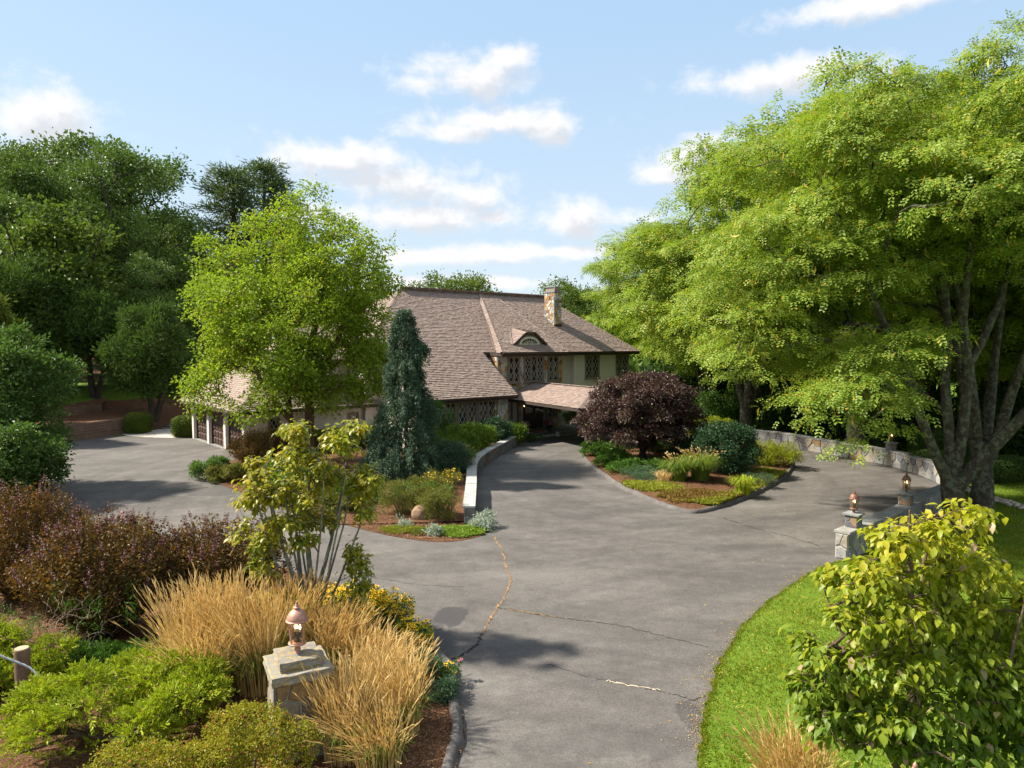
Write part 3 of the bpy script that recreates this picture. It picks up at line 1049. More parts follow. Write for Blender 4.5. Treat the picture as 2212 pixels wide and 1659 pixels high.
def make_lantern(label, mat, loc, rotz, scale):
    root = thing('lantern', label, 'lantern', loc, rotz, 'post lanterns on stone piers along the drive', scale)
    MB().lathe([(.05, 0), (.05, .008), (.036, .012), (.043, .03), (.048, .06), (.04, .085), (.03, .095), (.062, .118), (.085, .135)], 18).build('stem', mat, root, True)
    MB().lathe([(.085, .132), (.134, .139), (.139, .150), (.136, .160), (.118, .168), (.118, .172)], 24).build('bottom_rim', mat, root, True)
    V, Fc = [], []
    n = 24
    for z, r_ in ((.172, .112), (.30, .124), (.492, .142)):
        V += [(r_ * math.cos(2 * math.pi * i / n), r_ * math.sin(2 * math.pi * i / n), z) for i in range(n)]
    for q_ in range(2):
        Fc += [(q_ * n + i, q_ * n + (i + 1) % n, (q_ + 1) * n + (i + 1) % n, (q_ + 1) * n + i) for i in range(n)]
    MB().add(V, Fc).build('glass', M['seeded_glass'], root, True)
    for i in range(4):
        a = math.pi / 4 + i * math.pi / 2
        ca, sa = math.cos(a), math.sin(a)
        b_ = MB().bar((.116 * ca, .116 * sa, .168), (.147 * ca, .147 * sa, .495), .02, .012, (ca, sa, 0))
        b_.lathe([(.004, -.05), (.014, -.03), (.017, 0), (.012, .02)], 8, (.152 * ca, .152 * sa, .48))
        b_.build('strut', mat, root)
    MB().lathe([(.146, .490), (.168, .493), (.171, .503), (.166, .515), (.150, .520), (.152, .53), (.146, .56), (.128, .60), (.098, .64), (.06, .668), (.04, .676), (.036, .684), (.052, .690), (.056, .700), (.05, .710), (.03, .716), (.02, .724), (.03, .732), (.028, .742), (.014, .748)], 24).build('dome', mat, root, True)
    MB().lathe([(.012, .746), (.022, .758), (.02, .775), (.010, .792), (.002, .803)], 14).build('finial', mat, root, True)
    cb = MB().lathe([(.05, .168), (.045, .20), (.022, .23), (.02, .30)], 10)
    for i in range(3):
        a = i * 2.1 + .4
        cb.lathe([(.022, .24), (.016, .27), (.016, .31)], 8, (.04 * math.cos(a), .04 * math.sin(a), 0))
    cb.build('candle_holder', M['black'], root)
    for i in range(3):
        a = i * 2.1 + .4
        c = (.04 * math.cos(a), .04 * math.sin(a), .30 + .02 * i)
        MB().lathe([(.014, 0), (.015, .045), (.010, .05)], 8, c).build('candle', M['candle'], root)
        MB().lathe([(.008, .05), (.017, .07), (.014, .10), (.005, .125), (.001, .135)], 8, c).build('bulb', M['flame'], root, True)
    return root

# foreground pillar, turned a little; its lantern stands on the cap
def gate_pillar(label, loc, rotz, H, seed):
    root = thing('stone_pillar', label, 'pillar', loc, rotz, 'stone gate pillars at the mouth of the drive')
    r = np.random.default_rng(seed)
    w = .37
    MB().box((-w + .02, -w + .02, -.1), (w - .02, w - .02, H)).build('mortar_core', M['mortar'], root)
    for i in range(4):
        a = i * math.pi / 2
        t, n_ = Vector((math.cos(a), math.sin(a), 0)), Vector((math.sin(a), -math.cos(a), 0))
        stones(root, lambda s, h, d: t * (s - w) + n_ * (w - .02 + d) + Vector((0, 0, h)), 2 * w, H, .36, M['pillar_stone'], r, gap=.013, depth=.05)
    def slab(name, hw, z0, z1, mat, rough):
        V, Fc, k = [], [], 6
        ring = []
        for i in range(4):
            a0 = math.pi / 4 + i * math.pi / 2
            p, q_ = Vector((math.cos(a0), math.sin(a0), 0)) * hw * 1.414, Vector((math.cos(a0 + math.pi / 2), math.sin(a0 + math.pi / 2), 0)) * hw * 1.414
            ring += [p.lerp(q_, j / k) for j in range(k)]
        n = len(ring)
        for z, ins in ((z0, .0), (z0 + .02, -.008), ((z0 + z1) / 2, 0.004), (z1 - .014, .0), (z1, .012)):
            for p in ring:
                d = p.normalized()
                V.append(p - d * (ins + r.normal() * rough) + Vector((0, 0, z + r.normal() * rough * .3)))
        for q_ in range(4):
            Fc += [(q_ * n + i, q_ * n + (i + 1) % n, (q_ + 1) * n + (i + 1) % n, (q_ + 1) * n + i) for i in range(n)]
        Fc += [tuple(range(n))[::-1], tuple(range(4 * n, 5 * n))]
        return MB().add(V, Fc).build(name, mat, root)
    slab('lower_capstone', .445, H, H + .135, M['pillar_cap'], .008)
    slab('mortar_bed', .30, H + .135, H + .165, plain('yellow_mortar', (.36, .27, .10), .95, .35, 12, bmp=.5), .006)
    slab('upper_capstone', .31, H + .165, H + .275, M['pillar_cap'], .007)
    return root, H + .275
PY = 10.45
pp = P(643, 1409, PY)
pil, ztop = gate_pillar('square fieldstone gate pillar with two stepped granite caps among the tan grasses', (pp.x, PY, .0), R(27), pp.z - .275, 3)
make_lantern('large sun-toned copper lantern on the foreground stone pillar cap', M['copper'], (pp.x, PY, pp.z), R(12), 1.0)
rpz = 2.36 - .79
pr = P(1977.5, 1646, 6.35)
pil2, zt2 = gate_pillar('twin gate pillar below the right-hand dogwood, only its lantern tip shows', (pr.x, 6.35, 0), R(-20), pr.z - .80 - .275, 4)
make_lantern('copper lantern whose finial tip peeks up at the foot of the yellow-leaved dogwood', M['copper'], (pr.x, 6.35, pr.z - .80), R(0), 1.0)
# piers with lanterns on the right wall
def wall_pier(s_, label, h=.36):
    p, n_ = rp.at(s_)
    c = p + n_ * .18
    root = right_wall
    base = .74 + .072
    o = rp.p[0]
    t = Vector((n_.y, -n_.x, 0))
    r = np.random.default_rng(int(s_ * 10))
    Mx = Matrix.Translation(c - o + Vector((0, 0, base))) @ Matrix(((t.x, n_.x, 0, 0), (t.y, n_.y, 0, 0), (0, 0, 1, 0), (0, 0, 0, 1)))
    pier = MB().box((-.17, -.17, 0), (.17, .17, h)).build('pier', M['mortar'], root)
    pier.matrix_local = Mx
    for i in range(4):
        a = i * math.pi / 2
        tt, nn = Vector((math.cos(a), math.sin(a), 0)), Vector((math.sin(a), -math.cos(a), 0))
        stones(pier, lambda s, hh, d: tt * (s - .17) + nn * (.17 + d) + Vector((0, 0, hh)), .34, h, .2, M['dark_stone'], r, gap=.008, depth=.02)
    MB().box((-.235, -.235, h), (.235, .235, h + .05)).build('pier_cap', M['cap'], pier)
    make_lantern(label, M['rust'], (c.x, c.y, base + h + .05), 0, .86)
def s_near(pt):
    return min((math.hypot(p.x - pt[0], p.y - pt[1]), s) for p, s in zip(rp.p, rp.cum))[1]
wall_pier(rp.L - .78, 'shade-toned copper lantern on the end pier of the right wall, nearest the lawn')
wall_pier(s_near((13.35, 23.7)), 'shade-toned copper lantern on the wall pier just left of the big forked tree trunk')
wall_pier(s_near((19.2, 35.6)), 'small shade-toned copper lantern on the far wall beneath the hanging branches')
# ---------------------------------------------------------------- the house
HO = Vector((-.17, 46.87, 0))
HROT = math.atan2(.643, .766)
house = thing('house', 'large two storey house with brown cedar shingle roofs, pale stucco and stone, attached garage', 'house', HO, HROT)
H2W = Matrix.Translation(HO) @ Matrix.Rotation(HROT, 4, 'Z')
W2H = H2W.inverted()
def stucco_mat():
    m, k, b, o = new_mat('pale_stucco')
    co = worldco(k)
    n1, n2 = k.noise(k.v('MULTIPLY', co, (1, 1, 1.6)), 5.0, 6, .68, .8), k.noise(co, .6, 4, .6)
    drip = k.noise(k.v('MULTIPLY', co, (2.2, 2.2, .25)), 1.6, 4, .6)
    f = k.m('ADD', k.m('MULTIPLY', n1, .4), k.m('ADD', k.m('MULTIPLY', n2, .35), k.m('MULTIPLY', drip, .25)))
    k.put(b.inputs['Base Color'], k.ramp(f, [(.3, (.61, .55, .505)), (.7, (.75, .69, .64))]))
    b.inputs['Roughness'].default_value = .95
    b.inputs['Specular IOR Level'].default_value = .15
    bump(k, b, n1, .9, .05)
    return m
def shingle_mat():
    m, k, b, o = new_mat('cedar_shingle')
    ge = k.n('ShaderNodeNewGeometry')
    rnd = ge.outputs['Random Per Island']
    co = objco(k)
    n1 = k.noise(co, .35, 4, .6)
    n2 = k.noise(k.v('MULTIPLY', co, (9, 9, 2)), 2.0, 3, .6)
    col = k.ramp(k.m('ADD', k.m('MULTIPLY', rnd, .72), k.m('MULTIPLY', n1, .28)), [(.08, (.222, .166, .145)), (.35, (.252, .193, .169)), (.6, (.280, .217, .191)), (.82, (.308, .243, .215)), (1, (.345, .278, .248))])
    col = k.mix(.5, col, k.ramp(n2, [(.3, .65), (.7, 1.3)]), 'MULTIPLY')
    k.put(b.inputs['Base Color'], col)
    b.inputs['Roughness'].default_value = .8
    b.inputs['Specular IOR Level'].default_value = .25
    return m
M['stucco'], M['shingle'] = stucco_mat(), shingle_mat()
M['under'] = plain('roof_underlay', (.07, .05, .042), .95, .1)
M['fascia'] = plain('dark_brown_trim', (.055, .040, .034), .7, .25, 3)
M['frame'] = plain('taupe_window_frame', (.215, .170, .142), .6, .12, 5)
M['cream'] = plain('cream_paint', (.62, .58, .50), .55, .08)
M['lattice'] = plain('pale_lattice', (.66, .66, .64), .5, .05)
def pane_mat(name, col, rough=.04):
    m, k, b, o = new_mat(name)
    co = worldco(k)
    n = k.noise(co, .9, 3, .6)
    k.put(b.inputs['Base Color'], k.ramp(n, [(.35, tuple(c * .5 for c in col)), (.65, tuple(c * 1.5 for c in col))]))
    b.inputs['Roughness'].default_value = rough
    b.inputs['Specular IOR Level'].default_value = .6
    bump(k, b, k.noise(co, 1.7, 2), .08, .05)
    return m
M['pane'] = pane_mat('dark_window_glass', (.020, .024, .022))
M['blind'] = plain('white_blind', (.62, .66, .68), .5, .08, world=True)
M['gdoor'] = plain('brown_garage_door', (.068, .040, .033), .55, .15, 3)
M['door'] = plain('dark_front_door', (.018, .014, .013), .4, .15, 3)

def shingles(name, poly, parent, e=.17, seed=1, wr=(.13, .26), th=.036):
    r = np.random.default_rng(seed)
    Pn = [Vector(p) for p in poly]
    n = Vector((0, 0, 0))
    for i in range(len(Pn)):
        n += Pn[i].cross(Pn[(i + 1) % len(Pn)])
    n.normalize()
    if n.z < 0:
        n = -n
    al = Vector((0, 0, 1)).cross(n).normalized()
    up = n.cross(al)
    o = Pn[0]
    Q = [((p - o).dot(al), (p - o).dot(up)) for p in Pn]
    tmin, tmax = min(q_[1] for q_ in Q), max(q_[1] for q_ in Q)
    V, F4, F3 = [], [], []
    t = tmin - .03
    while t < tmax:
        tm = min(max(t + e * .5, tmin + .002), tmax - .002)
        xs = []
        for i in range(len(Q)):
            a, b_ = Q[i], Q[(i + 1) % len(Q)]
            if (a[1] - tm) * (b_[1] - tm) < 0:
                xs.append(a[0] + (b_[0] - a[0]) * (tm - a[1]) / (b_[1] - a[1]))
        xs.sort()
        for x0, x1 in zip(xs[::2], xs[1::2]):
            x = x0 - .02 - r.random() * .1
            while x < x1:
                w_ = r.uniform(*wr)
                a, b_ = max(x + .004, x0 - .02), min(x + w_ - .004, x1 + .02)
                if b_ - a > .03:
                    tb = t + r.normal() * .006
                    k0, h1 = len(V), th * r.uniform(.7, 1.35)
                    for (s_, tt, hh) in ((a, tb, .0), (b_, tb, .0), (a, tb, h1), (b_, tb, h1), (a, t + e + .03, .004), (b_, t + e + .03, .004)):
                        V.append(o + al * s_ + up * tt + n * hh)
                    F4 += [(k0, k0 + 1, k0 + 3, k0 + 2), (k0 + 2, k0 + 3, k0 + 5, k0 + 4)]
                    F3 += [(k0, k0 + 2, k0 + 4), (k0 + 1, k0 + 5, k0 + 3)]
                x += w_
        t += e
    me = mesh_np(name, V, [F4, F3])
    return stuff(obj(name, me, M['shingle'], parent))
def ridge_cap(parent, p, q, w=.17, seed=1):
    r = np.random.default_rng(seed)
    p, q = Vector(p), Vector(q)
    L, d = (q - p).length, (q - p).normalized()
    side = d.cross(Vector((0, 0, 1))).normalized()
    upv = side.cross(d)
    V, Fc, s_ = [], [], 0
    while s_ < L:
        k = len(V)
        hh = .03 + r.random() * .012
        for (a, lift) in ((s_, hh + .02), (s_ + .26, hh - .01)):
            c = p + d * a
            V += [c - side * w - upv * .09 + upv * lift, c + upv * lift, c + side * w - upv * .09 + upv * lift]
        V += [V[k] - upv * .03, V[k + 1] - upv * .03, V[k + 2] - upv * .03]
        Fc += [(k, k + 3, k + 4, k + 1), (k + 1, k + 4, k + 5, k + 2), (k, k + 1, k + 7, k + 6), (k + 1, k + 2, k + 8, k + 7)]
        s_ += .19
    stuff(MB().add(V, Fc).build('ridge_cap', M['shingle'], parent))

ZR, ZE = 10.2, 5.7
bay_v = [(3.65, 8, ZR), (5.0, 8, ZR), (5.9, .4, ZE), (-.3, .4, ZE)]
P1 = [(-3.6, 8, ZR), (3.65, 8, ZR), (.3, 1.8, ZE), (-.9, 1.8, ZE), (-.9, -1.9, 3.0), (-8.5, -1.9, 3.0), (-8.5, 1.8, ZE), (-9.8, 1.8, ZE)]
P3 = [(5.0, 8, ZR), (10.4, 8, ZR), (15.6, 1.8, ZE), (6.0, 1.8, ZE)]
HR = [(10.4, 8, ZR), (15.6, 14.2, ZE), (15.6, 1.8, ZE)]
HL = [(-3.6, 8, ZR), (-9.8, 1.8, ZE), (-9.8, 14.2, ZE)]
BK = [(10.4, 8, ZR), (-3.6, 8, ZR), (-9.8, 14.2, ZE), (15.6, 14.2, ZE)]
BL = [(3.65, 8, ZR), (-.3, .4, ZE), (.3, 1.8, ZE)]
BR = [(5.0, 8, ZR), (6.0, 1.8, ZE), (5.9, .4, ZE)]
mb = MB()
for pl in (P1, bay_v, P3, HR, HL, BK, BL, BR):
    mb.add(pl, [tuple(range(len(pl)))])
main_roof = mb.build('main_roof', M['under'], house)
for i, (pl, nm) in enumerate(((P1, 'shingles'), (bay_v, 'shingles'), (P3, 'shingles'), (HR, 'shingles'), (HL, 'shingles'), (BK, 'shingles'))):
    shingles(nm, pl, main_roof, seed=40 + i, e=.17 if i < 5 else .4)
shingles('shingles', BL, main_roof, seed=49)
ridge_cap(main_roof, (-3.6, 8, ZR), (10.4, 8, ZR), seed=2)
ridge_cap(main_roof, (-9.8, 1.8, ZE), (-3.6, 8, ZR), seed=3)
ridge_cap(main_roof, (15.6, 1.8, ZE), (10.4, 8, ZR), seed=4)
ridge_cap(main_roof, (-.3, .4, ZE), (3.65, 8, ZR), .22, seed=5)
ridge_cap(main_roof, (5.9, .4, ZE), (5.0, 8, ZR), .12, seed=6)
MB().bar((.3, 1.75, ZE + .05), (3.6, 7.9, ZR + .03), .3, .03, (0, -.6, .8)).build('valley_flashing', M['frame'], main_roof)
# eaves: fascia boards, gutters and soffits
fb_ = MB()
for p, q_ in (((-9.8, 1.8), (-8.5, 1.8)), ((-.9, 1.8), (-.2, 1.8)), ((6.0, 1.8), (15.6, 1.8)), ((15.6, 1.8), (15.6, 14.2)), ((-.3, .4), (5.9, .4)), ((-9.8, 14.2), (-9.8, 1.8)), ((-.3, .4), (-.3, 1.8)), ((5.9, .4), (5.9, 1.8))):
    fb_.bar((*p, ZE - .14), (*q_, ZE - .14), .05, .25)
fb_.bar((-8.5, -1.9, 2.88), (-.9, -1.9, 2.88), .05, .2).bar((-.9, -1.9, 2.92), (-.9, 1.8, 5.6), .05, .2).bar((-8.5, -1.9, 2.92), (-8.5, 1.8, 5.6), .05, .2)
fb_.build('fascia_board', M['fascia'], house)
for p, q_, z in (((6.0, 1.72), (15.6, 1.72), ZE - .06), ((-.3, .32), (5.9, .32), ZE - .06), ((-8.5, -1.98), (-.9, -1.98), 2.95)):
    MB().bar((*p, z), (*q_, z), .13, .11).build('gutter', M['fascia'], house)
sf = MB().box((-9.7, 1.9, ZE - .28), (15.5, 2.95, ZE - .25)).box((-.25, .45, ZE - .285), (5.85, 1.9, ZE - .255)).box((-8.45, -1.85, 2.76), (-.95, -1.35, 2.79))
sf.build('soffit', M['fascia'], house)
# walls
wl = MB().box((-9.2, 2.9, 0), (15.0, 13.6, ZE - .29)).box((8.5, 2.4, 0), (15.0, 2.897, ZE - .292))
wl.box((-.2, 1.0, 0), (5.8, 2.897, ZE - .295))
wl.prism([(-8.2, -1.4, 0), (-8.2, -1.4, 2.75), (-8.2, 2.895, 5.4), (-8.2, 2.895, 0)], (6.8, 0, 0))
wl.build('stucco_wall', M['stucco'], house)

def window(parent, o, s, n, w_, h, cas, depth=.10, pane=None, sill=True, name='window', lat=.30, fr=.10, diamonds=True):
    """o: bottom-left corner on the wall, s: unit vector along the wall, n: outward"""
    o, s, n, z = Vector(o), Vector(s), Vector(n), Vector((0, 0, 1))
    f = MB()
    def bx(mb_, s0, z0, s1, z1, d0, d1):
        V = [o + s * a + z * c + n * d for d in (d0, d1) for (a, c) in ((s0, z0), (s1, z0), (s1, z1), (s0, z1))]
        mb_.add(V, [(0, 3, 2, 1), (4, 5, 6, 7), (0, 1, 5, 4), (1, 2, 6, 5), (2, 3, 7, 6), (3, 0, 4, 7)])
    bx(f, -.0, 0, fr, h, -.02, depth)
    bx(f, w_ - fr, 0, w_, h, -.02, depth)
    bx(f, fr, h - fr, w_ - fr, h, -.02, depth - .004)
    bx(f, fr, 0, w_ - fr, fr, -.02, depth - .004)
    cw = (w_ - 2 * fr) / cas
    for i in range(1, cas):
        bx(f, fr + cw * i - .055, fr, fr + cw * i + .055, h - fr, -.02, depth - .008)
    for i in range(cas):
        a, b_ = fr + cw * i + (.055 if i else 0), fr + cw * (i + 1) - (.055 if i < cas - 1 else 0)
        for q0, q1, r0, r1 in ((a, a + .035, fr, h - fr), (b_ - .035, b_, fr, h - fr)):
            bx(f, q0, r0, q1, r1, -.01, depth - .03)
    win = f.build(name, M['frame'], parent)
    if sill:
        sb = MB()
        bx(sb, -.05, -.075, w_ + .05, -.003, -.02, depth + .05)
        sb.build('sill', M['frame'], win)
    pn = MB()
    bx(pn, fr * .9, fr * .9, w_ - fr * .9, h - fr * .9, .005, .022)
    pn.build('pane', pane or M['pane'], win)
    lt = MB()
    if diamonds:
        for i in range(cas):
            a, b_ = fr + cw * i + (.055 if i else 0), fr + cw * (i + 1) - (.055 if i < cas - 1 else 0)
            z0, z1 = fr, h - fr
            W2, H2 = b_ - a, z1 - z0
            k = 1.9                                              # diamonds taller than wide
            step = W2 / max(1, round(W2 / lat))
            for sg in (1, -1):
                c = -H2 / k
                c = math.floor(c / step) * step
                while c < W2 + H2 / k:
                    pts = []
                    for zz in (0, H2):
                        x = c + zz / k
                        pts.append((x, zz))
                    (xa, za), (xb, zb) = pts
                    t0, t1 = max(0, (0 - xa) / (xb - xa)), min(1, (W2 - xa) / (xb - xa))
                    if t1 - t0 > .03:
                        qa, qb = (xa + (xb - xa) * t0, za + (zb - za) * t0), (xa + (xb - xa) * t1, za + (zb - za) * t1)
                        if sg < 0:
                            qa, qb = (W2 - qa[0], qa[1]), (W2 - qb[0], qb[1])
                        dd = .031 if sg > 0 else .038
                        lt.bar(o + s * (a + qa[0]) + z * (z0 + qa[1]) + n * dd, o + s * (a + qb[0]) + z * (z0 + qb[1]) + n * dd, .014, .012, n)
                    c += step
        lt.build('lattice', M['lattice'], win)
    return win
SX, NF = (1, 0, 0), (0, -1, 0)
window(house, (.62, .95, 3.6), SX, NF, 1.06, 1.82, 2)
window(house, (2.08, .95, 3.6), SX, NF, 1.86, 1.82, 3)
window(house, (4.36, .95, 3.6), SX, NF, 1.06, 1.82, 2)
window(house, (9.7, 2.4, 3.57), SX, NF, 1.6, 1.84, 2)
window(house, (13.3, 2.4, 3.57), SX, NF, 1.5, 1.84, 2)
window(house, (-.2, 2.75, 3.5), (0, -1, 0), (-1, 0, 0), 1.25, 1.9, 1, pane=M['blind'], diamonds=False)
for x in (-8.05, -6.95, -5.35, -3.75):
    window(house, (x, -1.4, 1.24), SX, NF, 1.04 if x < -8 else 1.56, 1.5, 1 if x < -8 else 2)
window(house, (.35, .99, .6), SX, NF, 1.25, 2.0, 2)
window(house, (4.15, .95, .95), SX, NF, 1.2, 1.5, 2)
window(house, (-15.2, 3.2, .95), SX, NF, .68, 1.1, 1, sill=False)
window(house, (-10.2, 3.2, .95), SX, NF, .68, 1.1, 1, sill=False)
# stone facing of the entrance bay, the pier beside the window band, and the foot of the walls
hr = np.random.default_rng(21)
sfac = MB().box((-.205, .96, .3), (5.805, .998, ZE - .3)).box((-.245, .965, 3.0), (-.203, 1.5, ZE - .3)).box((-2.42, -1.44, .2), (-1.395, -1.402, 2.74)).box((-1.393, -1.44, .2), (-1.35, 1.0, 2.74)).build('stone_facing', M['mortar'], house)
holes = [(.82 - .02, 3.22, 1.93, 5.16), (2.26, 3.22, 4.18, 5.16), (4.54, 3.22, 5.66, 5.16), (.52, .22, 1.84, 2.34), (4.32, .56, 5.6, 2.18), (2.05, -.1, 4.12, 2.2), (1.6, 2.35, 4.4, 2.5)]
stones(sfac, lambda s, h, d: Vector((s - .2, .96 - d, h + .3)), 6.0, ZE - .6, .34, M['house_stone'], hr, holes=holes, aspect=1.1, n_max=190, gap=.010)
stones(sfac, lambda s, h, d: Vector((s - 2.42, -1.44 - d, h + .2)), 1.03, 2.54, .33, M['house_stone'], hr, aspect=1.1, gap=.010)
stones(sfac, lambda s, h, d: Vector((-.245 - d, 1.5 - s, h + 3.0)), .5, ZE - 3.3, .33, M['house_stone'], hr, aspect=1.0, gap=.010)
# front door with glazed slits, and its side lights
dr = MB().box((2.02, .93, .3), (2.12, .99, 2.52)).box((4.02, .93, .3), (4.12, .99, 2.52)).box((2.12, .93, 2.42), (4.02, .99, 2.52)).build('door_frame', M['door'], house)
for x0 in (2.14, 3.08):
    fd = MB().box((x0, .95, .3), (x0 + .92, .985, 2.4)).build('front_door', M['door'], house)
    for j in range(2):
        MB().box((x0 + .12 + j * .38, .932, .45), (x0 + .42 + j * .38, .948, 1.15)).build('panel', M['door'], fd)
    for j in range(3):
        MB().box((x0 + .12 + j * .24, .936, 1.4), (x0 + .31 + j * .24, .948, 2.25)).build('glass_slit', M['pane'], fd)
    MB().bar((x0 + (.86 if x0 < 3 else .06), .91, 1.2), (x0 + (.86 if x0 < 3 else .06), .91, 1.4), .02, .02).build('handle', M['frame'], fd)
# chimney: rubble stone, cap course and metal flue box
chx, chy = 8.4, 4.5
chm = MB().box((chx, chy, 7.0), (chx + .72, chy + 1.15, 10.35)).build('chimney', M['mortar'], house)
for t, n_, o_, S in ((Vector((1, 0, 0)), Vector((0, -1, 0)), Vector((chx, chy, 7.0)), .72), (Vector((0, -1, 0)), Vector((-1, 0, 0)), Vector((chx, chy + 1.15, 7.0)), 1.15), (Vector((0, 1, 0)), Vector((1, 0, 0)), Vector((chx + .72, chy, 7.0)), 1.15)):
    stones(chm, lambda s, h, d: o_ + t * s + n_ * d + Vector((0, 0, h)), S, 3.35, .27, M['house_stone'], hr, aspect=1.0, gap=.010)
MB().box((chx - .08, chy - .08, 10.352), (chx + .80, chy + 1.23, 10.50)).build('chimney_cap', M['cap'], chm)
MB().box((chx + .06, chy + .06, 10.502), (chx + .66, chy + 1.09, 10.66)).build('flue_box', metal('weathered_copper_box', (.30, .22, .18)), chm)
MB().box((chx - .02, chy - .02, 10.80), (chx + .74, chy + 1.17, 10.84)).box((chx + .02, chy + .02, 10.662), (chx + .06, chy + .06, 10.80)).box((chx + .66, chy + .02, 10.662), (chx + .70, chy + .06, 10.80)).box((chx + .1, chy + .1, 10.662), (chx + .62, chy + 1.05, 10.80)).build('flue_cover', metal('grey_metal_cover', (.50, .50, .52), .4), chm)
MB().box((chx - .04, chy - .06, 7.3), (chx + .76, chy - .042, 7.85)).build('lead_flashing', M['fascia'], chm)
# eyebrow dormer with fan light
ex, ey, ez = 1.4, 1.35, 6.25
A, B_, C_, D_ = Vector((1.4, ey, ez)), Vector((2.50, ey, ez + .78)), Vector((3.42, ey, ez + .78)), Vector((4.46, ey, ez))
apex = Vector((3.05, 3.4, 7.46))
dm = MB().add([A, B_, C_, D_, A + Vector((.05, 2.2, 0)), D_ + Vector((-.05, 2.2, 0))], [(0, 3, 2, 1)]).build('roof_dormer', M['frame'], house)
shingles('dormer_shingles', [A + Vector((-.1, -.18, -.02)), B_ + Vector((0, -.18, .05)), apex], dm, seed=60, e=.15)
shingles('dormer_shingles', [B_ + Vector((0, -.18, .05)), C_ + Vector((0, -.18, .05)), apex], dm, seed=61, e=.15)
shingles('dormer_shingles', [C_ + Vector((0, -.18, .05)), D_ + Vector((.1, -.18, -.02)), apex], dm, seed=62, e=.15)
MB().add([A, B_, C_, D_, apex], [(0, 1, 4), (1, 2, 4), (2, 3, 4)]).build('dormer_roof', M['under'], dm)
cas_ = MB()
for p, q_ in ((A, B_), (B_, C_), (C_, D_)):
    cas_.bar(p + Vector((0, -.1, -.02)), q_ + Vector((0, -.1, -.02)), .16, .14, (0, 0, 1))
cas_.build('dormer_casing', M['fascia'], dm)
MB().bar(A + Vector((-.16, -.1, 0)), apex + Vector((-.3, 0, 0)), .14, .04).build('dormer_flashing', M['frame'], dm)
ecx, N_ = 2.93, 18
def arc(rx, rz, y):
    return [Vector((ecx + rx * math.cos(math.pi * i / N_), y, ez + .04 + rz * math.sin(math.pi * i / N_))) for i in range(N_ + 1)]
o1, i1 = arc(.93, .50, ey - .09), arc(.76, .36, ey - .09)
o2, i2 = arc(.93, .50, ey + .02), arc(.76, .36, ey + .02)
V, Fc, k = o1 + i1 + o2 + i2, [], N_ + 1
for i in range(N_):
    Fc += [(i, i + 1, k + i + 1, k + i), (i, 2 * k + i, 2 * k + i + 1, i + 1), (k + i, k + i + 1, 3 * k + i + 1, 3 * k + i)]
fan = MB().add(V, Fc).box((ecx - .97, ey - .13, ez - .03), (ecx + .97, ey - .02, ez + .05)).build('fan_light', M['cream'], dm)
pa = arc(.77, .37, ey - .03)
MB().add(pa, [tuple(range(len(pa)))]).build('pane', M['pane'], fan)
fm = MB()
for i in range(1, 8):
    a = math.pi * i / 8
    fm.bar((ecx + .14 * math.cos(a), ey - .05, ez + .05 + .09 * math.sin(a)), (ecx + .76 * math.cos(a), ey - .05, ez + .04 + .36 * math.sin(a)), .03, .03, (0, -1, 0))
fm.build('glazing_bar', M['cream'], fan)
# garage
gx0 = -16.53
gw = MB().box((gx0 + .402, 3.2, 0), (-8.3, 3.45, 2.5)).box((gx0 + .62, 12.85, 0), (-9.3, 13.1, 2.5)).box((gx0 + .9, 3.5, 2.2), (-9.3, 12.8, 2.5))
gw.build('garage_wall', M['stucco'], house)
yy, pw_, dw = 3.2, .36, (9.9 - 4 * .36) / 3
for i in range(4):
    MB().box((gx0, yy + i * (pw_ + dw), 0), (gx0 + .40, yy + i * (pw_ + dw) + pw_, 2.5)).build('garage_pier', M['stucco'], house)
for i in range(3):
    y0 = yy + pw_ + i * (pw_ + dw)
    MB().box((gx0 + .02, y0, 2.24), (gx0 + .38, y0 + dw, 2.495)).build('door_header', M['fascia'], house)
    gd = MB().box((gx0 + .26, y0 + .01, .03), (gx0 + .31, y0 + dw - .01, 2.235)).build('garage_door', M['gdoor'], house)
    MB().box((gx0 + .18, y0, 0), (gx0 + .258, y0 + .07, 2.235)).build('door_casing', M['gdoor'], gd)
    MB().box((gx0 + .18, y0 + dw - .07, 0), (gx0 + .258, y0 + dw, 2.235)).build('door_casing', M['gdoor'], gd)
    pmesh = None
    for r_ in range(5):
        for c_ in range(5):
            pwid, phei = (dw - .2) / 5, 2.15 / 5
            if pmesh is None:
                a, b_ = pwid * .42, phei * .38
                V = [(0, -a, -b_), (0, a, -b_), (0, a, b_), (0, -a, b_), (-.035, -a * .82, -b_ * .78), (-.035, a * .82, -b_ * .78), (-.035, a * .82, b_ * .78), (-.035, -a * .82, b_ * .78)]
                pmesh = MB().add(V, [(4, 5, 6, 7), (0, 1, 5, 4), (1, 2, 6, 5), (2, 3, 7, 6), (3, 0, 4, 7)]).mesh('panel')
            obj('panel', pmesh, M['gdoor'], gd, loc=(gx0 + .257, y0 + .1 + (c_ + .5) * pwid, .06 + (r_ + .5) * phei))
    struct(obj('door_apron', MB().box((0, 0, -.05), (.5, dw, .025)).mesh('door_apron'), M['cap'], house, loc=(gx0 - .02, y0, 0)))
GE = 2.55
G1 = [(-17.1, 2.6, GE), (-8.3, 2.6, GE), (-8.3, 8.15, 6.6), (-11.55, 8.15, 6.6)]
G2 = [(-17.1, 13.7, GE), (-17.1, 2.6, GE), (-11.55, 8.15, 6.6)]
G3 = [(-11.55, 8.15, 6.6), (-9.0, 8.15, 6.6), (-9.0, 13.7, GE), (-17.1, 13.7, GE)]
mb = MB()
for pl in (G1, G2, G3):
    mb.add(pl, [tuple(range(len(pl)))])
groof = mb.build('garage_roof', M['under'], house)
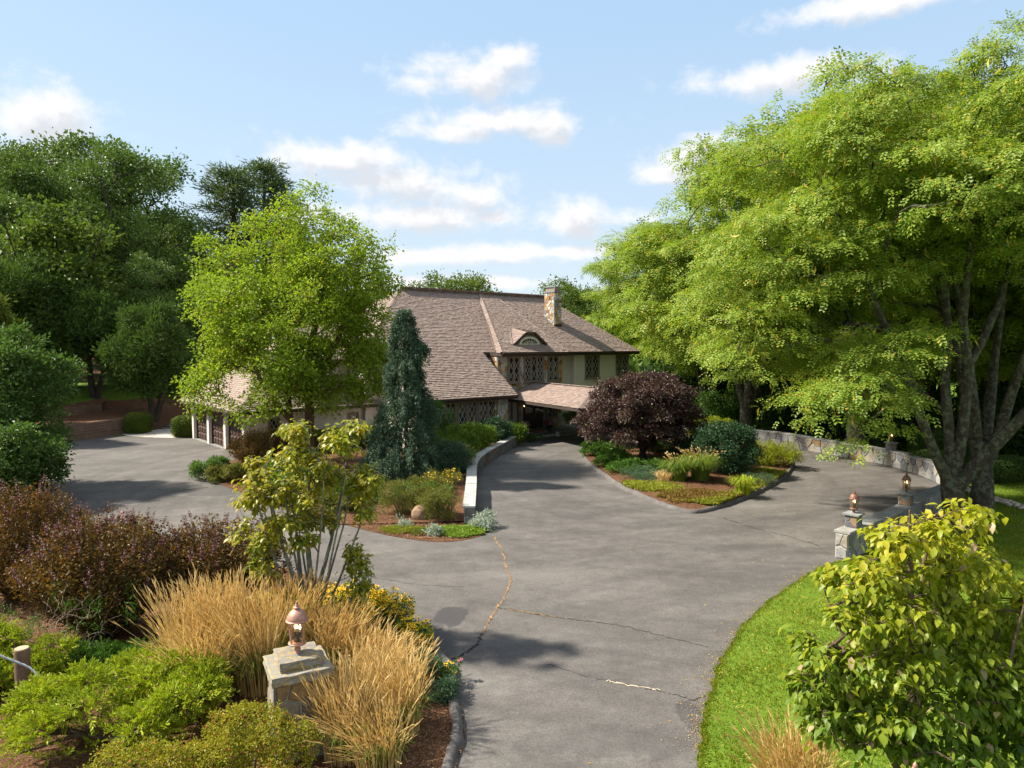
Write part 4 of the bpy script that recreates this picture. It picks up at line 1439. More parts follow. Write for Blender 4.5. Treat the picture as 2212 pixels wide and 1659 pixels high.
shingles('shingles', G1, groof, seed=71)
shingles('shingles', G2, groof, seed=72)
shingles('shingles', G3, groof, seed=73, e=.4)
ridge_cap(groof, (-17.1, 2.6, GE), (-11.55, 8.15, 6.6), seed=7)
ridge_cap(groof, (-17.1, 13.7, GE), (-11.55, 8.15, 6.6), seed=8)
MB().bar((-17.1, 2.6, GE - .1), (-8.5, 2.6, GE - .1), .05, .2).bar((-17.1, 2.6, GE - .1), (-17.1, 13.7, GE - .1), .05, .2).build('garage_fascia', M['fascia'], house)
MB().box((-17.05, 2.65, 2.34), (-8.5, 3.195, 2.37)).box((-17.05, 3.197, 2.505), (gx0 - .0, 13.65, 2.53)).build('garage_soffit', M['fascia'], house)
# dormer over the garage
dw_ = MB().box((-13.1, 5.0, 3.4), (-9.3, 9.0, 5.3)).build('garage_dormer', M['stucco'], house)
DR = [(-13.6, 4.5, 5.3), (-9.2, 4.5, 5.3), (-9.2, 7.6, 7.4), (-11.4, 7.6, 7.4)]
DL = [(-13.6, 10.0, 5.3), (-13.6, 4.5, 5.3), (-11.4, 7.6, 7.4)]
mb = MB()
for pl in (DR, DL):
    mb.add(pl, [tuple(range(len(pl)))])
drf = mb.build('dormer_roof', M['under'], dw_)
shingles('dormer_shingles', DR, dw_, seed=75)
shingles('dormer_shingles', DL, dw_, seed=76)
MB().bar((-13.6, 4.5, 5.2), (-9.2, 4.5, 5.2), .05, .2).bar((-13.6, 4.5, 5.2), (-13.6, 10, 5.2), .05, .2).build('dormer_fascia', M['fascia'], dw_)
window(house, (-11.9, 5.0, 4.15), SX, NF, .9, 1.0, 1)
# covered way from the front door out over the drive
cdir, cleft = Vector((-.191, -.982, 0)), Vector((-.982, .191, 0))
cs = Vector((2.97, .96, 0))
def cp(L, w_, z):
    return cs + cdir * L + cleft * w_ + Vector((0, 0, z))
cz, ce, cw, CL = 3.55, 2.62, 2.9, 10.0
CLp = [cp(0, 0, cz), cp(CL - 2.4, 0, cz), cp(CL, cw, ce), cp(.56, cw, ce)]
CRp = [cp(CL - 2.4, 0, cz), cp(0, 0, cz), cp(-.56, -cw, ce), cp(CL, -cw, ce)]
CEp = [cp(CL - 2.4, 0, cz), cp(CL, -cw, ce), cp(CL, cw, ce)]
mb = MB()
for pl in (CLp, CRp, CEp):
    mb.add(pl, [tuple(range(len(pl)))])
can = mb.build('porch_canopy', M['under'], house)
for i, pl in enumerate((CLp, CRp, CEp)):
    shingles('shingles', pl, can, seed=80 + i, wr=(.16, .30))
ridge_cap(can, cp(0, 0, cz), cp(CL - 2.4, 0, cz), seed=9)
ridge_cap(can, cp(CL, cw, ce), cp(CL - 2.4, 0, cz), seed=10)
MB().bar(cp(.4, cw - .02, ce - .1), cp(CL, cw - .02, ce - .1), .05, .2).bar(cp(CL, cw, ce - .1), cp(CL, -cw, ce - .1), .05, .2).bar(cp(0, -cw + .02, ce - .1), cp(CL, -cw + .02, ce - .1), .05, .2).build('canopy_fascia', M['fascia'], can)
MB().add([cp(.5, cw - .05, ce - .16), cp(CL - .05, cw - .05, ce - .16), cp(CL - .05, -cw + .05, ce - .16), cp(-.4, -cw + .05, ce - .16)], [(0, 1, 2, 3)]).build('canopy_ceiling', M['fascia'], can)
for w_ in (2.1, -2.1):
    p = cp(CL - .4, w_, 0)
    MB().box((p.x - .09, p.y - .09, 0), (p.x + .09, p.y + .09, ce - .16)).build('canopy_post', M['fascia'], can)
# porch platform and step
pf = MB().box((-1.0, -.9, 0), (6.6, .955, .27)).box((.4, -1.45, 0), (4.6, -.902, .13)).build('porch_step', M['mortar'], house)
MB().box((-1.05, -.95, .272), (6.65, .953, .32)).box((.35, -1.5, .132), (4.65, -.955, .17)).build('paving_slab', M['cap'], pf)
stones(pf, lambda s, h, d: Vector((s - 1.0, -.9 - d, h)), 7.6, .27, .3, M['wall_stone'], hr, aspect=1.4, depth=.02)
# wall lanterns
def wall_lantern(o, n_, lit):
    o, n_ = Vector(o), Vector(n_)
    c = o + n_ * .16
    wlan = MB().box(o - Vector((.05, .05, .1)), o + Vector((.05, .05, .1))).bar(o + Vector((0, 0, .12)), c + Vector((0, 0, .14)), .03, .03).lathe([(.02, .1), (.10, .06), (.11, .04), (.10, .035)], 10, c).lathe([(.05, -.16), (.06, -.14), (.05, -.13)], 10, c).build('wall_lantern', M['rust'], house)
    MB().lathe([(.055, -.13), (.085, .035)], 8, c).build('glass', M['seeded_glass'], wlan)
    MB().lathe([(.004, -.06), (.022, -.03), (.022, .0), (.004, .03)], 8, c).build('bulb', M['flame'] if lit else M['candle'], wlan)
wall_lantern((1.98, .93, 1.95), NF, True)
wall_lantern((4.22, .93, 1.95), NF, False)
wall_lantern((gx0, yy + pw_ + dw + .2, 2.0), (-1, 0, 0), False)
wall_lantern((gx0, yy + 2 * (pw_ + dw) + .2, 2.0), (-1, 0, 0), False)
# low planter wall between the steps and the far wall
low = Path(catmull([G(1208, 943), G(1251, 937), Vector((6.2, 49.6, 0)), Vector((8.0, 49.6, 0))], 5, False))
stone_wall('low stone planter wall under the canopy, between the porch steps and the purple maple', low, .30, .32, 1, [('in', 0, low.L)], .3, M['dark_stone'], 8)
# ---------------------------------------------------------------- bark and leaf materials
def bark(name, dark, light, lich=None, scale=3.0, ridged=True):
    m, k, b, o = new_mat(name)
    co = worldco(k)
    n1 = k.noise(k.v('MULTIPLY', co, (1, 1, .22 if ridged else 2.0)), scale * 5, 5, .65)
    n2 = k.noise(co, scale, 4, .6)
    col = k.ramp(k.m('ADD', k.m('MULTIPLY', n1, .6), k.m('MULTIPLY', n2, .4)), [(.32, dark), (.68, light)])
    if lich:
        col = k.mix(k.m('MULTIPLY', k.smooth(k.noise(co, 5.5, 6, .68), .49, .57), .85), col, lich)
    k.put(b.inputs['Base Color'], col)
    b.inputs['Roughness'].default_value = .92
    b.inputs['Specular IOR Level'].default_value = .15
    bump(k, b, n1, 1.0, .06)
    return m
M['bark_locust'] = bark('locust_bark', (.038, .030, .025), (.105, .088, .072), (.150, .160, .112), 3.0)
M['bark_birch'] = bark('birch_bark', (.085, .045, .030), (.27, .165, .115), None, 3.5, False)
M['bark_dark'] = bark('dark_bark', (.028, .022, .018), (.085, .068, .055), None, 2.0)
M['bark_grey'] = bark('grey_bark', (.11, .105, .095), (.27, .265, .24), (.33, .37, .29), 9.0)
M['twig'] = bark('brown_twig', (.10, .065, .045), (.24, .175, .13), None, 9.0)
M['dead_twig'] = bark('bleached_twig', (.26, .19, .13), (.45, .36, .27), None, 9.0)
L_ = {}
L_['locust'] = leaf_mat('locust_leaf', [(.125, .205, .026), (.205, .290, .038), (.31, .375, .060)], .36, .5, .45, rare=(.045, (.40, .31, .03)))
L_['birch'] = leaf_mat('birch_leaf', [(.135, .220, .020), (.225, .315, .026), (.34, .41, .045)], .40, .55, .5, spec=.2, rare=(.03, (.33, .29, .03)))
L_['oak'] = leaf_mat('oak_leaf', [(.072, .130, .030), (.105, .175, .040), (.155, .220, .048)], .18, .5, .25)
L_['oak_light'] = leaf_mat('light_oak_leaf', [(.060, .110, .022), (.095, .150, .026), (.14, .175, .03)], .34, .5, .25)
L_['olive'] = leaf_mat('olive_leaf', [(.085, .115, .018), (.13, .15, .02), (.17, .175, .03)], .35, .5, .3)
L_['pine'] = leaf_mat('pine_needle', [(.075, .125, .055), (.12, .175, .07), (.17, .215, .085)], .15, .6, .3)
L_['cedar'] = leaf_mat('cedar_spray', [(.040, .085, .018), (.068, .125, .024), (.11, .165, .03)], .22, .6, .5)
L_['cedar_gold'] = leaf_mat('golden_cedar_spray', [(.07, .11, .016), (.12, .15, .02), (.17, .185, .03)], .25, .6, .5)
L_['viburnum'] = leaf_mat('viburnum_leaf', [(.05, .105, .024), (.078, .145, .034), (.13, .195, .05)], .30, .5, .6, spec=.22)
L_['spruce'] = leaf_mat('spruce_needle', [(.032, .066, .034), (.052, .098, .052), (.08, .135, .082)], .10, .55, .9)
L_['spruce_tip'] = leaf_mat('blue_spruce_tip', [(.10, .155, .12), (.155, .215, .18)], .10, .55, .9)
L_['maple'] = leaf_mat('purple_maple_leaf', [(.040, .022, .024), (.072, .038, .038), (.125, .078, .052)], .2, .45, .9, spec=.45, rare=(.10, (.10, .10, .025)), tgreen=(1.25, .72, .62))
L_['dogwood'] = leaf_mat('dogwood_leaf', [(.125, .19, .018), (.22, .255, .02), (.33, .305, .024), (.40, .29, .03)], .42, .4, 1.1, spec=.4)
L_['dogwood_big'] = leaf_mat('yellowing_dogwood_leaf', [(.10, .18, .024), (.18, .26, .024), (.32, .345, .026), (.52, .45, .035)], .50, .42, .8, spec=.3, rare=(.02, (.50, .36, .22)), zgrad=(1.4, 4.2))
L_['juniper'] = leaf_mat('juniper_spray', [(.17, .235, .016), (.29, .36, .02), (.40, .44, .03)], .25, .6, 1.0, rare=(.05, (.20, .10, .04)))
L_['juniper_green'] = leaf_mat('green_juniper_spray', [(.05, .12, .02), (.085, .18, .025), (.14, .24, .04)], .2, .6, 1.5)
L_['ninebark'] = leaf_mat('bronze_ninebark_leaf', [(.066, .042, .018), (.125, .085, .022), (.20, .135, .03)], .28, .45, 1.1, rare=(.06, (.10, .11, .02)), tgreen=(1.4, .9, .4))
L_['ninebark_tip'] = leaf_mat('purple_ninebark_tip', [(.055, .020, .026), (.085, .030, .038), (.12, .05, .055)], .22, .55, 2.0, spec=.25, tgreen=(1.5, .6, .7))
L_['spirea'] = leaf_mat('spirea_leaf', [(.16, .19, .016), (.28, .27, .022), (.38, .32, .035)], .32, .5, 1.6, rare=(.05, (.42, .10, .06)))
L_['rhodo'] = leaf_mat('rhododendron_leaf', [(.075, .145, .018), (.13, .21, .022), (.21, .27, .03)], .22, .5, 1.0, spec=.22)
L_['rhodo_dark'] = leaf_mat('dark_rhododendron_leaf', [(.020, .058, .026), (.036, .086, .038), (.06, .115, .05)], .16, .45, 1.0, spec=.25)
L_['gold'] = leaf_mat('golden_cypress_spray', [(.14, .19, .012), (.24, .28, .015), (.34, .35, .03)], .25, .6, 1.4)
L_['box'] = leaf_mat('boxwood_leaf', [(.055, .095, .014), (.095, .14, .016), (.15, .18, .025)], .2, .5, 1.5)
L_['potentilla'] = leaf_mat('rose_shrub_leaf', [(.085, .11, .020), (.145, .165, .028), (.23, .17, .05)], .28, .5, 1.6)
L_['bright'] = leaf_mat('bright_groundcover', [(.13, .22, .025), (.20, .31, .035), (.27, .36, .05)], .25, .5, 2.0)
L_['silver'] = leaf_mat('silver_leaf', [(.30, .36, .31), (.42, .47, .42)], .2, .7, 3.0)
L_['bluegreen'] = leaf_mat('bluegreen_leaf', [(.07, .13, .075), (.12, .19, .11)], .25, .6, 2.0)
L_['perennial'] = leaf_mat('perennial_leaf', [(.055, .12, .022), (.09, .17, .03), (.14, .22, .045)], .3, .5, 2.0)
L_['weeping'] = leaf_mat('weeping_cherry_leaf', [(.032, .080, .016), (.052, .112, .02), (.085, .15, .03)], .3, .45, 1.0)
L_['blade'] = leaf_mat('green_grass_blade', [(.085, .15, .02), (.14, .21, .028), (.22, .26, .05)], .35, .55, 1.5)
L_['straw'] = leaf_mat('straw_stalk', [(.46, .315, .115), (.62, .46, .19), (.74, .60, .31)], .25, .7, 2.0, tgreen=(1.2, 1.05, .8))
L_['sedum_red'] = leaf_mat('bronze_sedum', [(.13, .065, .025), (.20, .12, .03), (.22, .20, .03)], .2, .6, 2.5)
L_['sedum_lime'] = leaf_mat('lime_sedum', [(.16, .18, .02), (.24, .26, .025), (.32, .33, .04)], .25, .6, 2.5)

def tree(name, label, cat, loc, trunks, cent, barkm, foliage_parts, rotz=0, group=None, scale=1.0, zmin=1.0, crown='crown', r=rng, **sk):
    """trunk (with its boughs) and crown, each one part"""
    root = thing(name, label, cat, loc, rotz, group, scale)
    V, Fc = skeleton(trunks, cent, r, zmin=zmin, **sk)
    obj('trunk', mesh_np('trunk', V, Fc, True), barkm, root)
    for nm, parts, mt in foliage_parts:
        V, Fc = join(parts)
        obj(nm, mesh_np(nm, V, Fc), mt, root)
    return root

# ---------------------------------------------------------------- honey locusts
fp, ff = [], []
for t in (.12, .45, .80):
    for sg in (-1, 1):
        z = -.22 * t * t
        k = len(fp)
        lw = .40 * (1 - .35 * abs(t - .5))
        fp += [(t, 0, z), (t + .10, sg * lw, z - .04), (t + .30, sg * lw * .72, z - .06)]
        ff.append((k, k + 1, k + 2))
def fronds(cent, out, per, rad, L, r, flat=.45, down=.45):
    n = len(cent) * per
    ci = np.repeat(np.arange(len(cent)), per)
    # strings of fronds along short arching twigs
    tw = rand_dir(n, r) * np.array([1, 1, .35])
    s = r.random(n)
    oh = out[ci] * np.array([1, 1, .4])
    off = (nrm(oh * .7 + tw)) * (s * rad * 1.25)[:, None] + r.normal(size=(n, 3)) * .10
    off[:, 2] = off[:, 2] * flat - (s * s) * rad * .40
    pos = cent[ci] + off
    ax = oh * .55 + nrm(off) * .55 + r.normal(size=(n, 3)) * .42
    ax[:, 2] -= down
    no = r.normal(size=(n, 3)) * .40 + out[ci] * .40
    no[:, 2] += 1.15
    return stamp(fp, ff, pos, ax, no, L * (.75 + .5 * r.random(n)))
def locust_pods(cent, n, r):
    ci = r.choice(len(cent), n)
    pos = cent[ci] + r.normal(size=(n, 3)) * np.array([.5, .5, .3])
    ax = r.normal(size=(n, 3)) * .35 + np.array([0, 0, -1.0])
    return leaves(pos, ax, rand_dir(n, r), .26 + .1 * r.random(n), .045, .3, .35)
M['pod'] = leaf_mat('locust_pod', [(.34, .30, .04), (.46, .38, .06)], .3, .5, 1.0)
r1 = np.random.default_rng(101)
T1 = np.array([14.9, 23.3, 0])
def rel(pts):
    return [tuple(np.array(P(u, v, Y)) - T1) for (u, v, Y) in pts]
trunk1 = [([(0, 0, -.1)] + rel([(2060, 1100, 23.3), (2056, 1055, 23.3), (2055, 1025, 23.25)]), [.46, .36, .34, .33]),
          (rel([(2052, 1045, 23.25), (2022, 985, 23.1), (1988, 900, 22.7), (1965, 820, 22.3), (1940, 750, 22), (1905, 690, 21.7), (1868, 600, 21.4)]), [.20, .17, .155, .14, .12, .10, .07]),
          (rel([(2056, 1035, 23.3), (2050, 930, 23.4), (2040, 820, 23.6), (2048, 720, 23.8), (2040, 610, 24.0), (2022, 480, 24.3), (1990, 380, 24.5)]), [.19, .165, .15, .135, .12, .10, .06]),
          (rel([(2062, 1035, 23.3), (2080, 920, 23.2), (2092, 800, 23.1), (2080, 690, 22.9), (2092, 570, 22.6), (2110, 420, 22.4)]), [.20, .18, .16, .135, .11, .07]),
          (rel([(2066, 1055, 23.2), (2110, 1000, 22.9), (2160, 950, 22.5), (2215, 895, 22.1), (2300, 815, 21.7), (2360, 700, 21.4)]), [.24, .21, .19, .17, .15, .10]),
          (rel([(2085, 800, 23.1), (2120, 740, 23.4), (2160, 650, 23.8), (2190, 540, 24.2)]), [.14, .13, .11, .07])]
lob = sub_lobes([(.2, .6, 11.6, 7.8, 7.4, 4.9)], 120, (.15, .25), r1, .72, .62, 9.0)
lob += sub_lobes([(-5.4, .6, 8.2, 3.0, 4.4, 3.9)], 44, (.22, .34), r1, .6, .60, 4.2)
lob += sub_lobes([(-3.0, 4.0, 7.0, 4.4, 2.6, 3.4)], 26, (.25, .38), r1, .6, .6, 4.0)
lob += [(-4.6, -2.6, 4.9, 1.3, 1.1, .7), (-4.2, -3.4, 3.7, .9, .8, .6), (-5.6, -2.2, 4.4, 1.0, 1.0, .7), (-3.4, -2.6, 6.2, 1.4, 1.0, .7), (3.2, -3.4, 8.1, 1.6, 1.3, .7), (4.4, -2.6, 7.0, 1.3, 1.2, .7), (2.6, -3.8, 6.4, 1.0, .9, .5)]
c1, o1_ = lobe_points(lob, 1750, r1, .55, .25)
open_ = (c1[:, 2] < 12.0 + .6 * np.sin(c1[:, 0] * 1.7)) & (c1[:, 1] < 2.5) & (c1[:, 0] > -2.2) & (r1.random(len(c1)) < .84)     # the near side stands open, limbs in view
c1, o1_ = c1[~open_], o1_[~open_]
locust1 = tree('honey_locust', 'big honey locust with a forked lichen-covered trunk outside the right wall', 'tree', tuple(T1), trunk1, c1, M['bark_locust'],
               [('crown', [fronds(c1, o1_, 52, .80, .27, r1)], L_['locust']), ('seed_pods', [locust_pods(c1, 1500, r1)], M['pod'])], group='honey locusts along the right wall', zmin=3.5, r=r1, tip=.011, power=.44, sides=3, minr=.0)
stuff(locust1.children[2])
def locust_b(seed, label, loc, rz, sc, nc, skirt=True):
    r = np.random.default_rng(seed)
    tr = [([(0, 0, -.1), (.05, 0, .8), (.03, .05, 1.7)], [.46, .36, .33])]
    for a in (.3, 1.75, 3.2, 4.7):
        a += r.uniform(-.3, .3)
        ca, sa = math.cos(a), math.sin(a)
        q_ = r.uniform(.8, 1.25)
        tr.append(([(.05 * ca, .05 * sa, 1.5), (.4 * ca, .4 * sa, 2.6), (.75 * ca * q_, .75 * sa * q_, 4.2), (1.2 * ca * q_, 1.2 * sa * q_, 6.0), (2.0 * ca * q_, 2.0 * sa * q_, 8.2), (2.7 * ca, 2.7 * sa, 10.5)], [.24, .21, .18, .15, .11, .07]))
    lob = sub_lobes([(0, 0, 11.2, 6.8, 6.8, 5.6)], 80, (.17, .27), r, .70, .62, 7.0 if skirt else 10.5)
    if skirt:
        lob += sub_lobes([(0, 0, 7.4, 6.8, 6.8, 3.6)], 64, (.20, .30), r, .80, .60, 3.2)
    c, o_ = lobe_points(lob, nc, r, .5, .25)
    return tree('honey_locust', label, 'tree', loc, tr, c, M['bark_locust'], [('crown', [fronds(c, o_, 30, .95, .44, r)], L_['locust'])], rz, 'honey locusts along the right wall', sc, zmin=3.0, r=r, tip=.012, power=.44)
locust_b(105, 'honey locust whose thick straight trunk stands just right of the big forked one', (17.9, 26.4, 0), .4, .98, 480, False)
lb = locust_b(102, 'honey locust deep in shade behind the forked one, right edge of the photo', (26.5, 33.5, 0), .7, 1.0, 900)
lb2 = locust_b(103, 'honey locust whose plain trunk rises behind the far wall left of the small wall lantern', (18.9, 38.2, 0), 2.0, 1.24, 900)
for src, x, y, rz, s_, lab in ((lb, 15.9, 47.2, 2.6, 1.22, 'honey locust with V-shaped pale trunks behind the far stone wall'),
                               (lb2, 16.2, 58.5, 4.0, .95, 'smaller honey locust close to the right end of the house, behind the purple maple'),
                               (lb, 15.2, 72, 1.2, 1.18, 'honey locust behind the house, its crown at the end of the roof'),
                               (lb, 27, 45, 5.2, 1.05, 'honey locust in the second row behind the far wall'),
                               (lb2, 21.5, 62, 3.1, 1.05, 'honey locust far back between the wall and the wood')):
    dup(src, (x, y, ground_z(x, y)), rz, s_, lab)

# ---------------------------------------------------------------- river birch
r2 = np.random.default_rng(201)
bx_, by_ = -10.6, 35.4
tb = [([(.25, 0, -.1), (.25, 0, 1.2), (.3, .05, 2.8), (.25, .05, 4.6), (.5, .2, 6.6), (.9, .3, 8.6), (1.3, .3, 11.5)], [.30, .25, .23, .20, .16, .12, .05]),
      ([(-.55, .1, -.1), (-.6, .1, 1.4), (-.75, .1, 2.8), (-.85, .15, 4.6), (-.7, .2, 6.6), (-.9, .2, 9.2), (-1.0, .3, 12)], [.21, .18, .16, .14, .12, .09, .04]),
      ([(-.75, .1, 2.4), (-1.3, .05, 3.1), (-2.0, -.1, 4.2), (-2.6, -.2, 5.8), (-3.2, -.3, 7.8), (-3.7, -.3, 10)], [.13, .12, .11, .09, .07, .04]),
      ([(.3, .05, 3.2), (.75, .2, 4.4), (1.5, .4, 6.0), (2.3, .5, 8.2), (2.9, .6, 10.3)], [.15, .13, .11, .08, .04])]
env = [(-.4, 0, 9.0, 4.9, 4.6, 5.0), (-.6, 0, 5.9, 5.4, 4.6, 2.8), (-.3, 0, 12.4, 2.5, 2.4, 1.9), (2.4, .2, 9.4, 2.6, 2.8, 3.6), (-3.6, 0, 8.2, 2.4, 2.6, 3.6)]
lob = sub_lobes(env, 135, (.13, .25), r2, .80, 1.0, 3.2)
lob += sub_lobes([(-.2, 0, 4.8, 5.2, 4.3, 1.9)], 34, (.22, .34), r2, .85, .8, 3.2)
lob += [(-4.6, -1.2, 3.4, 1.1, .9, .6), (-3.4, -1.8, 3.1, 1.1, .9, .5), (-1.8, -2.2, 3.0, 1.0, .8, .5), (-5.2, -.5, 4.2, .9, .9, .6), (1.8, -1.6, 3.3, 1.0, .8, .5), (3.8, -.8, 4.0, 1.0, .9, .6), (5.0, 0, 5.4, 1.0, .9, .6)]
c2, o2_ = lobe_points(lob, 1750, r2, .5, .25)
tree('river_birch', 'bright green river birch with several peeling brown trunks in front of the garage', 'tree', (bx_, by_, 0), tb, c2, M['bark_birch'],
     [('crown', [puff(c2, o2_, 42, .50, .145, .105, .75, r2, up=.8, down=.25)], L_['birch'])], zmin=3.0, r=r2, tip=.010, power=.42, lift=.15)

# ---------------------------------------------------------------- wood behind
def oak_mesh(seed, label, mt, loc, sc, rz, env, k, nc, per, size, name='oak_tree', grp_='trees of the dark wood on the left', zc=5.0, rad=1.05, Lf=.29, th=(.38, 9)):
    r = np.random.default_rng(seed)
    top = max(e[2] for e in env)
    tr = [([(0, 0, -.3), (.1, .1, top * .25), (.2, -.1, top * .55), (.0, .2, top * .9)], [th[0] * 1.2, th[0], th[0] * .8, th[0] * .4])]
    for i in range(4):
        a = i * 1.57 + r.uniform(-.4, .4)
        tr.append(([(.1, 0, top * .34 + i * .5), (1.3 * math.cos(a), 1.3 * math.sin(a), top * .52), (2.7 * math.cos(a), 2.7 * math.sin(a), top * .75), (3.6 * math.cos(a), 3.6 * math.sin(a), top)], [th[0] * .5, th[0] * .42, th[0] * .3, th[0] * .15]))
    lob = sub_lobes(env, k, size, r, .75, .85, zc)
    c, o_ = lobe_points(lob, nc, r, .6, .12)
    return tree(name, label, 'tree', loc, tr, c, M['bark_dark'], [('crown', [puff(c, o_, per, rad, Lf, Lf * .62, .7, r, up=.85, down=.1)], mt)], rz, grp_, sc, zmin=top * .25, r=r, tip=.02, power=.42)
def at_(u, Y):
    x = (u - CU) * Y / F
    return (x, Y, ground_z(x, Y) - .1)
def sc_top(Y, v, h, x):
    return (CAMZ + (HV - v) * Y / F - ground_z(x, Y)) / h
EA = [(0, 0, 13.5, 6.2, 6.2, 7.0), (2.6, 1, 10, 5, 5, 4.5), (-3, -1, 11, 4.6, 4.6, 4.6)]
EB = [(0, 0, 14.5, 5.4, 5.4, 7.2), (-2.8, 1, 9.5, 5, 5, 4.5), (3, -1.5, 12, 4.2, 4.2, 4.2), (.5, 0, 7.4, 5.6, 5.6, 3)]
p_ = at_(265, 70)
oa = oak_mesh(301, 'tall dark oak with a rounded crown, right of middle of the left wood', L_['oak'], p_, sc_top(70, 318, 20.5, p_[0]), .3, EA, 44, 480, 52, (.17, .30))
p_ = at_(135, 74)
ob = oak_mesh(302, 'tall dark oak with two airy peaks against the sky', L_['oak'], p_, sc_top(74, 288, 21.7, p_[0]), 1.3, EB, 44, 480, 52, (.17, .30))
for src, u, Y, v, h, rz, lab in ((oa, 25, 66, 318, 20.5, 2.2, 'dark oak at the left edge, second in from the frame'), (ob, -70, 70, 285, 21.7, .5, 'dark oak whose crown is cut by the left edge of the photo'),
                                 (ob, 335, 82, 318, 21.7, 3.4, 'dark oak with a loose crown at the right end of the left wood'), (oa, 392, 78, 470, 20.5, 4.4, 'lower dark tree filling the right foot of the left wood'),
                                 (oa, 215, 90, 296, 20.5, 5.0, 'oak half hidden behind the two-peaked one'), (ob, 70, 88, 306, 21.7, 2.9, 'oak in the back row of the left wood'),
                                 (oa, 300, 60, 545, 20.5, 1.0, 'lower dark tree above the dark evergreens'), (ob, 455, 92, 520, 21.7, .2, 'tree in the gap left of the birch crown'),
                                 (oa, 610, 96, 470, 20.5, 1.9, 'tree behind the birch crown, left half'), (ob, 760, 98, 560, 21.7, 2.4, 'tree behind the birch crown, right half')):
    x, y, z = at_(u, Y)
    dup(src, (x, y, z), rz, sc_top(Y, v, h, x), lab)
EC = [(0, 0, 7, 3.6, 3.6, 5.2), (.6, 0, 10.2, 2.0, 2.0, 2.6)]
p_ = at_(128, 57)
oc = oak_mesh(303, 'mid green young oak standing out in front of the dark wood', L_['oak_light'], p_, sc_top(57, 408, 12.6, p_[0]), 0, EC, 46, 330, 42, (.2, .32), zc=2.0, rad=.8, Lf=.30, th=(.2, 5))
p_ = at_(132, 60)
tr_ol = oak_mesh(304, 'low olive-yellow tree among the dark evergreens', L_['olive'], p_, sc_top(60, 545, 6.4, p_[0]) * .85, 0, [(0, 0, 3.9, 3.3, 3.0, 2.5)], 40, 240, 40, (.22, .34), zc=1.2, rad=.6, Lf=.24, th=(.14, 4))
# trees beyond the house, seen over the ridge
p_ = at_(962, 95)
od = oak_mesh(305, 'broad mid green tree rising behind the middle of the house ridge', L_['oak_light'], p_, sc_top(95, 556, 15.5, p_[0]), .6, [(0, 0, 9.4, 6.0, 5.5, 5.6), (3.4, 0, 7.4, 3.4, 3.4, 3.0)], 56, 420, 42, (.18, .28), grp_='trees behind the house', zc=3)
for u, Y, v, rz, s2, lab in ((1232, 88, 574, 2.1, 1, 'mid green tree between the chimney and the honey locusts'), (1300, 96, 590, 4.0, 1, 'mid green tree half behind the first honey locust crown'), (1078, 104, 632, 5.0, .7, 'tree whose tip only just clears the ridge right of the broad one'), (1148, 100, 634, 1.0, .7, 'tree tip just left of the chimney'),
                             (1420, 100, 600, 3.0, 1, 'green tree deep behind the honey locusts')):
    x, y, z = at_(u, Y)
    dup(od, (x, y, z), rz, sc_top(Y, v, 15.5, x), lab)
# the shaded wood on the right
i = 0
for u, Y, v in ((1520, 74, 640), (1640, 66, 600), (1760, 60, 560), (1880, 56, 520), (2010, 52, 470), (2140, 50, 450), (2290, 44, 430), (1570, 88, 560), (1830, 80, 500), (2080, 74, 430), (2230, 66, 420), (2420, 52, 400)):
    x, y, z = at_(u, Y)
    c_ = dup((oa, ob, oc)[i % 3], (x, y, z), i * 1.3, sc_top(Y, v, (20.5, 21.7, 12.6)[i % 3], x), 'dark tree in the shaded wood, ' + ('just right of the purple maple crown', 'behind the V-shaped locust trunks', 'above the middle of the far wall', 'left of the small wall lantern', 'behind the big forked trunk', 'right of the big forked trunk', 'at the right edge, front row', 'second row, behind the maple side', 'second row, above the small wall lantern', 'second row, behind the forked trunk', 'second row, near the right edge', 'cut off by the right edge')[i])
    c_['group'] = 'trees of the shaded wood on the right'
    i += 1
# pines left of the birch
def pine(seed, label, loc, sc):
    r = np.random.default_rng(seed)
    tr = [([(0, 0, -.2), (0, .1, 8), (.1, 0, 15), (.1, 0, 20)], [.34, .28, .16, .05])]
    cs_, os_ = [], []
    for z in np.arange(7, 20.2, 1.0):
        R_ = 4.6 * (1 - (z - 6.5) / 15) ** .7
        for kk in range(6):
            a = r.uniform(0, 6.28)
            for q_ in np.linspace(.35, 1, 4):
                cs_.append((R_ * q_ * math.cos(a) * r.uniform(.8, 1.1), R_ * q_ * math.sin(a), z + q_ * R_ * .22 + r.normal() * .15))
                os_.append((math.cos(a), math.sin(a), .5))
    c, o_ = np.array(cs_), nrm(np.array(os_))
    return tree('pine_tree', label, 'tree', loc, tr, c, M['bark_dark'], [('crown', [puff(c, o_, 30, .62, .46, .08, .6, r, up=.3, spread=1.1)], L_['pine'])], 0, 'pines behind the birch', sc, zmin=4, r=r, tip=.02)
p_ = at_(508, 82)
pn = pine(310, 'open-crowned pine in the gap left of the birch top', p_, sc_top(82, 372, 20.5, p_[0]))
x, y, z = at_(578, 86)
pn.scale = (pn.scale[0] * 1.5, pn.scale[0] * 1.5, pn.scale[0])
s_ = sc_top(86, 362, 20.5, x)
dup(pn, (x, y, z), 2.0, (s_ * 1.45, s_ * 1.45, s_), 'pine just above the left shoulder of the birch crown')

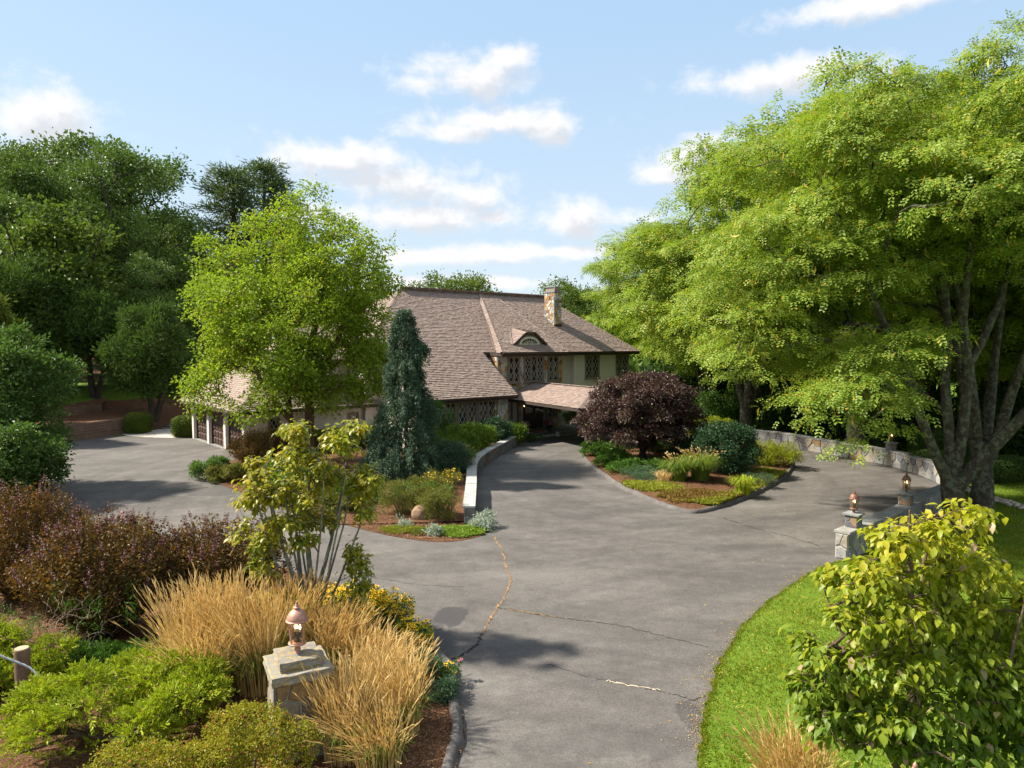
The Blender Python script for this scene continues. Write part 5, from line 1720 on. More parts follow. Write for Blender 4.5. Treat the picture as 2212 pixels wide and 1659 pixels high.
# ---------------------------------------------------------------- dark evergreens by the timber terraces
def cedar(seed, label, loc, h, w, mt, rz=0, name='arborvitae'):
    r = np.random.default_rng(seed)
    tr = []
    for a, d in ((.3, .28), (2.2, .30), (4.4, .18)):
        tr.append(([(.1 * math.cos(a), .1 * math.sin(a), -.2), (d * 1.5 * math.cos(a), d * math.sin(a), 1.0), (d * 3.2 * math.cos(a), d * 2 * math.sin(a), 2.6), (d * 3.4 * math.cos(a), d * 2 * math.sin(a), h * .7)], [.24, .20, .17, .06]))
    env = [(0, 0, h * .52, w, w, h * .36), (0, 0, h * .72, w * .72, w * .72, h * .27)]
    lob = sub_lobes(env, 85, (.15, .26), r, .78, 1.15, 2.1)
    c, o_ = lobe_points(lob, 620, r, .62, .1)
    return tree(name, label, 'tree', loc, tr, c, M['bark_dark'], [('crown', [puff(c, o_, 36, .52, .30, .09, 1.1, r, up=.1, down=-.35, spread=.8)], mt)], rz, 'evergreens above the timber terraces', 1.0, zmin=1.6, r=r, tip=.012, climb=.3)
zg = ground_z(-32.4, 54)
ca = cedar(401, 'dark arborvitae with a bare forked foot on the upper terrace, in front of bright lawn', (-32.6, 54.5, 2.0), 9.6, 3.9, L_['cedar'])
cb_ = cedar(402, 'dark arborvitae with leaning trunks beside the garage gravel', (-26.3, 51.2, .75), 8.4, 3.4, L_['cedar'])
for src, u, Y, s_, rz, lab in ((ca, 20, 52, 1.15, 2.0, 'dark evergreen at the left edge above the glossy shrub'), (cb_, 105, 58, 1.25, 1.0, 'dark evergreen behind the glossy shrub, second from the left edge'),
                               (ca, 268, 60, .92, 3.0, 'dark evergreen between the two that show their trunks, set further back'), (cb_, 395, 62, .95, 4.2, 'dark evergreen behind the left end of the garage roof'), (ca, 470, 66, .9, 5.2, 'dark evergreen behind the garage roof under the birch')):
    x, y, z = at_(u, Y)
    dup(src, (x, y, z), rz, s_, lab)
cedar(403, 'golden-green feathery evergreen cut by the left edge of the photo', at_(-40, 44), 8.2, 2.6, L_['cedar_gold'])
# ---------------------------------------------------------------- shrubs
def shrub(name, label, cat, loc, rad, n, Lf, Wd, mt, lumps=26, size=(.26, .42), per=26, clump=.16, seed=1, flat=.8, down=0.0, up=.6, spread=.9, stems=7, stem_mat=None, group=None, rotz=0, zc=.12, inner=.6, extra=None, stem_r=.016, fold=.18, droop=.12, cz=.5, bottom=.5):
    """a bush: leafy lumps round a low crown, on a few bent stems"""
    r = np.random.default_rng(seed)
    rx, ry, rz = rad[0] * 1.12, rad[1] * 1.12, rad[2] * 1.04
    lob = sub_lobes([(0, 0, rz * cz, rx * .92, ry * .92, rz * (1 - cz) * .95)], lumps, size, r, .72, 1.0, zc * rz)
    c, o_ = lobe_points(lob, max(20, n // per), r, inner, .15, .03, bottom)
    root = thing(name, label, cat, loc, rotz, group)
    tr = []
    for i in range(stems):
        a = 6.283 * i / max(stems, 1) + r.uniform(-.3, .3)
        tr.append(([(.12 * rx * math.cos(a), .12 * ry * math.sin(a), -.05), (.32 * rx * math.cos(a), .32 * ry * math.sin(a), rz * .3), (.55 * rx * math.cos(a), .55 * ry * math.sin(a), rz * .62)], [stem_r * 1.5, stem_r * 1.1, stem_r * .6]))
    if tr:
        V, Fc = skeleton(tr, c[::max(1, len(c) // 120)], r, zmin=rz * .05, tip=.004, power=.4)
        obj('stem', mesh_np('stem', V, Fc, True), stem_mat or M['twig'], root)
    parts = [puff(c, o_, per, clump, Lf, Wd, flat, r, up=up, down=down, spread=spread, fold=fold, droop=droop)]
    V, Fc = join(parts)
    obj('foliage', mesh_np('foliage', V, Fc), mt, root)
    if extra:
        nm, frac, per2, L2, W2, mt2, minz = extra
        sel = c[:, 2] > np.quantile(c[:, 2], minz)
        cc, oo = c[sel], o_[sel]
        k = r.random(len(cc)) < frac
        V, Fc = join([puff(cc[k] + oo[k] * clump * .5, oo[k], per2, clump * .8, L2, W2, flat, r, up=up)])
        obj(nm, mesh_np(nm, V, Fc), mt2, root)
    return root
def at0(u, v, z=0.0):
    return tuple(G(u, v, z))
# glossy shrubs at the left edge
vb = shrub('viburnum', 'tall dark green glossy shrub at the left edge beside the drive', 'shrub', (-21.7, 29.6, 0), (2.8, 2.6, 7.1), 30000, .17, .10, L_['viburnum'], 90, (.17, .27), 40, .36, 501, stems=6, stem_r=.05, inner=.65)
shrub('viburnum', 'lower rounded glossy green shrub in front of the tall one at the left edge', 'shrub', (-19.5, 26.0, 0), (2.2, 2.1, 3.2), 19000, .15, .09, L_['viburnum'], 60, (.2, .3), 40, .30, 502, stems=6, stem_r=.03, inner=.65)

# bronze ninebarks: upright leafy shoots with purple tips
def ninebark(label, loc, rad, seed, shoots=150, tips=True, rotz=0, group='bronze shrubs of the foreground bed'):
    r = np.random.default_rng(seed)
    rx, ry, rz = rad
    root = thing('ninebark', label, 'shrub', loc, rotz, group)
    st, lp, tp = [], [], []
    tips_c = []
    for i in range(shoots):
        a, q_ = r.uniform(0, 6.283), math.sqrt(r.uniform(0, 1))
        x, y = rx * q_ * math.cos(a), ry * q_ * math.sin(a)
        hz = rz * (1 - .42 * q_ ** 2.4) * r.uniform(.80, 1.06)
        p = [np.array([x * .16, y * .16, 0]), np.array([x * .55, y * .55, hz * .38]), np.array([x * .85, y * .85, hz * .72]), np.array([x + r.normal() * .05, y + r.normal() * .05, hz])]
        st.append(sweep(p, [.014, .010, .007, .003], 4, r=r))
        tips_c.append((p[3], q_))
        n = 112
        s = r.random(n) ** .7
        i0 = np.clip((s * 3).astype(int), 0, 2)
        Pm = np.array(p)
        f = (s * 3 - i0)[:, None]
        c = Pm[i0] * (1 - f) + Pm[i0 + 1] * f
        ring = nrm(r.normal(size=(n, 3)) * np.array([1, 1, .35]))
        c = c + ring * (r.random((n, 1)) * .22)
        ax = ring * .8 + np.array([0, 0, .55]) + r.normal(size=(n, 3)) * .4
        lp.append(leaves(c, ax, r.normal(size=(n, 3)) * .6 + np.array([0, 0, .7]), .056 + .034 * r.random(n), .037 + .016 * r.random(n), .15, .15))
        if tips and r.random() < .5:
            m_ = 24
            s2 = np.sort(r.random(m_))
            base = p[3] + (nrm((p[3] - p[2])[None])[0]) * (s2[:, None] * .30 - .10)
            an = np.arange(m_) * 2.4
            ring = np.stack([np.cos(an), np.sin(an), np.full(m_, .75)], 1)
            tp.append(leaves(base, ring, np.stack([-np.cos(an), -np.sin(an), np.ones(m_)], 1), .075 * (1.15 - .6 * s2), .042 * (1.15 - .6 * s2), .15, .2))
    V, Fc = join(st)
    obj('stem', mesh_np('stem', V, Fc, True), M['twig'], root)
    V, Fc = join(lp)
    obj('foliage', mesh_np('foliage', V, Fc), L_['ninebark'], root)
    if tp:
        V, Fc = join(tp)
        obj('shoot_tips', mesh_np('shoot_tips', V, Fc), L_['ninebark_tip'], root)
    return root
ninebark('big bronze shrub with purple shoot tips in the middle of the foreground bed', (-8.7, 14.6, 0), (1.75, 1.5, 2.65), 511, 215)
ninebark('bronze shrub with purple shoot tips nearest the small dogwood', (-6.7, 15.6, 0), (1.6, 1.3, 2.25), 512, 180)
ninebark('bronze shrub with purple shoot tips cut by the left edge of the photo', (-11.9, 16.8, 0), (1.75, 1.4, 2.75), 513, 190)
ninebark('dark bronze shrub beside the near garage door', (-12.2, 34.0, 0), (1.75, 1.5, 2.25), 514, 190, False, 0, None)
for (x, y, rx, h, s_, lab) in ((-9.2, 29.2, 1.0, .9, 1, 'green shrub in the mulch left of the spruce foot'), (-7.6, 28.9, .9, .8, 2, 'olive shrub in the mulch just left of the spruce'), (-8.6, 27.2, 1.0, .65, 1, 'low green shrub at the drive edge behind the small dogwood'), (-6.3, 25.9, .8, .6, 2, 'low olive shrub at the drive edge left of the rose shrubs'), (-14.0, 32.3, 1.0, .85, 1, 'low fresh green shrub at the foot of the bronze shrub by the garage'), (-12.8, 31.4, .95, .8, 2, 'low yellow-green shrub on the drive edge in front of the garage'), (-10.4, 31.0, .9, 1.0, 3, 'dark little conifer at the base of the birch trunks')):
    shrub('low_shrub', lab, 'shrub', (x, y, 0), (rx, rx * .8, h), 6500, .075, .045, (L_['perennial'], L_['potentilla'], L_['juniper_green'])[s_ - 1], 22, (.28, .42), 26, .13, 515 + s_, stems=4)
# spreading golden juniper in the near left corner
def juniper(label, loc, rad, seed, twigs, mt, bare=0.0, Lt=.26, name='juniper', rotz=0, rise_=.35, leafL=.055, inner=.75, per=12):
    r = np.random.default_rng(seed)
    rx, ry, rz = rad
    root = thing(name, label, 'shrub', loc, rotz)
    lob = sub_lobes([(0, 0, rz * .30, rx * .9, ry * .9, rz * .62)], 46, (.16, .26), r, .7, .75, .08)
    c, o_ = lobe_points(lob, twigs, r, inner, .2, .04, .7)
    if bare:
        # the camera side lower down has died back to bare wood
        k = (r.random(len(c)) > bare * ss(.66 * rz - c[:, 2] + .30 * np.sin(c[:, 0] * 3.3 + 1), -.05, .30 * rz) * (c[:, 1] < .35 * ry))
        c, o_ = c[k], o_[k]
    ax = nrm(o_ * np.array([1, 1, .4]) + r.normal(size=c.shape) * .35 + np.array([-.15, 0, rise_]))
    n = len(c)
    s = np.tile(np.linspace(.05, 1, per), n)
    ti = np.repeat(np.arange(n), per)
    side = nrm(np.cross(ax, rand_dir(n, r)))
    sg = np.tile(np.where(np.arange(per) % 2 == 0, 1.0, -1.0), n)
    lt = Lt * (.7 + .6 * r.random(n))
    pos = c[ti] + ax[ti] * (s * lt[ti])[:, None] + np.array([0, 0, -1]) * (s * s * lt[ti] * .25)[:, None]
    la = ax[ti] * .75 + side[ti] * (sg * (.75 - .45 * s))[:, None] + r.normal(size=(n * per, 3)) * .22
    V, Fc = leaves(pos, la, np.cross(ax, side)[ti] + np.array([0, 0, .6]), leafL * 1.5 * (1.25 - .5 * s), leafL * .50, .1, .15)
    obj('foliage', mesh_np('foliage', V, [Fc]), mt, root)
    tr = []
    for i in range(9):
        a = r.uniform(0, 6.283) if i > 4 else 3.6 + i * .55
        q_ = r.uniform(.6, .9)
        tr.append(([(.1 * math.cos(a), .1 * math.sin(a), 0), (rx * .35 * math.cos(a), ry * .35 * math.sin(a), rz * .22), (rx * q_ * math.cos(a + .15), ry * q_ * math.sin(a + .15), rz * r.uniform(.3, .5))], [.05, .035, .012]))
    V, Fc = skeleton(tr, c[::max(1, n // 260)], r, zmin=0, tip=.0045, power=.4, climb=.3)
    obj('branch', mesh_np('branch', V, Fc, True), M['twig'], root)
    return root
juniper('wide golden-green juniper with bare branches low down, near left corner', (-6.25, 10.7, 0), (2.0, 1.45, 1.35), 521, 5200, L_['juniper'], .96)
juniper('second golden juniper cut by the left edge behind the log post', (-9.5, 12.3, 0), (1.5, 1.1, 1.25), 522, 2600, L_['juniper'])
juniper('low dark green juniper between the golden one and the bronze shrubs', (-7.4, 12.9, 0), (1.5, .6, .38), 523, 1500, L_['juniper_green'], rise_=.15)
# yellowing spireas along the bottom
shrub('spirea', 'yellowing spirea with pink tips in front of the gate pillar', 'shrub', (-3.55, 9.25, 0), (.85, .62, 1.18), 15000, .036, .022, L_['spirea'], 40, (.22, .34), 30, .085, 531, stems=9, group='yellowing spireas along the front')
shrub('spirea', 'yellowing spirea with pink tips left of the one at the pillar', 'shrub', (-4.85, 8.75, 0), (.95, .6, .98), 14000, .036, .022, L_['spirea'], 40, (.22, .34), 30, .085, 532, stems=9, group='yellowing spireas along the front')
shrub('spirea', 'yellowing spirea at the very bottom left, below the juniper', 'shrub', (-6.2, 8.35, 0), (.8, .5, .75), 9000, .036, .022, L_['spirea'], 34, (.22, .34), 30, .08, 533, stems=9, group='yellowing spireas along the front')
# half-dead twiggy bush
r5 = np.random.default_rng(541)
root = thing('bare_bush', 'half-dead bush of bleached bare twigs between the juniper and the bronze shrubs', 'shrub', (-8.55, 13.1, 0))
tg = r5.normal(size=(150, 3)) * np.array([.5, .35, .28]) + np.array([0, 0, 1.0])
tr = [([(.05 * i - .1, 0, -.05), (.12 * (i - 2), .08 * r5.normal(), .35), (.2 * (i - 2), .15 * r5.normal(), .72)], [.014, .011, .007]) for i in range(5)]
V, Fc = skeleton(tr, tg, r5, zmin=.1, tip=.0036, power=.35)
obj('twigs', mesh_np('twigs', V, Fc, True), M['dead_twig'], root)
tc = tg[:26] + np.array([.15, 0, .2])
V, Fc = puff(tc, rand_dir(26, r5), 40, .12, .07, .016, 1.0, r5)
obj('foliage', mesh_np('foliage', V, [Fc]), L_['juniper_green'], root)

# feather reed grass
def reed_mesh(seed, n, h, lean):
    r = np.random.default_rng(seed)
    parts_s, parts_g = [], []
    a = r.uniform(0, 6.283, n)
    q_ = np.sqrt(r.random(n))
    b = np.stack([np.cos(a) * q_ * .32, np.sin(a) * q_ * .32, np.zeros(n)], 1)
    hh = h * (1.16 - .70 * r.random(n) ** 1.1)
    d = np.stack([np.cos(a) * q_, np.sin(a) * q_, np.zeros(n)], 1) * lean * .6 + r.normal(size=(n, 3)) * np.array([.10, .10, 0]) + np.array([.06, 0, 0])
    p = [b]
    nod = r.normal(size=(n, 3)) * np.array([.10, .10, 0]) + np.array([.07, -.02, 0]) + d * .25
    for s in (.4, .75, 1.0):
        p.append(b + d * (hh * s ** 1.7)[:, None] + nod * s ** 4 + np.array([0, 0, 1]) * (hh * s * (1 - .06 * s))[:, None])
    fac = r.uniform(0, 3.14, n)
    sd = np.stack([np.cos(fac), np.sin(fac), np.zeros(n)], 1)
    wid = [.0065, .0055, .0045, .003]
    V = np.stack([x + sd * w_ * e for x, w_ in zip(p, wid) for e in (-1, 1)], 1).reshape(-1, 3)
    k = np.arange(n)[:, None] * 8
    F4 = np.concatenate([k + np.array([[i, i + 1, i + 3, i + 2]]) for i in (0, 2, 4)], 0)
    stalk = (V, F4)
    tip = p[3]
    dirn = nrm(p[3] - p[2])
    pl = []
    for e in range(3):
        s0 = r.uniform(-.24, .02, n)
        pl.append(leaves(tip + dirn * s0[:, None], dirn + r.normal(size=(n, 3)) * .05, rand_dir(n, r), .15 + .08 * r.random(n), .012 + .006 * r.random(n), .3, .05))
    m = n // 2 + 160
    a = r.uniform(0, 6.283, m)
    q_ = np.sqrt(r.random(m))
    b = np.stack([np.cos(a) * q_ * .22, np.sin(a) * q_ * .22, np.zeros(m)], 1)
    d = np.stack([np.cos(a), np.sin(a), np.zeros(m)], 1) * r.uniform(.15, .75, m)[:, None] + r.normal(size=(m, 3)) * np.array([.15, .15, 0])
    hb = h * r.uniform(.35, .62, m)
    p = [b, b + d * (hb * .25)[:, None] + np.array([0, 0, 1]) * (hb * .6)[:, None], b + d * (hb * .65)[:, None] + np.array([0, 0, 1]) * (hb * .92)[:, None], b + d * (hb * 1.1)[:, None] + np.array([0, 0, 1]) * (hb * .8)[:, None]]
    fac = a + 1.57
    sd = np.stack([np.cos(fac), np.sin(fac), np.zeros(m)], 1)
    V = np.stack([x + sd * w_ * e for x, w_ in zip(p, [.006, .006, .005, .001]) for e in (-1, 1)], 1).reshape(-1, 3)
    k = np.arange(m)[:, None] * 8
    F4 = np.concatenate([k + np.array([[i, i + 1, i + 3, i + 2]]) for i in (0, 2, 4)], 0)
    half = m // 2
    return join([stalk] + pl), (V, F4)
def reed_clump(label, loc, seed, n, h, lean, tip_mat=None, group='tan feather reed grass clumps'):
    root = thing('reed_grass', label, 'ornamental grass', loc, seed * .7, group)
    (V, Fc), (V2, F2) = reed_mesh(seed, n, h, lean)
    obj('seed_stalks', mesh_np('seed_stalks', V, Fc), tip_mat or L_['straw'], root)
    obj('blades', mesh_np('blades', V2, [F2]), L_['blade'], root)
    return root
RG = [((-5.75, 12.3), 560, 1.62, .30, 'tall tan reed grass clump at the left end of the group, arching over the mulch'), ((-5.15, 12.5), 620, 1.75, .20, 'tallest upright tan reed grass clump left of the gate pillar'),
      ((-4.55, 12.2), 560, 1.62, .24, 'tan reed grass clump just left of the gate pillar'), ((-5.3, 11.7), 420, 1.3, .26, 'shorter tan reed grass clump in front of the left group'),
      ((-4.3, 13.4), 420, 1.5, .28, 'tan reed grass clump at the foot of the small dogwood, left side'), ((-3.35, 13.0), 480, 1.15, .30, 'tan reed grass clump directly behind the lantern'),
      ((-2.75, 12.6), 420, .85, .30, 'tan reed grass clump behind the pillar, next to the yellow daisies'), ((-2.35, 11.8), 460, .95, .30, 'tan reed grass clump right of the pillar, middle row'),
      ((-1.95, 12.3), 260, .6, .34, 'tan reed grass clump nearest the blue-green salvia'), ((-2.5, 10.2), 520, 1.2, .2, 'tan reed grass clump standing against the right face of the pillar'),
      ((-1.8, 10.9), 440, 1.1, .30, 'tan reed grass clump nearest the mulch and the kerb'), ((-1.95, 9.9), 260, .95, .45, 'low green-footed reed grass clump at the bottom edge by the kerb')]
for i, ((x, y), n, h, ln, lab) in enumerate(RG):
    reed_clump(lab, (x, y, .03), 551 + i, n, h, ln)
reed_clump('tan reed grass clump at the bottom edge of the right lawn', (3.75, 8.9, 0), 571, 460, 1.12, .24, group=None)
# daisies, salvias and coneflowers along the bed edge
def daisy_proto(np_, rp, wp, droop):
    V, Fc = [], []
    for i in range(np_):
        a = 6.283 * i / np_
        ca, sa = math.cos(a), math.sin(a)
        k = len(V)
        V += [(.012 * ca, .012 * sa, 0), ((rp * .6) * ca - wp * sa, (rp * .6) * sa + wp * ca, .004), (rp * ca, rp * sa, -droop), ((rp * .6) * ca + wp * sa, (rp * .6) * sa - wp * ca, .004)]
        Fc.append((k, k + 1, k + 2, k + 3))
    return V, Fc
def cone_proto(rc, hc):
    V = [(rc * math.cos(i * 1.0472), rc * math.sin(i * 1.0472), 0) for i in range(6)] + [(rc * .7 * math.cos(i * 1.0472), rc * .7 * math.sin(i * 1.0472), hc * .75) for i in range(6)]
    Fc = [(i, (i + 1) % 6, 6 + (i + 1) % 6, 6 + i) for i in range(6)] + [(6, 7, 8, 9), (6, 9, 10, 11)]
    return V, Fc
M['yellow_petal'] = plain('yellow_petal', (.92, .56, .012), .6, .15, 20)
M['pink_petal'] = plain('pink_petal', (.58, .18, .26), .6, .2, 20)
M['magenta'] = plain('magenta_petal', (.42, .03, .12), .6, .35, 20)
M['mauve'] = plain('mauve_petal', (.50, .22, .46), .6, .2, 20)
M['cone'] = plain('dark_flower_cone', (.045, .018, .010), .8, .2)
M['violet'] = plain('violet_spike', (.10, .06, .22), .7, .3, 20)
def daisies(name, label, cat, loc, rad, h, nf, petal, seed, rp=.036, group=None, fol=None, nfol=1400, droop=.01, big=.07):
    r = np.random.default_rng(seed)
    root = thing(name, label, cat, loc, 0, group)
    a, q_ = r.uniform(0, 6.283, nf), np.sqrt(r.random(nf))
    tops = np.stack([rad[0] * q_ * np.cos(a), rad[1] * q_ * np.sin(a), h * r.uniform(.72, 1.06, nf) * (1 - .38 * q_ ** 2 + .12 * np.sin(a * 3))], 1)
    no = r.normal(size=(nf, 3)) * .28 + np.array([0, -.15, 1])
    ax = np.cross(no, rand_dir(nf, r))
    sc = r.uniform(.8, 1.2, nf)
    if nf < 40:                                        # few enough to pick: every bloom its own part
        pm, cm = MB().add(*daisy_proto(9, rp, rp * .22, droop)).mesh('flower'), MB().add(*cone_proto(.012, .018)).mesh('flower_cone')
        for i in range(nf):
            fl_ = obj('flower', pm, petal, root, tops[i], (no[i][1] * -.4, no[i][0] * .4, i * 1.1), float(sc[i]))
            obj('flower_cone', cm, M['cone'], fl_)
    else:
        V, Fc = stamp(*daisy_proto(9, rp, rp * .22, droop), tops, ax, no, sc)
        stuff(obj('petals', mesh_np('petals', V, [Fc]), petal, root))
        V, Fc = stamp(*cone_proto(.012, .018), tops, ax, no, sc)
        stuff(obj('flower_cones', mesh_np('flower_cones', V, [Fc]), M['cone'], root))
    st = [sweep([t * np.array([.75, .75, 0]), t * np.array([.9, .9, .6]), t], [.004, .0035, .003], 3, r=r) for t in tops]
    a, q_ = r.uniform(0, 6.283, nfol), np.sqrt(r.random(nfol))
    pos = np.stack([rad[0] * q_ * np.cos(a), rad[1] * q_ * np.sin(a), h * .86 * r.random(nfol) ** .6], 1)
    fl = leaves(pos, r.normal(size=(nfol, 3)) + np.array([0, 0, .2]), r.normal(size=(nfol, 3)) * .5 + np.array([0, 0, 1]), big * (.7 + .6 * r.random(nfol)), big * .42)
    V, Fc = join(st + [fl])
    obj('foliage', mesh_np('foliage', V, Fc), fol or L_['perennial'], root)
    return root
BES = 'yellow black-eyed daisies along the drive edge'
for i, (u, v, rx, ry, h, nf, lab) in enumerate(((712, 1340, .6, .5, .80, 150, 'yellow daisy clump behind the small dogwood trunk'), (775, 1352, .70, .55, .86, 280, 'dense yellow daisy clump between the dogwood and the drain grate'), (836, 1364, .60, .5, .84, 290, 'densest yellow daisy clump beside the drain grate'),
                                                (890, 1412, .42, .36, .68, 160, 'yellow daisy clump above the blue-green salvia'))):
    daisies('daisy_clump', lab, 'flowers', at0(u, v), (rx, ry), h, nf, M['yellow_petal'], 581 + i, .050, group=BES)
daisies('daisy_clump', 'handful of yellow daisies at the tip of the bed by the long crack', 'flowers', at0(966, 1482), (.20, .16), .45, 9, M['yellow_petal'], 586, .042, BES, nfol=260)
daisies('coneflower', 'pink coneflowers standing above the yellow daisies near the drain grate', 'flowers', at0(800, 1335), (.30, .2), .85, 9, M['pink_petal'], 587, .045, None, nfol=160, droop=.03)
daisies('coneflower', 'single pink coneflower at the tip of the bed by the long crack', 'flowers', at0(992, 1470), (.05, .05), .52, 2, M['pink_petal'], 588, .055, None, nfol=40, droop=.03)
daisies('coneflower', 'clump of pink coneflowers beyond the bronze shrubs on the left', 'flowers', (-10.9, 19.4, 0), (.75, .4), 1.45, 30, M['pink_petal'], 589, .055, None, nfol=1100, droop=.03)
shrub('salvia', 'blue-green salvia mound spilling over the bed edge below the yellow daisies', 'flowers', at0(930, 1472), (.42, .38, .52), 4200, .05, .020, L_['bluegreen'], 24, (.26, .4), 24, .09, 591, stems=4)
shrub('salvia', 'blue-green salvia right at the kerb end', 'flowers', at0(958, 1512), (.30, .26, .38), 2600, .05, .020, L_['bluegreen'], 18, (.26, .4), 24, .08, 592, stems=4)
shrub('salvia', 'grey-green perennial between two yellow daisy clumps', 'flowers', at0(872, 1402), (.34, .26, .5), 2600, .05, .022, L_['bluegreen'], 18, (.26, .4), 24, .08, 593, stems=4)
shrub('low_shrub', 'dark green grassy perennial between two bronze shrubs, near the coneflowers', 'shrub', (-12.2, 19.3, 0), (.9, .5, 1.25), 5000, .13, .016, L_['perennial'], 20, (.28, .4), 26, .14, 594, stems=3)

# ---------------------------------------------------------------- small dogwood behind the pillar
bl = big_leaf(1.0, .58, .10, .30)
def dogwood_leaf_sets(tips, dirs, per, r, L, hang=.55):
    n = len(tips) * per
    ci = np.repeat(np.arange(len(tips)), per)
    an = r.uniform(0, 6.283, n)
    ring = np.stack([np.cos(an), np.sin(an), r.normal(size=n) * .3], 1)
    ax = ring * .85 + dirs[ci] * .35 + np.array([0, 0, -hang])
    no = np.array([0, 0, 1.0]) + ring * .55 + r.normal(size=(n, 3)) * .3
    pos = tips[ci] + r.normal(size=(n, 3)) * .05 - dirs[ci] * (r.random((n, 1)) * .16) + ring * .02
    return pos, ax, no, L * r.uniform(.7, 1.2, n)
r6 = np.random.default_rng(601)
D1 = np.array([-4.05, 14.2, 0])
def reld(pts, Y=14.2):
    return [tuple(np.array(P(u, v, Y + dy)) - D1) for (u, v, dy) in pts]
tr = [([(0, 0, -.05)] + reld([(672, 1330, 0), (668, 1230, 0), (660, 1140, .1), (668, 1040, .2), (690, 960, .2)]), [.075, .055, .045, .035, .025, .012]),
      (reld([(672, 1345, 0), (640, 1260, -.1), (610, 1180, -.2), (590, 1100, -.3), (560, 1020, -.3)]), [.05, .04, .032, .024, .01]),
      (reld([(674, 1340, 0), (690, 1260, .1), (715, 1170, .3), (735, 1080, .5), (750, 980, .6)]), [.055, .045, .035, .026, .01]),
      (reld([(674, 1330, 0), (650, 1250, .2), (640, 1150, .5), (625, 1050, .7)]), [.05, .04, .03, .01]),
      (reld([(676, 1390, 0), (720, 1345, -.1), (755, 1300, -.2), (790, 1240, -.3)]), [.045, .035, .025, .01])]
for i in range(9):                                   # more thin stems rise from the same foot
    u1 = 560 + 27 * i + r6.uniform(-12, 12)
    tr.append((reld([(668 + 2 * i - 8, 1375, .05 * (i % 3)), ((668 + u1) / 2 + r6.uniform(-10, 10), 1255, .12 * (i % 5 - 2)), (u1, 1130, .2 * (i % 5 - 2)), (u1 + (u1 - 668) * .25, 1020, .25 * (i % 5 - 2))]), [.030, .024, .017, .006]))
lobs = []
for (u, v, dy, ru, rv) in ((640, 985, 0, 62, 42), (735, 955, .3, 55, 45), (770, 925, .2, 38, 28), (585, 1065, -.3, 55, 38), (690, 1040, .2, 75, 40), (545, 1080, -.3, 45, 40), (770, 1040, .4, 35, 40), (620, 1130, -.4, 60, 30), (790, 1110, .3, 30, 40), (575, 1175, -.3, 45, 34), (700, 1120, .5, 60, 30),
                           (600, 1285, -.4, 60, 36), (660, 1295, -.5, 52, 28), (560, 1230, -.4, 40, 30), (765, 1225, .1, 40, 40), (780, 1260, -.2, 32, 38), (770, 1190, .3, 30, 26), (520, 1150, -.2, 26, 34), (735, 1330, -.2, 40, 22), (650, 1060, .6, 80, 50), (640, 930, .2, 34, 30)):
    c = reld([(u, v, dy)])[0]
    lobs.append((*c, ru * 14.2 / F, .45, rv * 14.2 / F))
for i in range(34):
    an, q_ = r6.uniform(0, 6.283), math.sqrt(r6.random())
    c = reld([(660 + 150 * q_ * math.cos(an), 1050 + 130 * q_ * math.sin(an), r6.uniform(-.6, .8))])[0]
    s_ = r6.uniform(.16, .32)
    lobs.append((*c, s_ * 1.3, s_ * 1.2, s_ * .8))
tips, od_ = lobe_points(lobs, 1000, r6, .3, 1.0, .5, .3)
root = thing('dogwood', 'small dogwood with yellowing leaves and lichen-grey bare stems behind the lantern pillar', 'tree', tuple(D1))
V, Fc = skeleton(tr, tips, r6, zmin=.55, tip=.0042, power=.42, lift=.10)
obj('trunk', mesh_np('trunk', V, Fc, True), M['bark_grey'], root)
pos, ax, no, sc = dogwood_leaf_sets(tips, od_, 9, r6, .122, .45)
V, Fc = stamp(*bl, pos, ax, no, sc)
stuff(obj('leaves', mesh_np('leaves', V, [Fc], True), L_['dogwood'], root))

# ---------------------------------------------------------------- big-leaved dogwood at the right front
r7 = np.random.default_rng(611)
D2 = np.array([4.75, 7.9, 0])
def reld2(u, v, dy):
    return tuple(np.array(P(u, v, 7.9 + dy)) - D2)
lobs = []
for (u, v, dy, ru, rv) in ((1925, 1175, 0, 55, 50), (2010, 1150, .2, 75, 50), (2100, 1120, .1, 38, 60), (1880, 1250, -.1, 70, 55), (1990, 1245, .2, 100, 60), (2090, 1230, .2, 70, 60), (1840, 1330, -.2, 70, 45), (1950, 1340, -.3, 100, 60), (2070, 1330, .1, 90, 60), (1780, 1440, -.2, 65, 60),
                           (1870, 1450, -.4, 90, 60), (1990, 1440, -.4, 100, 60), (2110, 1430, -.1, 90, 60), (1800, 1530, -.3, 60, 40), (1900, 1540, -.5, 80, 45), (2010, 1530, -.5, 80, 45), (2130, 1510, -.3, 80, 60), (2200, 1360, .2, 60, 80), (2215, 1470, -.2, 60, 60), (2050, 1620, -.6, 90, 35), (2160, 1620, -.5, 90, 50), (1950, 1600, -.5, 50, 35), (1748, 1405, -.2, 40, 40), (1738, 1480, -.25, 38, 42), (1765, 1550, -.3, 40, 34), (1815, 1260, -.1, 36, 30),
                           (2230, 1560, -.4, 70, 60), (2060, 1260, .9, 120, 120), (2000, 1400, .9, 160, 120), (2150, 1400, .9, 120, 140), (1890, 1390, .6, 90, 90), (1850, 1590, -.4, 40, 30), (2195, 1270, .2, 18, 34)):
    lobs.append((*reld2(u, v, dy), ru * 7.9 / F, .42, rv * 7.9 / F))
tips, od_ = lobe_points(lobs, 1180, r7, .5, 1.0, .8, .35)
root = thing('dogwood', 'dogwood with large yellowing leaves on the lawn at the right front', 'tree', tuple(D2))
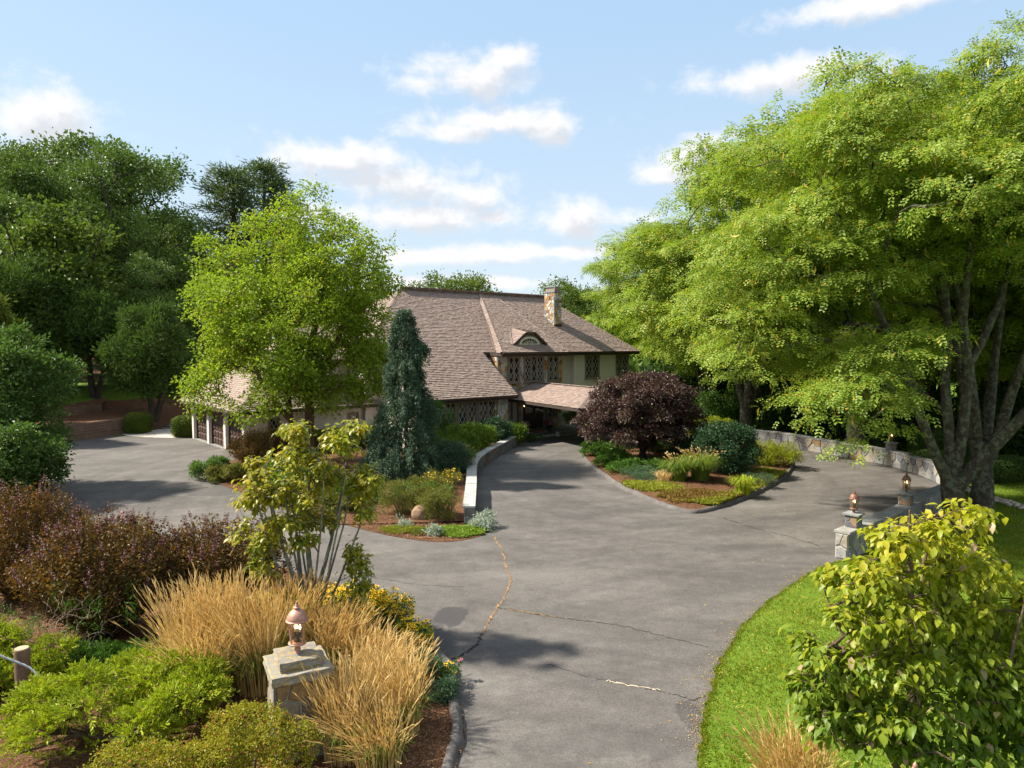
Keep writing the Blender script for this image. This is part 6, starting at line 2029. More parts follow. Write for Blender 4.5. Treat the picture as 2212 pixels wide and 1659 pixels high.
tr = [([(.05, 0, -.05), (.02, .02, .9), (-.05, .1, 1.9), (-.1, .1, 3.2), (-.15, .1, 4.3)], [.085, .07, .055, .035, .012]), ([(.02, 0, .5), (-.3, -.1, 1.3), (-.75, -.2, 2.1), (-1.15, -.3, 2.9)], [.05, .04, .03, .01]),
      ([(.03, 0, .6), (.4, -.1, 1.5), (.8, -.2, 2.4), (1.0, -.2, 3.3)], [.05, .04, .03, .01]), ([(.02, .02, .8), (.2, .4, 1.9), (.3, .6, 3.0), (.4, .6, 4.1)], [.05, .04, .03, .01])]
V, Fc = skeleton(tr, tips, r7, zmin=.9, tip=.0045, power=.42, lift=.10)
obj('trunk', mesh_np('trunk', V, Fc, True), M['twig'], root)
pos, ax, no, sc = dogwood_leaf_sets(tips, od_, 12, r7, .115, .65)
# the leaves that show largest are single parts; the rest are one mass
dist = np.linalg.norm(pos + D2 - np.array([0, 0, CAMZ]), axis=1) - .35 * sc / .1
uv_ok = (pos[:, 0] + D2[0]) / (pos[:, 1] + D2[1]) < .735
front = np.argsort(np.where(uv_ok, dist, 99))[:300]
mask = np.ones(len(pos), bool)
mask[front] = False
V, Fc = stamp(*bl, pos[mask], ax[mask], no[mask], sc[mask])
stuff(obj('leaves', mesh_np('leaves', V, [Fc], True), L_['dogwood_big'], root))
lm = []
for i in range(6):
    v_, f_ = big_leaf(1.0, .56 + .04 * (i % 3), .06 + .03 * i, .15 + .1 * (i % 4), (-.3, .2, 0, .5, -.1, .3)[i])
    lm.append(MB().add(v_, f_).mesh('leaf', True))
def obj_leaf_mat():
    m = L_['dogwood_big'].copy()
    m.name = 'yellowing_dogwood_leaf_single'
    t = m.node_tree
    oi = t.nodes.new('ShaderNodeObjectInfo')
    gn = [n for n in t.nodes if n.type == 'NEW_GEOMETRY'][0]
    for l in list(t.links):
        if l.from_node == gn and l.from_socket.name == 'Random Per Island':
            to = l.to_socket
            t.links.new(oi.outputs['Random'], to)
    return m
L_['dogwood_single'] = obj_leaf_mat()
for i in front:
    a = Vector(ax[i]).normalized()
    s_ = Vector(no[i]).cross(a).normalized()
    n_ = a.cross(s_)
    o = obj('leaf', lm[i % 6], L_['dogwood_single'], root)
    o.matrix_local = Matrix.Translation(Vector(pos[i])) @ Matrix(((a.x, s_.x, n_.x, 0), (a.y, s_.y, n_.y, 0), (a.z, s_.z, n_.z, 0), (0, 0, 0, 1))) @ Matrix.Scale(float(sc[i]), 4)
# ---------------------------------------------------------------- middle bed
r8 = np.random.default_rng(701)
def weeping_spruce(label, loc, h, seed):
    r = np.random.default_rng(seed)
    root = thing('weeping_spruce', label, 'tree', loc)
    zs = np.array([0, .6, 1.6, 2.6, 3.6, 4.6, 5.8, 6.8, 7.35, 7.6]) / 7.6 * h
    rs = np.array([1.75, 1.75, 1.55, 1.25, .95, .72, .52, .40, .24, .06])
    n = 900
    z = h * r.random(n) ** 1.15 * .985 + .25
    a = r.uniform(0, 6.283, n)
    lump = 1 + .26 * np.sin(a * 3 + z * 1.7) + .22 * np.sin(a * 4 - z * 2.9 + 1) + .18 * r.normal(size=n)
    rad = .86 * np.interp(z, zs, rs) * np.clip(lump, .4, 1.7) * (.7 + .3 * np.sqrt(r.random(n)))
    c = np.stack([rad * np.cos(a), rad * np.sin(a), z], 1)
    o_ = np.stack([np.cos(a), np.sin(a), np.zeros(n)], 1)
    rad *= .80
    c = np.stack([rad * np.cos(a), rad * np.sin(a), z], 1)
    bc, bo = [], []
    for i in range(54):                                # ragged boughs that reach out of the column and hang
        b_, z0 = r.uniform(0, 6.283), h * (.10 + .78 * r.random() ** 1.3)
        l = r.uniform(.35, .95) * (1.25 - .75 * z0 / h)
        r0 = np.interp(z0, zs, rs) * .5
        for s_ in np.linspace(.15, 1, 12):
            q_ = r0 + s_ * l
            bc.append((q_ * math.cos(b_), q_ * math.sin(b_), max(.2, z0 + .30 * s_ * l - .75 * s_ * s_ * l + r.normal() * .05)))
            bo.append((math.cos(b_), math.sin(b_), 0))
    c, o_ = np.concatenate([c, np.array(bc)]), np.concatenate([o_, np.array(bo)])
    n = len(c)
    per = 34
    m = n * per
    ci = np.repeat(np.arange(n), per)
    s = r.random(m)
    ll = r.uniform(.35, .95, n)[ci]
    # each spray arches out a little and then hangs
    pos = c[ci] + o_[ci] * (.10 + .12 * np.sin(s * 2.2))[:, None] + np.array([0, 0, -1]) * (s * s * ll)[:, None] + r.normal(size=(m, 3)) * np.array([.075, .075, .03])
    ax = o_[ci] * .5 + r.normal(size=(m, 3)) * .55 - np.array([0, 0, .75])
    keep = pos[:, 2] > .03
    tipm = (s < .20) & (r.random(m) < .5) & keep
    body = keep & ~tipm
    V, Fc = leaves(pos[body], ax[body], rand_dir(body.sum(), r), .12 + .05 * r.random(body.sum()), .042, .1, .1)
    obj('foliage', mesh_np('foliage', V, [Fc]), L_['spruce'], root)
    V, Fc = leaves(pos[tipm] + o_[ci][tipm] * .06, ax[tipm] + np.array([0, 0, .5]), rand_dir(tipm.sum(), r), .11, .032, .1, .1)
    obj('spray_tips', mesh_np('spray_tips', V, [Fc]), L_['spruce_tip'], root)
    tr = [([(0, 0, -.1), (.05, 0, h * .3), (-.03, .02, h * .65), (0, 0, h * .97)], [.10, .08, .05, .015])]
    V, Fc = skeleton(tr, c[::6] * np.array([.9, .9, 1]), r, zmin=.2, tip=.008, power=.3, lift=.2)
    obj('trunk', mesh_np('trunk', V, Fc, True), M['bark_dark'], root)
weeping_spruce('tall narrow blue-grey weeping spruce in the middle bed', (-4.75, 31.0, 0), 7.65, 702)
shrub('blue_spruce', 'spreading blue-grey spruce skirt at the right foot of the weeping spruce', 'shrub', (-2.9, 31.9, 0), (.95, .9, 1.7), 12000, .10, .03, L_['spruce'], 44, (.2, .32), 40, .26, 703, stems=5, down=.35, up=.3, extra=('spray_tips', .5, 12, .11, .03, L_['spruce_tip'], .3))
shrub('blue_spruce', 'spreading blue-grey spruce skirt at the left foot of the weeping spruce', 'shrub', (-6.1, 31.3, 0), (.8, .8, 1.3), 9000, .10, .03, L_['spruce'], 36, (.2, .32), 40, .24, 704, stems=5, down=.35, up=.3, extra=('spray_tips', .5, 12, .11, .03, L_['spruce_tip'], .3))
shrub('weeping_cherry', 'dome-shaped weeping cherry in front of the left end of the window band', 'tree', (-4.6, 38.4, .1), (1.55, 1.5, 3.1), 17000, .11, .035, L_['weeping'], 44, (.22, .32), 40, .26, 705, down=.75, up=.2, stems=5, stem_r=.03, cz=.52)
RH = 'rhododendrons under the window band'
for i, (x, y, z, rx, h, mt, lab) in enumerate(((-3.3, 36.4, .15, 1.45, 1.75, 'rhodo', 'largest light green rhododendron beside the weeping cherry'), (-2.15, 38.9, .3, 1.25, 1.35, 'rhodo', 'light green rhododendron under the middle windows'), (-1.05, 41.5, .4, 1.05, 1.25, 'rhodo_dark', 'darker rhododendron next to the stone pier'), (.15, 43.0, .42, .62, .8, 'rhodo', 'small bright green shrub at the far end of the curved wall'), (-2.75, 34.4, .1, 1.0, 1.2, 'rhodo', 'light green rhododendron nearest the fountain grass'))):
    shrub('rhododendron', lab, 'shrub', (x, y, z), (rx, rx * .85, h), int(9000 * rx), .125, .045, L_[mt], 34, (.24, .36), 26, .22, 711 + i, group=RH, stems=6, stem_r=.02)
shrub('ground_cover', 'low dark creeping plant between the curved wall and the porch step', 'shrub', (1.25, 44.4, .1), (.8, .5, .35), 2500, .07, .03, L_['weeping'], 16, (.3, .4), 26, .12, 717, stems=0)
# fountain grasses
def fountain(label, loc, seed, n, h, nh=26, group=None, mt='blade', lean=1.0):
    r = np.random.default_rng(seed)
    root = thing('fountain_grass', label, 'ornamental grass', loc, 0, group)
    a = r.uniform(0, 6.283, n)
    b = np.stack([np.cos(a), np.sin(a), np.zeros(n)], 1) * (r.random(n) * .32)[:, None]
    d = np.stack([np.cos(a), np.sin(a), np.zeros(n)], 1) * r.uniform(.25, .9, n)[:, None] * lean
    hb = h * r.uniform(.6, 1.05, n)
    zz = np.array([0, 0, 1])
    p = [b, b + d * (hb * .22)[:, None] + zz * (hb * .62)[:, None], b + d * (hb * .6)[:, None] + zz * (hb * .95)[:, None], b + d * (hb * 1.0)[:, None] + zz * (hb * .78)[:, None]]
    sd = np.stack([-np.sin(a), np.cos(a), np.zeros(n)], 1)
    V = np.stack([x + sd * w_ * e for x, w_ in zip(p, [.010, .010, .008, .001]) for e in (-1, 1)], 1).reshape(-1, 3)
    k = np.arange(n)[:, None] * 8
    obj('blades', mesh_np('blades', V, [np.concatenate([k + np.array([[i, i + 1, i + 3, i + 2]]) for i in (0, 2, 4)], 0)]), L_[mt], root)
    if nh:
        a = r.uniform(0, 6.283, nh)
        t = np.stack([np.cos(a), np.sin(a), np.zeros(nh)], 1) * (h * r.uniform(.3, .85, nh))[:, None] + zz * (h * r.uniform(.95, 1.2, nh))[:, None]
        parts = [sweep([x * np.array([.1, .1, 0]), x * np.array([.5, .5, .75]), x], [.004, .003, .003], 3, r=r) for x in t]
        for e in range(3):
            parts.append(leaves(t, np.stack([np.cos(a), np.sin(a), np.full(nh, .5)], 1) + r.normal(size=(nh, 3)) * .1, rand_dir(nh, r), .13, .03, .3, .2))
        V, Fc = join(parts)
        obj('seed_heads', mesh_np('seed_heads', V, Fc), L_['straw'], root)
fountain('bright green fountain grass mound against the curved wall', (-2.55, 32.6, .1), 721, 1300, 1.15, 30, lean=1.1)
fountain('second bright green grass mound beside the first, nearer the spruce', (-3.5, 32.0, .06), 722, 900, 1.0, 20)
shrub('potentilla', 'yellow-flowered shrub behind the curved wall', 'shrub', (-2.95, 28.8, .05), (.85, .8, .95), 7000, .045, .024, L_['potentilla'], 30, (.24, .36), 26, .14, 723, stems=6, extra=('blossoms', .5, 3, .055, .05, M['yellow_petal'], .25))
shrub('perennial', 'dark green leafy perennials between the spruce and the rose shrubs', 'shrub', (-3.7, 27.7, .02), (1.25, .7, .55), 5200, .11, .05, L_['perennial'], 26, (.28, .4), 26, .18, 724, stems=0)
shrub('perennial', 'long-leaved green daylily patch left of the rose shrubs', 'shrub', (-6.2, 27.4, .0), (1.3, .8, .75), 4600, .26, .022, L_['perennial'], 24, (.28, .4), 26, .2, 725, stems=0)
shrub('rose_shrub', 'broad rose shrub with reddish tips left of the boulder', 'shrub', (-3.95, 25.3, .0), (1.08, .9, 1.28), 15000, .042, .026, L_['potentilla'], 40, (.22, .34), 30, .13, 726, stems=7, group='rose shrubs by the boulder')
shrub('rose_shrub', 'rose shrub with reddish tips against the near end of the curved wall', 'shrub', (-2.45, 24.5, .0), (.86, .78, 1.15), 12000, .042, .026, L_['potentilla'], 36, (.22, .34), 30, .13, 727, stems=7, group='rose shrubs by the boulder')
# boulder
def boulder(label, loc, s, seed, mt):
    import bmesh
    r = np.random.default_rng(seed)
    bm = bmesh.new()
    bmesh.ops.create_icosphere(bm, subdivisions=3, radius=1.0)
    dirs = rand_dir(9, r)
    cut = r.uniform(.55, .9, 9)
    for v in bm.verts:
        c = np.array(v.co)
        for d, q_ in zip(dirs, cut):
            e = float(c @ d) - q_
            if e > 0:
                c = c - d * e * .88
        c += .025 * np.sin(c[[1, 2, 0]] * 9)
        v.co = c * np.array(s)
    me = bpy.data.meshes.new('boulder')
    bm.to_mesh(me)
    bm.free()
    return tag(obj('boulder', me, mt, None, loc, (0, .12, .5)), label, 'boulder')
M['boulder'] = stone_mat('brown_boulder', [(.24, .16, .105)], 4.0)
boulder('brown boulder between the two rose shrubs', (-3.16, 24.6, .18), (.44, .34, .36), 728, M['boulder'])
# clipped box by the house and garage
def clipped(label, loc, half, seed, rotz=0, n=7000, name='clipped_box', group=None, mt='box', p=4.0):
    r = np.random.default_rng(seed)
    root = thing(name, label, 'hedge', loc, rotz, group)
    d = rand_dir(n, r)
    q_ = (np.abs(d) ** p).sum(1) ** (-1 / p)
    c = d * (q_ * (.90 + .10 * r.random(n)))[:, None] * np.array(half) + np.array([0, 0, half[2]])
    k = c[:, 2] > .05
    c, d = c[k], d[k]
    V, Fc = join([leaves(c + r.normal(size=c.shape) * .03, d * .6 + r.normal(size=c.shape) * .6, d + r.normal(size=c.shape) * .5, .075, .05), leaves(c * np.array([.86, .86, .93]), r.normal(size=c.shape), d, .10, .08)])
    obj('foliage', mesh_np('foliage', V, [Fc[0]]), L_[mt], root)
    V, Fc = join([sweep([(.1 * math.cos(a), .1 * math.sin(a), 0), (half[0] * .5 * math.cos(a), half[1] * .5 * math.sin(a), half[2])], [.03, .015], 5) for a in (0, 1.5, 3, 4.6)])
    obj('stem', mesh_np('stem', V, Fc), M['twig'], root)
    return root
clipped('clipped rounded box shrub at the end of the timber wall', at0(300, 936), (.78, .75, .72), 731)
clipped('clipped box shrub touching the far garage pier', at0(404, 943), (.85, .8, .70), 732)
c = H2W @ Vector((-11.6, 2.1, 0))
clipped('clipped box hedge along the garage wall behind the birch trunks', tuple(c), (3.2, .6, .62), 733, HROT, 10000, p=6)
# low creeping mats at the front of the beds
def mat_of(name, label, loc, rad, n, L, Wd, mt, seed, h=.08, rotz=0, clip=None):
    r = np.random.default_rng(seed)
    a, q_ = r.uniform(0, 6.283, n), np.sqrt(r.random(n))
    wob = 1 + .18 * np.sin(a * 3 + seed) + .12 * np.sin(a * 7 + seed * 2)
    bump_ = .5 + .5 * np.sin(q_ * 9 * np.cos(a) + seed) * np.sin(q_ * 8 * np.sin(a) + 1)
    pos = np.stack([rad[0] * q_ * wob * np.cos(a), rad[1] * q_ * wob * np.sin(a), .03 + h * (1 - q_ ** 2) * (.4 + .6 * bump_) * r.random(n)], 1)
    clip = isl_in if loc[0] > 3 else mid
    cr, sr = math.cos(rotz), math.sin(rotz)
    ok = inside(loc[0] + cr * pos[:, 0] - sr * pos[:, 1], loc[1] + sr * pos[:, 0] + cr * pos[:, 1], clip)
    pos = pos[ok]
    n = len(pos)
    ax = r.normal(size=(n, 3)) + np.array([0, 0, .6])
    no = r.normal(size=(n, 3)) * .5 + np.array([0, 0, 1])
    V, Fc = leaves(pos, ax, no, L * (.6 + .8 * r.random(n)), Wd, .15, .2)
    o = obj(name, mesh_np(name, V, [Fc]), mt, None, loc, (0, 0, rotz))
    o['label'] = label
    return stuff(o)
mat_of('ground_cover', 'bright green creeping mat at the tip of the middle bed', at0(985, 1150, .02), (1.15, .55), 6500, .07, .035, L_['bright'], 741, .22)
mat_of('ground_cover', 'yellow-green creeping mat left of the bright one', at0(868, 1146, .02), (.75, .40), 4500, .05, .02, L_['sedum_lime'], 742, .16)
mat_of('ground_cover', 'olive creeping mat between silver plants', at0(915, 1150, .02), (.5, .4), 2500, .05, .02, L_['potentilla'], 743, .12)
def silver(label, loc, rad, seed, n=420):
    return shrub('lambs_ear', label, 'plant', loc, rad, n, .12, .032, L_['silver'], 14, (.3, .45), 14, .12, seed, stems=0, up=.3, group='silver-leaved plants at the bed edges', cz=.35)
silver('silver-leaved plant at the foot of the curved wall end', at0(1044, 1142), (.42, .36, .42), 745, 1300)
silver('small silver-leaved plant in the olive mat', at0(932, 1158), (.30, .24, .22), 746)
silver('small silver-leaved plant left of the olive mat', at0(872, 1142), (.22, .2, .22), 747)
# ---------------------------------------------------------------- island
r9 = np.random.default_rng(801)
MX, MY = 6.75, 36.0
tr = [([(0, 0, .1), (.02, 0, .5), (.0, .05, .9)], [.21, .17, .15])]
for a in (.2, 1.3, 2.5, 3.5, 4.4, 5.4):
    tr.append(([(0, 0, .55), (.35 * math.cos(a), .35 * math.sin(a), 1.2), (.9 * math.cos(a), .9 * math.sin(a), 2.0), (1.5 * math.cos(a), 1.5 * math.sin(a), 3.0)], [.11, .09, .07, .03]))
lob = sub_lobes([(0, 0, 2.65, 2.9, 2.75, 2.1)], 130, (.16, .25), r9, .78, .7, .75)
lob += [(-2.5, -.8, 1.5, .8, .7, .35), (2.4, -.9, 1.7, .8, .7, .4), (.6, -2.0, 1.6, .9, .7, .4), (-1.0, -2.0, 1.5, .8, .7, .35), (2.7, .3, 2.2, .7, .7, .5), (-2.8, .2, 2.0, .7, .7, .5)]
c, o_ = lobe_points(lob, 1750, r9, .55, .2, .75)
tree('japanese_maple', 'purple Japanese maple with a broad dome crown on the island', 'tree', (MX, MY, .2), tr, c, M['bark_dark'], [('crown', [puff(c, o_, 40, .26, .15, .055, .55, r9, up=.7, down=.25, spread=1.0)], L_['maple'])], zmin=.9, r=r9, tip=.006, power=.42)
juniper('bright green low juniper at the left tip of the island', (4.75, 38.0, .15), (1.2, 1.1, .8), 811, 1500, L_['juniper_green'], Lt=.2)
juniper('rounded green juniper on the island kerb, second from the left tip', (5.15, 35.1, .15), (1.4, 1.1, .75), 812, 1600, L_['juniper_green'], Lt=.2)
juniper('flat green juniper reaching towards the maple trunk', (6.0, 33.0, .15), (1.8, 1.0, .5), 813, 1700, L_['juniper_green'], Lt=.2)
shrub('ground_cover', 'blue-green low plants in front of the flat juniper', 'plant', (6.5, 31.3, .12), (1.6, .9, .4), 6000, .08, .02, L_['bluegreen'], 22, (.3, .4), 26, .14, 814, stems=0)
FG = 'fountain grasses on the island'
fountain('green fountain grass with pale heads left of the dark rhododendron', (8.3, 30.6, .14), 821, 1600, 1.25, 60, FG)
fountain('smaller green fountain grass at its left, nearest the dry tuft', (7.3, 30.5, .14), 822, 1200, 1.05, 34, FG)
fountain('dry straw-coloured grass tuft at the left of the island grasses', (6.75, 30.6, .14), 823, 260, .55, 0, None, 'straw')
fountain('yellow-green daylily with arching leaves at the island front', (9.4, 28.2, .14), 824, 420, .75, 0, None, 'juniper')
shrub('rhododendron', 'dark blue-green rounded rhododendron on the island', 'shrub', (9.95, 32.6, .2), (1.6, 1.4, 2.3), 15000, .14, .045, L_['rhodo_dark'], 50, (.2, .3), 26, .24, 825, stems=6, stem_r=.03)
shrub('rhododendron', 'dark low shrub between the maple trunk and the island rhododendron', 'shrub', (8.7, 34.6, .2), (1.2, 1.0, 1.25), 7000, .13, .045, L_['rhodo_dark'], 34, (.22, .34), 26, .2, 837, stems=5)
shrub('low_shrub', 'dark green low shrub under the back of the purple maple', 'shrub', (7.6, 38.6, .2), (1.6, 1.0, .9), 6000, .10, .04, L_['weeping'], 30, (.24, .34), 26, .2, 838, stems=4)
shrub('false_cypress', 'bright yellow-green layered false cypress between the maple and the wall', 'shrub', (10.9, 37.9, .2), (1.45, 1.3, 2.1), 11000, .12, .03, L_['gold'], 40, (.22, .34), 36, .22, 826, stems=4, flat=.45, extra=('new_growth', .5, 14, .11, .03, L_['juniper'], .3))
shrub('spirea', 'golden spirea behind the dark rhododendron', 'shrub', (11.6, 35.4, .2), (1.15, .9, 1.3), 9000, .055, .03, L_['spirea'], 34, (.24, .36), 30, .16, 827, stems=6)
shrub('cypress', 'spreading yellow-green shrub over the right end of the island kerb', 'shrub', (13.2, 35.0, .15), (1.8, 1.2, 1.15), 14000, .075, .026, L_['gold'], 40, (.2, .3), 30, .17, 828, stems=6)
shrub('low_shrub', 'small brownish heather beside the dark rhododendron', 'shrub', (11.4, 33.3, .15), (.5, .4, .5), 2000, .06, .012, L_['straw'], 14, (.3, .4), 26, .1, 829, stems=3)
shrub('lavender', 'grey-blue lavender leaning over the kerb', 'plant', (10.7, 30.0, .12), (.6, .5, .5), 2400, .08, .012, L_['bluegreen'], 16, (.3, .42), 26, .1, 830, stems=3)
mat_of('ground_cover', 'bronze and lime sedum mat at the front of the island', (7.7, 27.6, .16), (2.0, 1.1), 10000, .09, .05, L_['sedum_red'], 831, .12, -.2)
mat_of('ground_cover', 'lime sedum along the near island kerb', (9.2, 27.4, .15), (1.9, 1.0), 10000, .09, .05, L_['sedum_lime'], 832, .14, .35)
mat_of('ground_cover', 'lime and bronze sedum at the very tip of the island', (8.1, 26.7, .14), (1.3, .6), 7000, .09, .05, L_['sedum_lime'], 835, .12, 0)
mat_of('ground_cover', 'lime sedum inside the right front kerb of the island', (10.9, 28.9, .15), (1.2, .7), 7000, .09, .05, L_['sedum_lime'], 836, .12, .7)
mat_of('ground_cover', 'lime sedum left of the bronze patch', (6.2, 29.5, .15), (1.6, 1.1), 9000, .09, .05, L_['sedum_lime'], 833, .12, -.6)
mat_of('ground_cover', 'gold-green sedum under the spreading shrub', (12.0, 31.8, .15), (2.2, 1.7), 11000, .09, .05, L_['sedum_lime'], 834, .14, .9)
# ---------------------------------------------------------------- timber terraces and gravel by the garage
def timber_wall(label, path, z0, H, courses, seed, back=.5):
    r = np.random.default_rng(seed)
    p = [Vector((q_[0], q_[1], 0)) for q_ in path]
    root = thing('timber_wall', label, 'retaining wall', p[0], 0, 'timber retaining walls left of the garage')
    hh = H / courses
    pt = Path(p)
    nb = 0
    for c_ in range(courses):
        s_ = -r.uniform(0, 1.2)
        while s_ < pt.L:
            e_ = min(s_ + r.uniform(2.0, 2.6), pt.L)
            a, b_ = pt.at(max(s_, 0) + .008)[0], pt.at(e_ - .008)[0]
            if (b_ - a).length > .1:
                z = z0 + hh * (c_ + .5) + r.normal() * .004
                m_ = MB().bar(a - p[0] + Vector((0, 0, z)), b_ - p[0] + Vector((0, 0, z)), .2 + r.uniform(-.012, .012), hh - .012)
                m_.build('timber', M['timber'], root)
                if c_ % 2 == 0 and r.random() < .75 and s_ > 0:
                    t = (b_ - a).normalized()
                    n_ = Vector((t.y, -t.x, 0))
                    q_ = a - p[0] + Vector((0, 0, z))
                    MB().bar(q_ + n_ * .115, q_ - n_ * 1.0, hh - .02, hh - .02).build('tie_back', M['timber'], root)
            s_ = e_
    return root
LW = [(-31.0, 37.5), (-29.6, 41.5), (-28.2, 45.3), (-27.45, 47.75), (-26.9, 49.4)]
UW = [(-34.5, 43), (-32.6, 46.5), (-31.0, 49.6), (-30.4, 51.6)]
timber_wall('lower brown timber retaining wall beside the left arm of the drive', LW, -.02, 1.12, 6, 901)
timber_wall('upper timber retaining wall on the mulch terrace, with its squared end showing', UW, 1.0, .78, 4, 902)
ter = [Vector((x, y, 1.06)) for x, y in LW] + [Vector((-26.2, 51.5, .9)), Vector((-27.5, 54, 1.2)), Vector((-31, 54.5, 1.5)), Vector((-33.5, 50, 1.15)), Vector((-36, 45, 1.1)), Vector((-37, 38, 1.1))]
me = MB().add([p + Vector((.0, 0, 0)) for p in ter], [tuple(range(len(ter)))]).mesh('mulch_terrace')
struct(obj('mulch_terrace', me, M['mulch']))
ter2 = [Vector((x, y, 1.74)) for x, y in UW] + [Vector((-31.6, 54.5, 2.05)), Vector((-35, 56, 2.2)), Vector((-40, 52, 2.2)), Vector((-39, 44, 1.8))]
struct(obj('mulch_terrace', MB().add(ter2, [tuple(range(len(ter2)))]).mesh('mulch_terrace'), M['mulch']))
def gravel_mat():
    m, k, b, o = new_mat('pale_gravel')
    co = worldco(k)
    vo = k.n('ShaderNodeTexVoronoi')
    k.put(vo.inputs['Vector'], co)
    vo.inputs['Scale'].default_value = 16
    sx_ = k.n('ShaderNodeSeparateXYZ')
    k.put(sx_.inputs[0], vo.outputs['Color'])
    f = k.m('ADD', k.m('MULTIPLY', sx_.outputs[0], .6), k.m('MULTIPLY', k.noise(co, 1.2, 4), .4))
    k.put(b.inputs['Base Color'], k.ramp(f, [(.2, (.26, .20, .14)), (.5, (.46, .42, .36)), (.8, (.62, .59, .54))]))
    b.inputs['Roughness'].default_value = .9
    bump(k, b, k.m('SUBTRACT', 1.0, vo.outputs['Distance']), .9, .04)
    return m
M['gravel'] = gravel_mat()
gp = [Vector((-27.1, 48.3, .02)), Vector((-26.3, 47.45, .012)), Vector((-24.6, 46.75, .012)), Vector((-22.6, 46.35, .012)), Vector((-20.9, 46.7, .012)), Vector((-20.6, 47.4, .03)), Vector((-21.6, 50.2, .10)), Vector((-23.5, 50.6, .12)), Vector((-25.6, 50.4, .10))]
struct(obj('gravel_path', MB().add(gp, [tuple(range(len(gp)))]).mesh('gravel_path'), M['gravel']))
for i, (u, v) in enumerate(((348, 930), (362, 926), (385, 925), (372, 920))):
    p = G(u, v, .03)
    q_ = MB().prism([(math.cos(a) * .42 * (1 + .15 * math.sin(a * 3 + i)), math.sin(a) * .34, 0) for a in np.linspace(0, 6.283, 9)[:-1]], (0, 0, .05)).build('stepping_stone', M['cap'], None, loc=p)
    tag(q_, ('stepping stone nearest the drive in the pale gravel', 'stepping stone in the gravel, second from the drive', 'stepping stone in the gravel beside the clipped box', 'furthest stepping stone in the pale gravel')[i], 'stepping stone', 'flat stepping stones in the gravel')

# ---------------------------------------------------------------- front door planters and mat
def planter(label, loc, seed):
    r = np.random.default_rng(seed)
    root = thing('flower_pot', label, 'potted flowers', loc, 0, 'flower pots by the front door')
    MB().lathe([(.13, 0), (.15, .02), (.09, .06), (.10, .10), (.22, .22), (.27, .36), (.29, .38), (.27, .39), (.25, .37)], 18).build('pot', plain('dark_green_urn', (.035, .045, .045), .6, .2), root, True)
    n = 900
    d = rand_dir(n, r)
    d[:, 2] = np.abs(d[:, 2]) * .9 - .12
    pos = d * np.array([.40, .40, .36]) * (.8 + .2 * r.random((n, 1))) + np.array([0, 0, .50])
    V, Fc = leaves(pos * np.array([.92, .92, .98]), d + r.normal(size=(n, 3)) * .6, d, .07, .03)
    obj('foliage', mesh_np('foliage', V, [Fc]), L_['perennial'], root)
    k = d[:, 0] < -.05
    for nm, sel, mt in (('magenta_blooms', k, M['magenta']), ('mauve_blooms', ~k, M['mauve'])):
        s_ = sel & (r.random(n) < .42)
        V, Fc = stamp(*daisy_proto(5, .045, .016, .0), pos[s_], np.cross(d[s_], rand_dir(s_.sum(), r)), d[s_] + r.normal(size=(s_.sum(), 3)) * .2, r.uniform(.8, 1.2, s_.sum()))
        obj(nm, mesh_np(nm, V, [Fc]), mt, root)
for (u, v, lab) in ((1134, 934, 'urn of magenta and mauve flowers left of the front door'), (1186, 931, 'urn of mauve flowers right of the front door')):
    planter(lab, at0(u, v, .32), int(u))
p = G(1159, 932, .325)
tag(obj('door_mat', MB().lathe([(.70, 0), (.72, .01), (.70, .022)], 22).mesh('door_mat'), plain('coir_mat', (.28, .12, .045), .95, .25, 20), None, p, (0, 0, HROT), (1, .48, 1)), 'rust-brown oval door mat before the dark front door', 'door mat')
shrub('nandina', 'leafy green shrub against the stucco wall between canopy and maple', 'shrub', tuple(H2W @ Vector((7.6, 1.3, 0))), (1.0, .7, 1.5), 5000, .12, .04, L_['perennial'], 26, (.26, .36), 26, .2, 911, stems=5)
shrub('nandina', 'leafy green shrub at the foot of the stucco wall, behind the maple', 'shrub', tuple(H2W @ Vector((10.0, 1.0, 0))), (1.2, .7, 1.3), 5000, .12, .04, L_['perennial'], 26, (.26, .36), 26, .2, 912, stems=5)

# ---------------------------------------------------------------- log post and rope
pl = P(47, 1400, 11.6)
lg = thing('log_post', 'weathered round log post beside the golden juniper at the left edge', 'post', (pl.x, pl.y, 0))
prof = [(.118, -.05), (.116, .4), (.118, pl.z - .02), (.112, pl.z)]
MB().lathe(prof, 18).build('post_shaft', M['timber'], lg, True)
MB().lathe([(.104, pl.z + .002), (.10, pl.z + .006)], 18).build('sawn_top', plain('sawn_wood_top', (.40, .29, .20), .9, .3, 20), lg)
ra, rb_, rc_ = P(-60, 1385, 11.2), P(66, 1444, 11.35), P(112, 1500, 11.2)
rope = [ra, ra.lerp(rb_, .5) + Vector((0, 0, -.02)), rb_, rb_.lerp(rc_, .5) + Vector((0, 0, -.03)), rc_]
rope = catmull(rope, 10, False)
V0, F0 = [], []
parts = []
for st in range(3):
    pts = []
    for i, q_ in enumerate(rope):
        a = i * .9 + st * 2.094
        pts.append(q_ + Vector((0, math.cos(a), math.sin(a))) * .010)
    parts.append(sweep(pts, [.010] * len(pts), 6))
V, Fc = join(parts)
tag(obj('rope', mesh_np('rope', V, Fc, True), plain('pale_blue_rope', (.33, .38, .42), .8, .15, 30)), 'pale blue-grey rope slung past the log post', 'rope')

